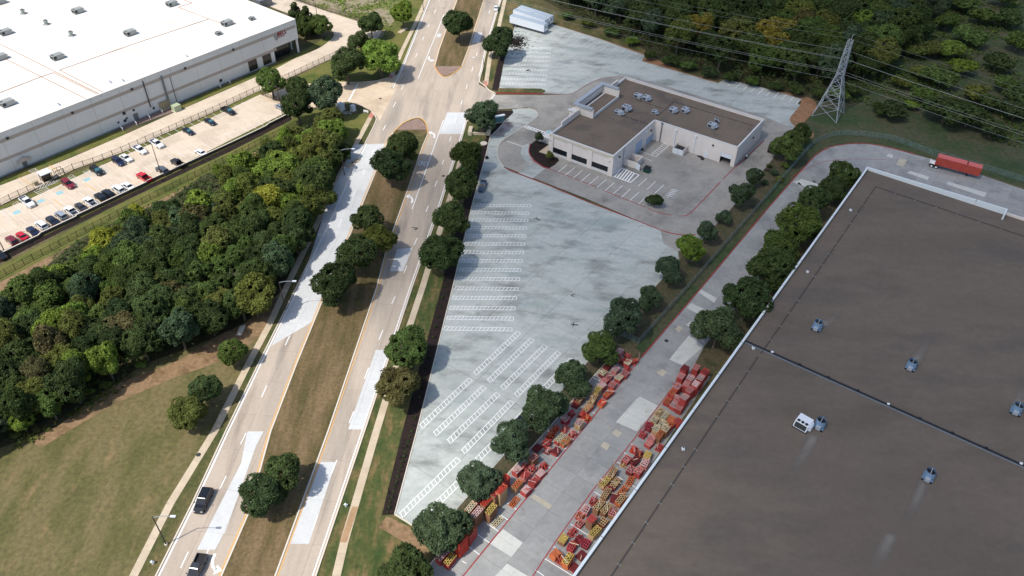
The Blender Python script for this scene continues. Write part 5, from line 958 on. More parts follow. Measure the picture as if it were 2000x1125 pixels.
def car(kind, paint, lab, px, heading, sc=1.0, z=.07, group=None, nm=None, shade=False, cat=None, mats={}):
    d = car_meshes(kind); S = SPEC[kind]; p = G(px[0], px[1], .8); p.z = z
    a = heading if not isinstance(heading, Vector) else math.degrees(math.atan2(heading.x, heading.y))
    t = thing(nm or dict(sedan='parked_car', suv='parked_car', pickup='pickup_truck')[kind], lab, cat or dict(sedan='car', suv='car', pickup='pickup')[kind], p, R(-a), group); t.scale = (sc, sc, sc)
    put('body', d['body'], t, M[paint])
    for n in ('bed_floor', 'windscreen', 'rear_window', 'side_window', 'side_window#', 'front_grille'):
        if n in d: put(n.strip('#'), d[n], t, mats.get(n, M['glassblue'] if shade and n == 'windscreen' else None))
    hf, yf, yr, y1, w0, zb = d['_']; hw = max(x[3] for x in S['st'])
    for y in S['wy']:
        for s_ in (-1, 1):
            wh = put('wheel', d['wheel'], t); wh.location = (s_*(hw-.1), y, S['wr']); wh.rotation_euler = (0, 0, 0 if s_ > 0 else math.pi); put('rim', d['rim'], wh)
    for s_ in (-1, 1):
        o = put('headlight', d['headlight'], t); o.location = (s_*(hf-.2), 0, 0); o = put('tail_light', d['tail_light'], t); o.location = (s_*(hw*.8), 0, 0)
        o = put('mirror', d['mirror'], t, M[paint]); o.location = (s_*(w0+.2), y1-.25, zb+.08)
    return t
HU = math.degrees(math.atan2(lv.x, lv.y)); HL = HU+180
grp = 'cars in the car park by the white warehouse'
for k, pt, lab, px, up_, sh, s in [
 ('pickup', 'p_black', 'black pickup with pale windscreen shade, farthest right of the upper bay row', (446, 216), 1, 1, .98), ('sedan', 'p_blueblack', 'black saloon with pale windscreen shade by the fence, middle of three', (410, 237), 1, 1, 1.0), ('sedan', 'p_blueblack', 'black saloon with pale windscreen shade next to the white pickups', (367.5, 255.5), 1, 1, 1.0),
 ('pickup', 'p_white', 'white pickup by the fence, right one of two together', (306, 280), 1, 0, .98), ('pickup', 'p_white', 'white pickup by the fence beside the white saloon', (273, 292), 1, 0, .95), ('sedan', 'p_white', 'white saloon beside the navy car at the fence', (246, 308), 1, 0, 1.02), ('suv', 'p_navy', 'navy blue car beside the white saloon at the fence', (231, 315), 1, 0, 1.0),
 ('suv', 'p_black', 'black car with pale windscreen shade beside the blue disabled bay', (189, 333), 1, 1, 1.05), ('suv', 'p_maroon', 'maroon people carrier beside the white gate shelter', (133, 359), 1, 0, 1.03), ('pickup', 'p_white', 'white pickup with black bed at the left among hatched bays', (53, 394), 1, 0, 1.0),
 ('sedan', 'p_white', 'white saloon alone at the right of the lower bay row', (392, 297), 0, 0, .98), ('pickup', 'p_black', 'black pickup with silver bed box in the lower bay row', (347, 318), 0, 0, .98), ('suv', 'p_grey', 'grey estate car under the tall thin lamp', (316.5, 332), 0, 0, 1.03), ('pickup', 'p_red', 'bright red pickup in the lower bay row', (281, 346), 0, 0, 1.02),
 ('sedan', 'p_white', 'white saloon left of the red pickup with one bay between', (249, 362.5), 0, 0, 1.04), ('suv', 'p_white', 'white car with dark roof panel between white and black cars', (231, 369), 0, 0, 1.03), ('suv', 'p_black', 'black car right beside the white car with roof panel', (211, 378), 0, 0, 1.03), ('suv', 'p_black', 'black car between a black car and the white pickup', (197, 385), 0, 0, 1.05),
 ('pickup', 'p_white', 'white pickup with closed bed right of the grey saloon', (176, 394), 0, 0, .98), ('sedan', 'p_darkgrey', 'grey saloon between the two white pickups of the lower row', (157.5, 403), 0, 0, 1.0), ('pickup', 'p_white', 'white pickup with black open bed in the lower row', (139, 412), 0, 0, .97), ('suv', 'p_silver', 'silver grey car left of the black-bedded white pickup', (119, 420), 0, 0, .97),
 ('sedan', 'p_blueblack', 'long dark blue-black saloon beside the white saloon', (102, 430), 0, 0, 1.07), ('suv', 'p_white', 'white car left of the blue-black saloon', (81, 439), 0, 0, 1.0), ('sedan', 'p_navy', 'dark navy saloon right of the red car', (63, 450), 0, 0, 1.0), ('sedan', 'p_red', 'red saloon second from the left end of the lower row', (42.5, 460), 0, 0, .98), ('suv', 'p_darkred', 'dark red car at the left end of the lower row', (23, 469), 0, 0, .97),
 ('sedan', 'p_black', 'dark car cut off by the left edge under the lamp', (1, 497), 0, 0, 1.0), ('sedan', 'p_silver', 'pale silver car half hidden under the car park oak', (549, 209), 1, 0, 1.0)]:
    car(k, pt, lab, px, HU if up_ else HL, s, .07, grp, shade=bool(sh))
car('suv', 'p_black', 'black family car driving down the left carriageway', (397, 977), 185, 1.08, .07, None, 'moving_car')
car('pickup', 'p_darkgrey', 'dark grey pickup with open bed at the bottom edge of the road', (383, 1112), 186, .98, .07, None)
car('sedan', 'p_white', 'small white car driving away at the top of the right carriageway', (969, 15), 4, 1.0, .07, None, 'moving_car')
ot = car('pickup', 'p_bluegrey', 'old blue grey pickup parked at the mulch kerb under trees', (942, 363), 188, .92, .1, None)
car('suv', 'p_black', 'dark truck half hidden between trees at the lot edge', (1013, 831), 215, 1.15, .1, None)
# rusty-brown flatbed by the trees, buggy, tyre stack, trash
t = thing('flatbed_truck', 'rusty brown flatbed truck parked against the tree beside the cream building', 'truck', G(1507, 293), R(-20)); car_ = MB()
b = MB(); b.box(-1.1, 1.1, -2.6, .6, .6, .8); b.obj('flatbed', M['brown'], t)
for s_ in (-1, 1): b = MB(); b.box(s_*1.1-.08, s_*1.1+.08, -2.6, .6, .8, 1.25); b.obj('side_board', M['black'], t)
b = MB(); b.box(-1.1, 1.1, -2.68, -2.58, .7, 1.2); b.obj('tail_board', M['black'], t)
b = MB(); b.loft([[(-.98, .7, .6), (.98, .7, .6), (.98, 2.9, .6), (-.98, 2.9, .6)], [(-.98, .7, 1.2), (.98, .7, 1.2), (.98, 2.85, 1.05), (-.98, 2.85, 1.05)], [(-.85, .75, 1.9), (.85, .75, 1.9), (.85, 1.7, 1.9), (-.85, 1.7, 1.9)]]); b.obj('cab', M['brown'], t)
for s_ in (-1, 1):
    for y in (-1.7, 2.1): b = MB(); b.tube((s_*1.0-.13, y, .42), (s_*1.0+.13, y, .42), .42, .42, 12); b.obj('wheel', M['tyre'], t)
t = thing('motor_scooter', 'small black scooter with white lid against the red-edged wall', 'scooter', G(1458, 309), R(-35)); b = MB(); b.loft([[(-.22, -.85, .35), (.22, -.85, .35), (.15, .8, .35), (-.15, .8, .35)], [(-.18, -.75, .95), (.18, -.75, .95), (.1, .7, .8), (-.1, .7, .8)]]); b.obj('body', M['black'], t)
b = MB(); b.box(-.25, .25, -.75, -.25, .95, 1.3); b.obj('top_box', M['hvaclight'], t)
for y in (-.75, .75): b = MB(); b.tube((-.08, y, .3), (.08, y, .3), .3, .3, 12); b.obj('wheel', M['tyre'], t)
b = MB(); b.tube((-.4, .62, 1.05), (.4, .62, 1.05), .04); b.obj('handlebar', M['steel'], t)
for k, (dx, dy, dz) in enumerate([(0, 0, 0), (.75, .2, 0), (-.6, .35, 0), (.1, .1, .3), (.5, -.5, 0)]):
    p = G(1499, 334)+Vector((dx, dy, .1+dz)); b = MB(); n = 16
    rings = []
    for i in range(n):
        a = 2*math.pi*i/n; rings.append([(math.cos(a)*(.33+.11*math.cos(c)), math.sin(a)*(.33+.11*math.cos(c)), .11*math.sin(c)) for c in (0, 1.57, 3.14, 4.71)])
    b.loft(rings+[rings[0]], 0, False); o = b.obj('old_tyre', M['tyre']); o.location = p; tag(o, 'old black tyre in the small heap at the soil edge, %s' % ('middle', 'right', 'left', 'topmost', 'front')[k], 'tyre', 'heap of old tyres')
# ---- trailers
def trailer(lab, pa, pb, zc, L_=16.1, flip=False, grp='white box trailers'):
    A, B = G(*pa, zc), G(*pb, zc); A.z = B.z = 0; d = (B-A).normalized(); t = thing('box_trailer', lab, 'trailer', (A.x, A.y, .08), math.atan2(d.y, d.x)-math.pi/2, grp)
    W_ = 1.3; b = MB(); b.box(-W_, W_, .0, L_, 1.2, 4.0); b.obj('box_body', M['trailer'], t)
    b = MB(); b.box(-W_-.03, W_+.03, -.03, L_+.03, 4.0, 4.06); b.obj('roof', M['trailerroof'], t)
    rib = MB(); rib.box(-.025, .025, -.05, .05, 1.35, 3.92); rm = rib.mesh('side_rib', M['trailer'])
    for k in range(13):
        for s_ in (-1, 1): o = put('side_rib', rm, t); o.location = (s_*(W_+.02), .8+k*1.2, 0)
    b = MB(); b.box(-W_-.02, W_+.02, .3, L_-.3, 1.08, 1.22); b.obj('side_rail', M['steel'], t)
    for yy in (-.05, L_+.03):
        b = MB(); b.box(-W_-.04, -W_+.08, yy-.03, yy+.05, 1.2, 4.0); b.box(W_-.08, W_+.04, yy-.03, yy+.05, 1.2, 4.0); b.obj('end_frame', M['steel'], t)
    for s_ in (-1, 1): b = MB(); b.box(s_*.62-.58, s_*.62+.58, L_+.02, L_+.07, 1.35, 3.9); b.obj('end_panel', M['trailer'], t)
    b = MB(); b.tube((0, L_+.07, 2.7), (0, L_+.14, 2.7), .35, .35, 10); b.obj('unit_vent', M['grille'], t)
    for y in (1.6, 2.9):
        for s_ in (-1, 1):
            b = MB(); b.tube((s_*1.02-.2, y, .5), (s_*1.02+.2, y, .5), .5, .5, 14); w_ = b.obj('wheel', M['tyre'], t); b = MB(); b.tube((s_*1.23, y, .5), (s_*1.245, y, .5), .28, .28, 10); b.obj('rim', M['rim'], w_)
    b = MB(); b.box(-.9, .9, 1, 3.6, .75, 1.1); b.obj('bogie_frame', M['black'], t)
    for s_ in (-1, 1): b = MB(); b.box(s_*.8-.08, s_*.8+.08, L_-3.2, L_-3.0, 0, 1.1); b.obj('landing_leg', M['steel'], t)
    return t
trailer('white box trailer nearest the parking bays, front of three', (999, 29), (1068, 48), 4.0); trailer('white box trailer in the middle of three, partly hidden', (1006, 18), (1070, 39), 4.0); trailer('white box trailer farthest back beside the grass strip', (1015, 12.5), (1078, 32.5), 4.0)
A, B = G(1833, 303.5, 3.9), G(1921, 327, 3.9); A.z = B.z = 0; d = (B-A).normalized()
t = thing('container_trailer', 'rusty red shipping container on a wheeled chassis beside the alley', 'container', (A.x, A.y, .08), math.atan2(d.y, d.x)-math.pi/2); L_ = 12.2
b = MB(); b.box(-1.2, 1.2, 0, L_, 1.25, 3.85); b.obj('container_body', M['redbox'], t); cm = MB(); cm.box(-.03, .03, -.07, .07, 1.4, 3.75); cmm = cm.mesh('corrugation', M['redbox'])
for k in range(40):
    for s_ in (-1, 1): o = put('corrugation', cmm, t); o.location = (s_*1.22, .35+k*.295, 0)
b = MB(); b.box(-1.22, 1.22, -.02, L_+.02, 3.85, 3.92); b.obj('container_roof', plain('container_roof_red', col(196, 98, 92), .6), t)
b = MB(); b.box(-1.22, 1.22, 8.0, 8.5, 3.92, 3.94); b.obj('roof_stain', plain('roof_stain_red', col(128, 52, 46), .8), t)
for y in (0, L_):
    for x in (-1.2, 1.2): b = MB(); b.box(x-.08, x+.08, y-.08, y+.08, 1.25, 3.95); b.obj('corner_post', M['redbox'], t)
b = MB(); b.box(-1.2, 1.2, -1.5, -1.3, .7, 1.3); b.box(-.5, .5, -1.4, L_, .85, 1.2); b.obj('chassis', M['black'], t)
b = MB(); b.box(-1.25, 1.25, -1.55, -1.35, 1.3, 1.5); b.obj('bumper_bar', M['white'], t); b = MB(); b.box(-1.1, 1.1, -1.5, -.1, 1.2, 1.24); b.obj('white_deck', M['white'], t)
for y in (-.7, .6):
    for s_ in (-1, 1): b = MB(); b.tube((s_*1.02-.22, y, .52), (s_*1.02+.22, y, .52), .52, .52, 14); w_ = b.obj('wheel', M['tyre'], t); b = MB(); b.tube((s_*1.245, y, .52), (s_*1.26, y, .52), .3, .3, 10); b.obj('rim', M['white'], w_)
for s_ in (-1, 1): b = MB(); b.box(s_*.8-.1, s_*.8+.1, 9.0, 9.3, 0, 1.2); b.obj('landing_leg', M['black'], t)
# ================================================================ crates and pallets
CR_ = {}
def crate_mesh(ty, part, tk):
    key = (ty, part, tk)
    if key in CR_: return CR_[key]
    Lc, Wc = {'A': (2.45, 1.15), 'B': (1.65, 1.3), 'S': (1.7, 1.35)}[ty]; b = MB(); hl, hw = Lc/2, Wc/2
    if part == 'deck':
        if ty == 'A':
            for y in (-hw+.05, -hw/3, hw/3, hw-.05): b.box(-hl, hl, y-.05, y+.05, -.06, .06)
            for ln in range(3):
                yc = (-1+ln)*2*hw/3
                for k in range(5):
                    x = -hl+.05+(k+(.5 if ln == 1 else 0))*(Lc-.1)/4
                    if x < hl: b.box(x-.05, x+.05, yc-hw/3+.045, yc+hw/3-.045, -.055, .055)
        elif ty == 'B':
            for k in range(4): y = -hw+.05+k*(Wc-.1)/3; b.box(-hl, hl, y-.05, y+.05, -.06, .06)
            for k in range(4): x = -hl+.05+k*(Lc-.1)/3; b.box(x-.05, x+.05, -hw+.11, hw-.11, -.055, .055)
        else:
            for k in range(8): y = -hw+.07+k*(Wc-.14)/7; b.box(-hl, hl, y-.055, y+.055, -.05+.01*(k % 3), .05+.01*(k % 3))
            for x in (-hl+.12, 0, hl-.12): b.box(x-.06, x+.06, -hw, hw, -.16, -.052)
    else:
        n = max(2, round(tk/.34)); b.box(-hl+.13, hl-.13, -hw+.13, hw-.13, 0, tk-.3, 1)  # black core paints the shade seen between the slats
        for k in range(n):
            z = (k+.5)*tk/n; h = tk/n*.3
            for s_ in (-1, 1): b.box(-hl, hl, s_*(hw-.05)-.05, s_*(hw-.05)+.05, z-h, z+h); b.box(s_*(hl-.05)-.05, s_*(hl-.05)+.05, -hw+.1, hw-.1, z-h*.9, z+h*.9)
        for sx in (-1, 1):
            for sy in (-1, 1): b.box(sx*(hl-.16)-.07, sx*(hl-.16)+.07, sy*(hw-.16)-.07, sy*(hw-.16)+.07, 0, tk-.01)
    CR_[key] = b.mesh(part, [M['c_red'], M['black']]); return CR_[key]
bd_ = MB(); bd_.box(-.5, .5, -.5, .5, -.5, .5); BOARD = bd_.mesh('board', M['c_red'])
rc = random.Random(21); NAME = dict(bright_red='bright red', pale_pink='pale pink', magenta='crimson')
def stack(i, row, px, py, h, ty, top, side, jit=4, tilt=0.0):
    c = G(px, py, h); c.z = .08; cn = NAME.get(top, top); sn = NAME.get(side, side); where = ordn(i)+' pile up the '+row+' row'
    ang = R(90-35.1)+R(rc.uniform(-jit, jit))
    if ty == 'H':                            # tumbled boards
        t = thing('board_heap', 'tumbled heap of %s boards, %s' % (cn, where), 'timber heap', c, ang, 'piles of timber in the alley')
        n = 13
        for k in range(n):
            o = put('board', BOARD, t, M['c_'+rc.choice([top, top, side, 'pink' if top in ('red', 'pink', 'pale_pink', 'bright_red') else side])])
            f = k/n; o.scale = (rc.uniform(.9, 1.8), rc.uniform(.08, .2), rc.uniform(.07, .14)); o.location = (rc.uniform(-.45, .45)*(1-f*.4), rc.uniform(-.42, .42)*(1-f*.4), .1+h*(f*.85)); o.rotation_euler = (rc.uniform(-.35, .35), rc.uniform(-.35, .35), rc.choice([0, 0, 1.57, .5])+rc.uniform(-.4, .4))
        for k in range(2):
            o = put('upright', BOARD, t, M['c_'+top]); o.scale = (.08, .1, 1.3); o.location = (rc.uniform(-.7, .7), rc.uniform(-.5, .5), .6); o.rotation_euler = (rc.uniform(-.2, .2), rc.uniform(-.2, .2), 0)
        o = put('base_frame', crate_mesh('B', 'slatted_body', .6), t, M['c_'+side]); o.scale = (1, 1, max(.5, h*.6)); return
    n = max(1, round(h/.95)); tk = h/n; tkq = round(tk*10)/10 or .2
    for k in range(n):
        lvl = 'alone' if n == 1 else ('topmost of' if k == n-1 else 'at the bottom of' if k == 0 else ordn(k+1)+' layer of')
        lb = ('flat %s pallet %s, %s' if h < .5 else '%s slatted crate %s, %s')
        lb = ('%s %s %s, %s' % (cn if k == n-1 else sn, 'pallet' if h < .5 else 'slatted crate', lvl if n > 1 else 'standing alone', where)) if n == 1 else '%s slatted crate %s the %s' % (cn if k == n-1 else sn, lvl, where)
        a2 = ang+R(rc.uniform(-1.5, 1.5)); loc = c+Vector((rc.uniform(-.04, .04), rc.uniform(-.04, .04), k*tk))
        if k == n-1:
            t = thing('pallet' if h < .5 else 'slatted_crate', lb, 'pallet' if h < .5 else 'crate', loc, a2, 'crates and pallets in the alley')
            if tilt: t.rotation_euler = (R(tilt), R(tilt*.6), a2)
            o = put('deck', crate_mesh(ty, 'deck', 0), t, M['c_'+top]); o.location = (0, 0, tk-.06)
            if .5 < h < 2.3 and jit > 5 and rc.random() < .75:
                for _ in range(rc.choice([2, 3, 3, 4])):
                    o = put('loose_board', BOARD, t, M['c_'+rc.choice([top, side, 'pale_pink' if 'red' in side or 'pink' in top else 'cream'])]); o.scale = (rc.uniform(.8, 1.9), rc.uniform(.07, .14), .08); o.location = (rc.uniform(-.6, .6), rc.uniform(-.5, .5), tk+rc.uniform(.06, .3)); o.rotation_euler = (rc.uniform(-.15, .15), rc.uniform(-.25, .25), rc.uniform(0, 3.1))
            if h >= .3: o = put('slatted_body', crate_mesh(ty, 'slatted_body', tkq), t, M['c_'+side]); o.scale = (1, 1, (tk-.12)/tkq)
        else:
            o = put('slatted_crate', crate_mesh(ty, 'slatted_body', tkq), None, M['c_'+side]); o.scale = (1, 1, (tk-.02)/tkq); o.location = loc; o.rotation_euler = (0, 0, a2); tag(o, lb, 'crate', 'crates and pallets in the alley')
LEFT = [(864, 1083, 1.8, 'A', 'pale_pink', 'red'), (879, 1092, 1.6, 'A', 'yellow', 'red'), (900.6, 1053, 4.4, 'A', 'bright_red', 'bright_red'), (892, 1047, 3.0, 'A', 'yellow', 'red'), (919, 1037, 3.0, 'A', 'orange', 'red'), (907, 1032, 2.2, 'A', 'maroon', 'maroon'), (920, 990, 3.8, 'A', 'cream', 'bright_red'), (931, 1000, 3.8, 'A', 'pale_pink', 'brown'), (950, 978, 3.2, 'A', 'bright_red', 'brown'), (959, 994, 2.8, 'A', 'yellow', 'brown'), (969, 960, 4.0, 'A', 'red', 'brown'), (979, 955, 4.2, 'A', 'bright_red', 'tan'), (938, 969, 2.5, 'A', 'pale_pink', 'maroon'), (971, 1019, .3, 'A', 'cream', 'cream'), (1005, 980, .3, 'A', 'orange', 'orange'), (984, 936, 3.3, 'A', 'bright_red', 'red'), (1010, 945, 1.8, 'A', 'orange', 'tan'), (1027, 956, 1.4, 'S', 'pale_pink', 'red'), (1042, 939, 1.2, 'S', 'red', 'red'), (1027, 928, 1.4, 'S', 'red', 'pink'), (1010, 917, 1.5, 'S', 'pale_pink', 'red'), (1024, 908, 1.3, 'H', 'red', 'red'), (1042, 893, 2.2, 'B', 'pink', 'brown'), (1040, 910, 1.7, 'H', 'red', 'pink'), (1056, 924, 1.0, 'S', 'pale_pink', 'red'), (1062, 905, 1.4, 'H', 'bright_red', 'red'), (1049, 874, .6, 'S', 'maroon', 'maroon'), (1068, 864, 1.2, 'B', 'red', 'red'), (1086, 880, .9, 'S', 'maroon', 'red'), (1070, 876, 1.0, 'H', 'pale_pink', 'maroon'), (1094, 855, 1.3, 'A', 'cream', 'red'), (1105, 861, 1.1, 'A', 'tan', 'orange'), (1075, 846, 1.5, 'H', 'orange', 'bright_red'), (1119, 843, 1.2, 'H', 'pink', 'red'), (1084, 834, 1.3, 'H', 'bright_red', 'orange'), (1104, 833, 1.2, 'H', 'pink', 'red'), (1132, 825, 1.8, 'B', 'pale_pink', 'tan'), (1105, 817, 1.6, 'B', 'pale_pink', 'magenta'), (1116, 803, 1.4, 'H', 'red', 'magenta'), (1137, 806, 1.2, 'H', 'bright_red', 'red'), (1148, 813, 1.1, 'H', 'orange', 'bright_red'), (1125, 787, 1.0, 'B', 'red', 'maroon'), (1149, 796, 1.2, 'A', 'tan', 'red'), (1134, 775, 1.8, 'A', 'tan', 'brown'), (1153, 788, 1.5, 'A', 'tan', 'orange'), (1159, 777, 2.0, 'A', 'tan', 'brown'), (1166, 762, 2.2, 'A', 'yellow', 'tan'), (1176, 786, 1.0, 'S', 'bright_red', 'orange'), (1189, 767, 1.2, 'A', 'orange', 'red'), (1176, 752, 1.6, 'S', 'pale_pink', 'red'), (1181, 743, 1.2, 'S', 'pink', 'red'), (1196, 751, 1.0, 'B', 'pink', 'red'), (1150, 752, 1.2, 'H', 'maroon', 'maroon'), (1138, 764, 1.0, 'H', 'maroon', 'red'), (1186, 715, .9, 'B', 'maroon', 'maroon'), (1203, 720, 1.4, 'B', 'pale_pink', 'pink'), (1177, 727, 1.2, 'B', 'cream', 'maroon'), (1189, 735, 1.1, 'B', 'pink', 'red'), (1209, 737, 1.2, 'B', 'cream', 'red'), (1221, 729, 1.2, 'B', 'pink', 'red'), (1225, 718, 1.0, 'H', 'red', 'red'), (1226, 707, 1.4, 'S', 'cream', 'red'), (1215, 702, 1.0, 'H', 'bright_red', 'red'), (1240, 702, 1.2, 'H', 'orange', 'red'), (1226, 692, 1.2, 'H', 'pink', 'red'), (1211, 685, 1.3, 'S', 'pale_pink', 'pink'), (1199, 700, 1.0, 'A', 'tan', 'tan')]
RIGHT = [(1110, 1091, 1.8, 'A', 'yellow', 'orange'), (1097, 1091, 1.0, 'H', 'orange', 'red'), (1084, 1081, 1.3, 'S', 'orange', 'orange'), (1135, 1084, .6, 'S', 'maroon', 'maroon'), (1121, 1108, .4, 'S', 'maroon', 'red'), (1100, 1052, 1.2, 'S', 'yellow', 'brown'), (1118, 1065, 1.3, 'B', 'red', 'magenta'), (1145, 1061, .9, 'B', 'magenta', 'maroon'), (1118, 1036, 1.0, 'H', 'red', 'red'), (1131, 1050, .9, 'H', 'magenta', 'maroon'), (1162.5, 1037, 1.7, 'A', 'yellow', 'tan'), (1178, 1019, 1.0, 'B', 'tan', 'maroon'), (1133, 1020, .8, 'B', 'pink', 'red'), (1156, 1013, 2.7, 'S', 'red', 'brown'), (1144, 994, 1.5, 'B', 'pale_pink', 'pink'), (1136, 1003, .9, 'A', 'orange', 'red'), (1160, 974, 1.2, 'H', 'red', 'red'), (1170, 986, 1.9, 'A', 'tan', 'brown'), (1185, 993, 1.6, 'A', 'tan', 'brown'), (1198, 1000, 1.4, 'B', 'pink', 'brown'), (1201, 971, 1.1, 'S', 'maroon', 'maroon'), (1213, 974, 1.4, 'A', 'tan', 'orange'), (1185, 962, 1.3, 'A', 'tan', 'brown'), (1216, 959, .7, 'A', 'orange', 'orange'), (1185, 950, .8, 'H', 'red', 'maroon'), (1182, 940, 1.3, 'A', 'yellow', 'tan'), (1202, 942, 1.2, 'A', 'tan', 'maroon'), (1231, 939, .4, 'A', 'orange', 'orange'), (1197, 922, 1.6, 'A', 'tan', 'brown'), (1232, 916, 1.3, 'B', 'pink', 'maroon'), (1248, 919, 1.7, 'B', 'pink', 'red'), (1224, 896, 1.2, 'B', 'pink', 'red'), (1219, 904, .7, 'H', 'brown', 'tan'), (1240, 899, 1.0, 'B', 'maroon', 'maroon'), (1260, 904, 1.6, 'B', 'pale_pink', 'pink'), (1239, 873, 1.3, 'H', 'bright_red', 'bright_red'), (1250, 884, 1.0, 'H', 'orange', 'maroon'), (1265, 888, 1.3, 'S', 'yellow', 'tan'), (1268, 865, 1.0, 'S', 'pink', 'red'), (1289, 870, 1.2, 'H', 'red', 'red'), (1257, 843, 1.4, 'H', 'red', 'magenta'), (1274, 855, 1.5, 'S', 'pink', 'pink'), (1289, 848, 1.8, 'A', 'orange', 'brown'), (1268, 831, 1.3, 'B', 'magenta', 'maroon'), (1279, 819, 1.8, 'B', 'cream', 'tan'), (1282, 836, 2.0, 'B', 'cream', 'tan'), (1294, 826, 1.9, 'B', 'cream', 'tan'), (1300, 836, 2.2, 'B', 'cream', 'brown'), (1309, 829, 1.4, 'A', 'orange', 'red'), (1288, 804, 1.4, 'A', 'tan', 'tan'), (1299, 812, 1.3, 'A', 'cream', 'tan'), (1311, 818, 1.3, 'S', 'orange', 'orange'), (1324, 822, 1.4, 'S', 'red', 'red'), (1304, 782, 1.2, 'B', 'orange', 'red'), (1316, 790, 1.2, 'B', 'pale_pink', 'red'), (1328, 795, 1.6, 'S', 'pink', 'red'), (1333, 785, 2.0, 'S', 'red', 'red'), (1314, 765, 1.9, 'B', 'orange', 'red'), (1323, 777, 1.5, 'B', 'pink', 'pink'), (1338, 775, 2.8, 'B', 'pale_pink', 'red'), (1323, 754, 2.2, 'B', 'pale_pink', 'red'), (1341, 749, 2.4, 'S', 'pink', 'red'), (1348, 761, 2.8, 'B', 'pink', 'red'), (1331, 734, 2.5, 'S', 'pink', 'red'), (1338, 718, 2.8, 'S', 'maroon', 'red'), (1349, 737, 2.6, 'B', 'pale_pink', 'red'), (1369, 737, 3.3, 'B', 'pale_pink', 'red'), (1359, 749, 3.3, 'S', 'pale_pink', 'red'), (1360, 717, 2.6, 'B', 'pink', 'red'), (1377, 725, 2.6, 'B', 'red', 'red')]
for nm_, rows in (('tree-side', LEFT), ('wall-side', RIGHT)):
    for i, s_ in enumerate(sorted(rows, key=lambda r: -r[1])): stack(i+1, nm_, *s_, jit=3 if s_[3] == 'A' and s_[1] > 930 and nm_ == 'tree-side' else 9, tilt=0 if s_[2] > 1.8 else rc.uniform(-3, 3))
for k, (x, y) in enumerate([(1167, 955), (1122, 1056), (1199, 912), (1033, 890), (985, 895), (1247, 703), (1262, 806), (1283, 880), (1190, 842), (1012, 903), (1078, 848), (1146, 772), (1128, 1030), (1208, 910), (1250, 839), (1310, 768)]):
    t = thing('leaning_post', 'thin pale post sticking up among the crates, %s from the near end' % ordn(k+1), 'post', G(x, y), rc.uniform(0, 6), 'loose posts among the crates'); o = put('post_timber', BOARD, t, M['c_pale_pink' if k % 2 else 'c_cream']); o.scale = (.07, .1, 2.2); o.location = (0, 0, 1.1); o.rotation_euler = (rc.uniform(-.2, .2), rc.uniform(-.2, .2), 0)
# ================================================================ small street things
def hydrant(lab, px):
    t = thing('hydrant', lab, 'hydrant', G(*px)); b = MB(); b.tube((0, 0, 0), (0, 0, .75), .2, .18, 10); b.tube((0, 0, .75), (0, 0, 1.0), .26, .1, 10); b.obj('barrel', M['hvaclight'], t)
    for s_ in (-1, 1): b = MB(); b.tube((s_*.15, 0, .55), (s_*.36, 0, .55), .12, .12, 8); b.obj('outlet', M['hvaclight'], t)
hydrant('silver white hydrant on the grass strip by the bottom left pavement', (299, 1101)); hydrant('pale hydrant on the verge right of the right carriageway', (676, 989))
for x, y, lab, par in ((388, 888.5, 'dark round manhole cover in the pavement near the black car', .09), (1301.5, 666, 'dark round manhole cover in the alley by the fence corner', .085), (743, 193, 'dark round manhole cover on the tan driveway', .095), (1590, 355, 'dark round drain cover on the alley bend near the trees', .085), (1480, 233.5, 'small dark drain cover on the white lot corner', .11), (866, 344, 'dark oval manhole cover on the right carriageway', .085)):
    b = MB(); p = G(x, y); b.tube((0, 0, 0), (0, 0, par), .48, .48, 16); o = b.obj('manhole_cover', M['grille']); o.location = p; tag(o, lab, 'manhole')
for px, s, lab, nm in (((667, 214), (1.5, 1.8, 2.2), 'tall white cabinet with rail on the corner verge', 'utility_cabinet'), ((690, 216), (1.3, 1.2, 1.9), 'white rounded cabinet on the corner verge beside the tall one', 'utility_cabinet')): eqbox(nm, lab, 'cabinet', px, s, 'hvaclight')
P0, P1, P2 = G(654, 224), G(686, 224), G(659, 205); t = thing('guard_rail', 'white guard rail round the cabinets on the corner verge', 'railing', P0)
for a, c in ((P0, P1), (P0, P2)):
    for z in (.5, 1.0): b = MB(); b.tube(a+UPV*z, c+UPV*z, .06); rel(b, 'rail', M['white'], t, t)
    for f_ in (0, .33, .66, 1): b = MB(); p = a.lerp(c, f_); b.tube(p, p+UPV*1.05, .06); rel(b, 'post', M['white'], t, t)
t = thing('board_sign', 'low white board sign on the grass corner by the driveway', 'sign', G(715, 221), R(-20)); b = MB(); b.box(-.9, .9, -.05, .05, .35, 1.1); b.obj('sign_board', M['white'], t)
for s_ in (-.7, .7): b = MB(); b.box(s_-.05, s_+.05, -.04, .04, 0, .35); b.obj('post', M['white'], t)
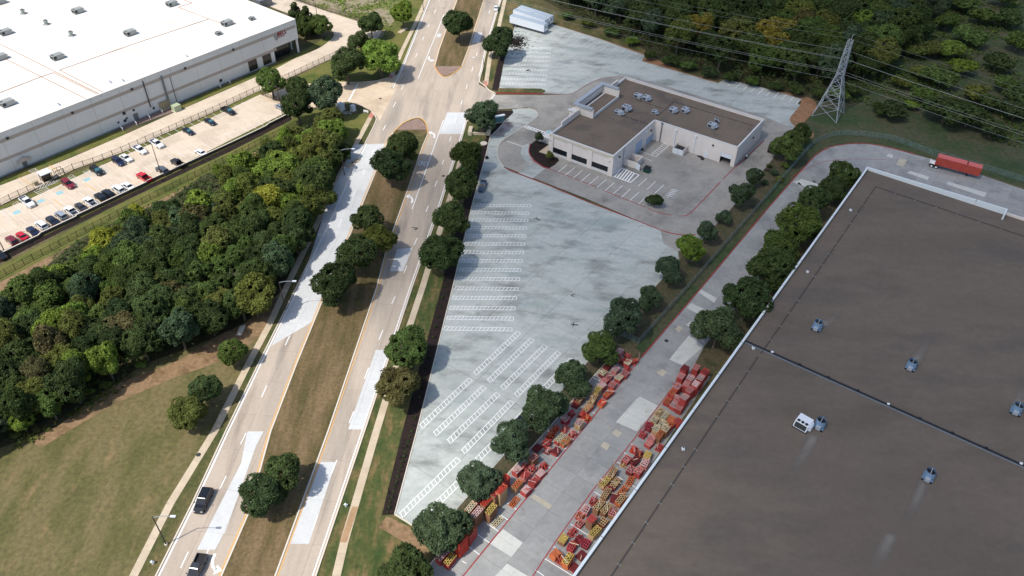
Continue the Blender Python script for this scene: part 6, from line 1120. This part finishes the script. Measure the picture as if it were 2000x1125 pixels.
# stone entrance wall, teal monument sign, round base beside the right verge
t = thing('stone_wall', 'low beige stone wall with pillars round a grass patch by the verge oak', 'wall', G(917, 250)); 
for a, c, wd, h in (((920, 251), (917.5, 262), 1.2, .9), ((917.5, 262.5), (953, 263.5), .5, .8), ((954, 263), (957, 251), 1.1, .9)):
    A, B = G(*a), G(*c); b = MB(); wall_run(b, [A, B], wd, 0, h); rel(b, 'wall_length', M['beige'], t, t)
for p in ((918, 263), (954, 264)): b = MB(); o = G(*p); b.obox((o.x, o.y, .6), azv(6), azv(96), UPV, .6, .6, .6); rel(b, 'pillar', M['beige'], t, t)
t = thing('monument_sign', 'teal and white monument sign tucked under the verge oak', 'sign', G(972, 240), R(25)); b = MB(); b.box(-2.3, 2.3, -.3, .3, .3, 2.3); b.obj('sign_body', M['teal'], t); b = MB(); b.box(-2.5, 2.5, -.45, .45, 2.3, 2.55); b.obj('sign_cap', M['hvaclight'], t); b = MB(); b.box(-2.6, 2.6, -.5, .5, 0, .3); b.obj('sign_base', M['beige'], t)
b = MB(); p = G(945, 281); b.tube((0, 0, 0), (0, 0, .3), 1.15, 1.1, 20); o = b.obj('round_pad', M['kerb']); o.location = p; tag(o, 'round pale concrete pad in the black mulch by the lot', 'slab')
b = MB(); p = G(951, 310); b.loft([[(.6*math.cos(k*.785), .5*math.sin(k*.785), .1) for k in range(8)], [(.45*math.cos(k*.785), .4*math.sin(k*.785), .8) for k in range(8)]]); o = b.obj('rubbish_bag', M['black']); o.location = p; tag(o, 'black rubbish sack at the lot kerb above the old pickup', 'bag')
# storm inlets at the kerb
for px, lab in (((690, 319), 'concrete storm drain inlet at the left kerb where the wood ends'), ((787, 60), 'concrete storm drain inlet at the left kerb near the top')):
    t = thing('storm_inlet', lab, 'drain', G(*px), R(-26)); b = MB(); b.box(-.9, .9, -2.6, 2.6, 0, .24); b.obj('inlet_slab', M['walk'], t); b = MB(); b.box(.4, .93, -2.0, 2.0, .05, .16); b.obj('inlet_mouth', M['black'], t); b = MB(); b.tube((-.2, 0, .24), (-.2, 0, .26), .35, .35, 12); b.obj('inlet_cover', M['grille'], t)
# skid marks and scraps on the lot
for px, s, lab in (((1119, 632), 1.4, 'bent dark scrap lying on the white lot, near tree side'), ((1030, 138), 1.2, 'black bent scrap on the upper lot stall markings'), ((1050, 429), 1.0, 'flat grey scrap on the white lot by the upper ladders'), ((1119, 578), .7, 'small grey scrap flake on the white lot'), ((810, 447), .9, 'dark rag lying on the right carriageway')):
    t = thing('scrap', lab, 'scrap', G(*px)+UPV*.1, rnd.random()*3); 
    for k in range(3): b = MB(); b.obox((rnd.uniform(-.5, .5)*s, rnd.uniform(-.4, .4)*s, .05+.04*k), azv(rnd.uniform(0, 180)), azv(rnd.uniform(0, 180)), UPV, .6*s, .1*s, .04); b.obj('scrap_piece', M['grille'], t)
rm_ = random.Random(8); b = MB()
for k in range(900):
    u = abs(rm_.gauss(0, .42)); a = rm_.uniform(0, 6.28); c = G(1006+30*u*math.cos(a)*1.2, 84+22*u*math.sin(a)); z = .1+max(0, .9-u*1.1)*.7*rm_.random(); s_ = rm_.uniform(.12, .34)
    b.obox((c.x, c.y, z), azv(rm_.uniform(0, 360)), azv(rm_.uniform(0, 360)), UPV, s_, s_*.6, .06)
tag(b.obj('mulch_chips', M['mulch']), 'dark bark chips spilled across the upper lot', None, None, 'stuff')
# ================================================================ trees
def leaf_mesh(seed, n, lobes=15, rl=(.34, .55), ls=(.05, .085), conical=False, flat=.8, sparse=0.0):
    g = np.random.default_rng(seed); d = g.normal(size=(lobes, 3)); d /= np.linalg.norm(d, axis=1)[:, None]; d[:, 2] = np.where(d[:, 2] < -.45, -d[:, 2], d[:, 2])
    c = d*np.array([.62, .62, .62*flat])*g.uniform(.6, 1.3, (lobes, 1)); r = g.uniform(*rl, lobes)
    c = np.vstack([c, [[0, 0, .12]]]); r = np.append(r, .62)
    if conical:
        t = g.uniform(-1, 1, lobes); a = g.uniform(0, 6.28, lobes); w_ = (1-t)*.36; c = np.c_[np.cos(a)*w_, np.sin(a)*w_, t*flat]; r = .2+.22*(1-t)/2
    P, N = [], []
    pr = r**2/np.sum(r**2); m = g.choice(len(r), n*2, p=pr); dd = g.normal(size=(n*2, 3)); dd /= np.linalg.norm(dd, axis=1)[:, None]
    p = c[m]+dd*(r[m]*(.72+.46*g.beta(2.2, 2.6, n*2)))[:, None]
    q_ = np.min(np.linalg.norm((p[:, None, :]-c[None])/r[None, :, None], axis=2), axis=1); k = (q_ > .66)
    clump = np.sin(p[:, 0]*9+seed)*np.sin(p[:, 1]*8.3+1.3*seed)*np.sin(p[:, 2]*9.1) > -.34+sparse
    p, dd = p[k & clump][:n], dd[k & clump][:n]; n = len(p)
    nn = dd*.7+g.normal(size=(n, 3))*.5; nn[:, 2] += .45; nn /= np.linalg.norm(nn, axis=1)[:, None]
    h = g.normal(size=(n, 3)); u = np.cross(nn, h); u /= np.linalg.norm(u, axis=1)[:, None]; v = np.cross(nn, u); s = g.uniform(*ls, n)[:, None]; a = s*g.uniform(.6, 1.0, (n, 1))
    V = np.empty((n, 4, 3)); V[:, 0] = p-u*s; V[:, 1] = p-v*a; V[:, 2] = p+u*s; V[:, 3] = p+v*a
    me = bpy.data.meshes.new('crown'); me.vertices.add(n*4); me.vertices.foreach_set('co', V.reshape(-1)); me.loops.add(n*4); me.loops.foreach_set('vertex_index', np.arange(n*4)); me.polygons.add(n); me.polygons.foreach_set('loop_start', np.arange(0, n*4, 4)); me.materials.append(M['leaf']); me.update(); me.validate(); return me
CROWN = [leaf_mesh(s, 15000, 26, (.16, .5), (.034, .06), flat=1.0) for s in range(1, 10)]; BUSH = [leaf_mesh(40+s, 2600, 9, (.4, .6), (.07, .12), flat=.7) for s in range(4)]
CONE = [leaf_mesh(60+s, 6000, 22, conical=True, flat=1.0) for s in range(2)]; LOOSE = [leaf_mesh(70+s, 8000, 20, (.2, .42), (.038, .066), sparse=.2) for s in range(4)]
def trunk_mesh(seed, dead=False):
    r_ = random.Random(seed); b = MB(); b.tube((0, 0, 0), (.02, .0, .45), .07, .05, 7); b.tube((.02, 0, .45), (0, .02, .7), .05, .03, 6)
    for k in range(9 if dead else 6):
        a = k*2.4+r_.uniform(-.3, .3); z0 = r_.uniform(.34, .62); l = r_.uniform(.35, .6); e = (math.cos(a)*l, math.sin(a)*l, z0+r_.uniform(.2, .55)); m_ = (e[0]*.5, e[1]*.5, (z0+e[2])/2+.03); b.tube((0, 0, z0), m_, .026, .018, 5, 0, False); b.tube(m_, e, .018, .006, 5, 0, False)
        for j in range(5 if dead else 2):
            f = r_.uniform(.4, 1); p = Vector((0, 0, z0)).lerp(Vector(e), f); b.tube(p, p+Vector((r_.uniform(-.25, .25), r_.uniform(-.25, .25), r_.uniform(.05, .3))), .009, .003, 4, 0, False)
    return b.mesh('trunk', M['deadwood' if dead else 'bark'])
TRUNK = [trunk_mesh(s) for s in range(4)]; DEAD = [trunk_mesh(20+s, True) for s in range(3)]
CO = dict(dark=(72, 86, 50), darker=(64, 78, 48), olive=(98, 104, 54), mid=(84, 102, 54), light=(108, 128, 56), yellow=(138, 142, 56), bluish=(76, 92, 66), brownish=(96, 92, 60), gold=(136, 126, 60))
tr_ = random.Random(77); TN = [0]
def tree_at(p, r, H, c, lab, kind='oak_tree', grp=None, meshes=None, trunk=None, cat='tree', squash=1.0):
    """p on the ground, crown radius r, total height H"""
    t = thing(kind, lab, cat, p, tr_.uniform(0, 6.28), grp); ms = meshes or CROWN
    ch = (H*.8)/2*squash
    o = put('crown', ms[tr_.randrange(len(ms))], t); o.location = (0, 0, H-ch); o.scale = (r*tr_.uniform(.94, 1.06), r*tr_.uniform(.94, 1.06), ch/.92)
    k = tr_.uniform(.86, 1.14); cc = col(*CO[c]); o.color = (cc[0]*k*tr_.uniform(.94, 1.06), cc[1]*k, cc[2]*k*tr_.uniform(.9, 1.1), 1)
    tk = put('trunk', trunk or TRUNK[tr_.randrange(4)], t); tk.scale = (r*1.05, r*1.05, H*.8); return t
def px_tree(cx, cy, rp, c, lab, kind='oak_tree', grp=None, hr=2.0, meshes=None, cat='tree'):
    z = 3.0
    for _ in range(3):
        d = ray(cx, cy); depth = (CH-z)/-d.z; r = rp*depth/CF; H = min(r*hr, 13); z = H*.58
    p = G(cx, cy, z); p.z = 0; return tree_at(p, r, H, c, lab, kind, grp, meshes, None, cat)
def row(name, pts, grp, what='oak', kind='oak_tree', **k):
    for i, t in enumerate(pts):
        c = t[3]; sz = 'large' if t[2] > 38 else 'small' if t[2] < 20 else 'mid-sized'
        px_tree(t[0], t[1], t[2], c, '%s %s %s %s, %s from the near end' % (sz, dict(dark='dark green', darker='very dark', olive='olive green', mid='green', light='light green', yellow='yellow green', bluish='grey green', brownish='brownish', gold='golden')[c], what, name, ordn(i+1)), kind, grp, **k)
row('in the grass median', [(510, 968, 42, 'darker'), (557, 924, 43, 'dark'), (653, 553, 47, 'darker'), (698, 500, 42, 'dark'), (738, 470, 32, 'olive'), (718, 430, 32, 'dark'), (762, 330, 38, 'darker'), (783, 292, 38, 'dark'), (896, 48, 31, 'darker')], 'oaks in the grass median')
row('on the right verge', [(780, 755, 41, 'brownish'), (797, 685, 46, 'mid'), (862, 495, 42, 'darker'), (878, 428, 36, 'dark'), (897, 366, 35, 'dark'), (912, 306, 34, 'dark'), (944, 229, 31, 'bluish'), (976, 82, 31, 'darker')], 'oaks on the right verge')
row('beside the left pavement', [(366, 808, 34, 'olive'), (405, 765, 34, 'dark'), (460, 690, 30, 'mid'), (672, 298, 17, 'dark')], 'oaks beside the left pavement')
row('in the lot planting strip', [(795, 1118, 50, 'dark'), (862, 1032, 50, 'bluish'), (935, 940, 40, 'bluish'), (1000, 864, 40, 'bluish'), (1063, 797, 46, 'bluish'), (1119, 738, 35, 'bluish'), (1171, 682, 33, 'mid'), (1218, 620, 41, 'bluish'), (1268, 582, 26, 'bluish'), (1307, 526, 28, 'bluish'), (1347, 489, 29, 'light'), (1379, 456, 22, 'bluish'), (1414, 424, 14, 'bluish'), (1449, 381, 24, 'bluish'), (1476, 346, 19, 'bluish'), (1541, 285, 31, 'mid'), (1562, 262, 22, 'dark')], 'oaks in the lot planting strip')
row('beside the grey warehouse', [(1403, 642, 46, 'bluish'), (1460, 585, 48, 'darker'), (1508, 525, 42, 'dark'), (1520, 488, 38, 'mid'), (1560, 440, 40, 'mid'), (1592, 395, 34, 'dark'), (1646, 347, 33, 'dark'), (1625, 372, 26, 'darker')], 'trees beside the grey warehouse')
row('near the car park drive', [(579, 208, 35, 'darker'), (633, 190, 37, 'bluish'), (580, 173, 21, 'dark'), (529, 162, 27, 'mid'), (676, 126, 36, 'dark'), (742, 112, 40, 'light'), (704, 82, 23, 'dark'), (724, 48, 24, 'dark'), (786, 28, 25, 'light'), (627, 52, 21, 'mid')], 'oaks near the car park drive')
row('behind the far warehouse corner', [(600, 40, 26, 'dark'), (578, 32, 24, 'darker')], 'conifers behind the warehouse corner', 'conifer', 'conifer_tree', meshes=CONE, hr=2.2)
px_tree(1279, 391, 15, 'dark', 'small round dark tree on the bay end beside the hatched box', 'oak_tree', None, 1.7)
px_tree(1074, 303, 9, 'olive', 'small olive sapling in the mulch before the first black window', 'sapling', None, 2.4, LOOSE); px_tree(1053, 268, 9, 'bluish', 'slim sapling by the building corner above the mulch bed', 'sapling', None, 2.8, LOOSE)
px_tree(430, 338, 13, 'light', 'narrow bright green shrub tree against the car park fence', 'shrub_tree', None, 3.2); px_tree(266, 418, 19, 'yellow', 'bright yellow green tree at the wood edge by the fence', 'elm_tree', None, 1.9)
# ---- woods
def inside(p, poly):
    c = False; j = len(poly)-1
    for i in range(len(poly)):
        if (poly[i].y > p[1]) != (poly[j].y > p[1]) and p[0] < (poly[j].x-poly[i].x)*(p[1]-poly[i].y)/(poly[j].y-poly[i].y)+poly[i].x: c = not c
        j = i
    return c
def scatter(poly, dmin, n, seed):
    r_ = random.Random(seed); xs = [p.x for p in poly]; ys = [p.y for p in poly]; out = []
    for _ in range(n):
        p = (r_.uniform(min(xs), max(xs)), r_.uniform(min(ys), max(ys)))
        if inside(p, poly) and all((p[0]-q_[0])**2+(p[1]-q_[1])**2 > dmin*dmin for q_ in out): out.append(p)
    return out
def proj(p):
    v = Vector(p)-Vector((0, 0, CH)); z = v.dot(fw); return 1000+CF*v.dot(AX)/z, 562.5-CF*v.dot(AU)/z
CN = dict(dark='dark green', darker='deep green', olive='olive', mid='mid green', light='light green', yellow='yellow green', bluish='grey green', brownish='brown tinged', gold='golden')
WOOD = GP([(-90, 650), (0, 602), (80, 556), (150, 506), (220, 462), (280, 426), (340, 405), (400, 382), (440, 352), (480, 322), (540, 288), (600, 256), (650, 232), (672, 240), (656, 282), (640, 322), (622, 374), (596, 428), (570, 478), (540, 528), (515, 562), (484, 588), (440, 606), (390, 632), (335, 662), (280, 682), (235, 705), (190, 732), (130, 775), (60, 808), (0, 832), (-90, 870)], 5.5)
wr = random.Random(4); wl = {}
def wood(poly, dmin, seed, rr_, hh, name, zones, pal, grp, n=9000, near=None):
    cnt = {}
    for p in scatter(poly, dmin, n, seed):
        x, y = proj((p[0], p[1], 5)); c = pal(x, y); r = wr.uniform(*rr_); H = wr.uniform(*hh)*(.8+.2*r/rr_[1])
        zn = zones(x, y); sz = 'broad' if r > rr_[0]+.66*(rr_[1]-rr_[0]) else 'narrow' if r < rr_[0]+.33*(rr_[1]-rr_[0]) else 'mid-sized'
        WT.setdefault('%s %s tree %s' % (sz, CN[c], zn), []).append((x, tree_at(Vector((p[0], p[1], 0)), r, H, c, '%s %s tree %s' % (sz, CN[c], zn), 'elm_tree' if c in ('light', 'yellow', 'olive', 'gold') else 'wood_oak', grp, CROWN if wr.random() < .75 else LOOSE)))
WT = {}
def zoneL(x, y):
    t = (x+1.25*y)
    if y < 420-.42*(x-240)+28: return 'on the fence edge of the wood'
    if y > 850-.62*x+ (-28): return 'at the lawn edge of the wood' if x < 460 else 'at the pavement edge'
    if x < 130: return 'in the wood at the picture border'
    if x < 260: return 'in the wood above bare dead branches'
    if x < 380: return 'inside the wood above the lawn'
    if x < 500: return 'in the wood behind the concrete pad'
    return 'in the wood beside the white carriageway'
def palL(x, y):
    q_ = wr.random()
    if y < 480-.5*(x-200) and q_ < .45: return wr.choice(['yellow', 'light', 'olive'])
    if x > 440 and y < 430: return wr.choice(['olive', 'light', 'mid', 'dark', 'olive'])
    return wr.choice(['dark', 'dark', 'mid', 'olive', 'bluish', 'darker', 'dark', 'brownish' if q_ < .4 else 'mid', 'light' if q_ < .25 else 'dark'])
wood(WOOD, 4.1, 9, (2.8, 4.4), (7, 11), 'w', zoneL, palL, 'trees of the left wood')
for i, (x, y, r, c) in enumerate([(495, 582, 46, 'olive'), (612, 360, 40, 'dark'), (640, 270, 30, 'olive'), (540, 330, 40, 'light'), (520, 395, 40, 'yellow'), (205, 478, 36, 'yellow'), (110, 545, 34, 'light'), (40, 820, 30, 'light'), (100, 790, 22, 'light'), (568, 290, 30, 'light')]):
    px_tree(x, y, r, c, '%s tree standing out at the border of the left wood, %s listed' % (CN[c], ordn(i+1)), 'elm_tree', 'trees of the left wood', 1.9)
for i, (x, y, s, lab) in enumerate([(95, 690, 4.2, 'bare grey dead tree sticking out of the wood, upper right one'), (50, 690, 4, 'bare grey dead tree at the left side of the wood'), (80, 750, 4.2, 'bare grey dead tree leaning over the dark wood edge'), (468, 520, 4, 'bare grey dead branches in the middle of wood'), (420, 455, 3.6, 'bare grey dead twigs inside the wood by yellow trees')]):
    p = G(x, y, 6); p.z = 0; t = thing('dead_tree', lab, 'tree', p, i*1.3); o = put('trunk', DEAD[i % 3], t); o.scale = (s*1.5, s*1.5, s*1.45); o.rotation_euler = (wr.uniform(-.2, .2), wr.uniform(-.2, .2), 0)
GROVE = GP([(1040, -75), (1085, -2), (1130, 20), (1200, 50), (1265, 80), (1330, 113), (1400, 138), (1490, 156), (1560, 166), (1620, 168), (1690, 174), (1722, 146), (1752, 104), (1800, 58), (1860, 8), (1890, -75)])
def zoneR(x, y):
    if y > 20+.26*(x-1080)+ -4 and x < 1560: return 'on the lot edge of the far grove'
    if 1560 < x < 1700 and y > 100: return 'in the grove behind the pylon'
    if x > 1720: return 'on the meadow side of the far grove'
    return 'in the far grove %s' % ('above the trailers' if x < 1200 else 'behind the building' if x < 1400 else 'left of the pylon top' if x < 1600 else 'above the pylon top')
def palR(x, y):
    q_ = wr.random()
    if 1480 < x < 1620 and 40 < y < 140: return wr.choice(['olive', 'gold', 'brownish', 'dark', 'mid'])
    return wr.choice(['dark', 'darker', 'dark', 'mid', 'bluish', 'olive' if q_ < .4 else 'dark', 'light' if q_ < .12 else 'darker'])
wood(GROVE, 6.9, 31, (4.6, 6.8), (10, 14), 'g', zoneR, palR, 'trees of the far grove', 6000)
px_tree(1365, 52, 30, 'gold', 'tall golden yellow tree standing above the far grove', 'elm_tree', 'trees of the far grove', 2.0); px_tree(1350, 62, 18, 'gold', 'short golden yellow tree beside the tall golden one', 'elm_tree', 'trees of the far grove', 2.0)
px_tree(1715, 88, 44, 'mid', 'big rounded mid green tree right of the pylon top', 'wood_oak', 'trees of the far grove', 1.7)
# ---- shrubs
def shrubs(pts, lab, grp, hr=1.2, kind='shrub'):
    for i, (x, y, rp, c) in enumerate(pts): px_tree(x, y, rp, c, '%s shrub %s, %s from the left' % (CN[c], lab, ordn(i+1)), kind, grp, hr, BUSH, 'shrub')
shrubs(sorted([(1745, 215, 26, 'darker'), (1722, 212, 18, 'dark'), (1660, 172, 22, 'dark'), (1780, 205, 14, 'light'), (1850, 215, 40, 'darker'), (1895, 225, 36, 'darker'), (1940, 250, 30, 'darker'), (1990, 190, 32, 'dark'), (1985, 215, 30, 'darker'), (1840, 150, 30, 'mid'), (1880, 130, 26, 'light'), (1790, 100, 22, 'olive'), (1850, 40, 26, 'mid'), (1900, 70, 28, 'mid'), (1950, 120, 30, 'dark'), (1990, 80, 30, 'mid'), (1760, 160, 18, 'olive'), (1920, 30, 26, 'mid'), (1970, 35, 26, 'dark'), (1805, 185, 22, 'mid'), (1905, 180, 26, 'olive'), (1965, 165, 24, 'mid'), (1880, 5, 26, 'mid'), (1960, -5, 26, 'mid'), (1820, 95, 24, 'olive'), (1935, 200, 26, 'dark'), (1855, 95, 26, 'light'), (1800, 140, 20, 'olive')]), 'in the meadow right of the pylon', 'meadow shrubs')
shrubs([(1270, 108, 14, 'dark'), (1310, 118, 16, 'dark'), (1345, 128, 15, 'mid'), (1385, 140, 16, 'darker'), (1425, 150, 14, 'dark'), (1470, 158, 15, 'mid'), (1515, 168, 14, 'dark'), (1555, 175, 16, 'dark'), (1600, 182, 18, 'dark'), (1640, 185, 18, 'mid')], 'along the lot side of the far grove', 'shrubs at the far grove edge')
shrubs([(1110, 30, 12, 'mid'), (1150, 45, 13, 'olive'), (1195, 62, 14, 'mid'), (1235, 80, 14, 'light')], 'on the grass bank above the trailers', 'shrubs on the trailer bank')
shrubs([(30, 850, 10, 'olive'), (70, 835, 9, 'brownish'), (110, 805, 10, 'olive'), (150, 780, 12, 'olive'), (175, 765, 9, 'light'), (205, 752, 11, 'olive'), (245, 735, 9, 'brownish'), (275, 712, 10, 'light')], 'in the weeds between wood and lawn', 'shrubs at the lawn edge')
shrubs([(1495, 356, 7, 'bluish'), (1512, 336, 9, 'bluish'), (1522, 350, 8, 'olive'), (1503, 324, 6, 'dark'), (1535, 322, 9, 'mid')], 'by the old tyres in the planting strip', 'shrubs by the tyres')
k = 0
for (a, c, n) in (((757, 1000), (803, 842), 17), ((811, 815), (868, 560), 14)):
    for i in range(n):
        k += 1; x, y = a[0]+(c[0]-a[0])*i/(n-1), a[1]+(c[1]-a[1])*i/(n-1); px_tree(x, y, 2.8, 'darker', 'tiny dark young plant in the black mulch bed, %s from the near end' % ordn(k), 'young_plant', 'young plants in the mulch bed', 1.5, BUSH, 'plant')
# ---- uncountable ground growth
def tufts(name, lab, px, n, seed, size, c, zmax=.8, patch=0.0):
    poly = GP(px); g = random.Random(seed); xs = [p.x for p in poly]; ys = [p.y for p in poly]; b = MB(); k = 0
    while k < n:
        p = (g.uniform(min(xs), max(xs)), g.uniform(min(ys), max(ys))); k += 1
        if not inside(p, poly): continue
        if patch and math.sin(p[0]*.13+seed)*math.sin(p[1]*.11+1)+math.sin(p[0]*.31)*math.sin(p[1]*.27) < patch*g.uniform(-1, 1.5): continue
        for j in range(3):
            s_ = size*g.uniform(.5, 1.3); a = azv(g.uniform(0, 360)); n_ = Vector((g.uniform(-.6, .6), g.uniform(-.6, .6), 1)).normalized(); u = n_.cross(a).normalized(); v = n_.cross(u); o = Vector((p[0]+g.uniform(-.5, .5)*size*2, p[1]+g.uniform(-.5, .5)*size*2, g.uniform(.1, zmax)))
            b.face([o-u*s_, o-v*s_*.7, o+u*s_, o+v*s_*.7])
    o = b.obj(name, M['leaf']); cc = col(*CO[c]); o.color = cc; tag(o, lab, None, None, 'stuff'); return o
tufts('undergrowth', 'low green undergrowth filling the left wood', [(-60, 610), (60, 552), (150, 478), (250, 425), (330, 395), (400, 345), (560, 268), (640, 238), (655, 300), (600, 430), (540, 540), (500, 600), (400, 655), (290, 702), (200, 757), (110, 815), (-60, 870)], 16000, 3, .34, 'dark', 2.2)
tufts('undergrowth', 'low dark undergrowth below the far grove', [(1050, -60), (1085, 8), (1200, 68), (1330, 130), (1480, 168), (1560, 180), (1700, 186), (1755, 110), (1870, 5), (1890, -60)], 14000, 4, .5, 'dark', 2.5)
tufts('meadow_weeds', 'rough green weeds across the meadow behind the alley', [(1640, 190), (1740, 120), (1860, 0), (1890, -60), (2150, -60), (2150, 300), (1990, 290), (1900, 262), (1760, 225)], 26000, 5, .42, 'mid', .9, .5)
tufts('meadow_weeds', 'yellowish weeds scattered over the meadow behind the alley', [(1640, 190), (1740, 120), (1860, 0), (1890, -60), (2150, -60), (2150, 300), (1990, 290), (1900, 262), (1760, 225)], 9000, 6, .4, 'olive', .8, .4)
tufts('weeds', 'rough weeds on the field behind the brown fence', [(600, 5), (640, 18), (720, 45), (750, 80), (800, 10), (850, -60), (600, -60)], 5000, 7, .35, 'light', .6, .4)
tufts('weeds', 'weedy edge between the wood and the lawn', [(-40, 880), (100, 832), (200, 764), (290, 706), (300, 716), (210, 780), (110, 850), (-40, 905)], 2600, 8, .28, 'olive', .7, .1)
tufts('weeds', 'weeds along the bare earth by the car park fence', [(-40, 575), (60, 528), (232, 434), (400, 345), (560, 262), (555, 272), (400, 358), (240, 448), (70, 548), (-40, 600)], 2200, 9, .25, 'olive', .5, .3)

for lab, ts in WT.items():
    if len(ts) > 1:
        for i, (x, t) in enumerate(sorted(ts, key=lambda q_: q_[0])): t['label'] = lab+', %s from left' % ordn(i+1)
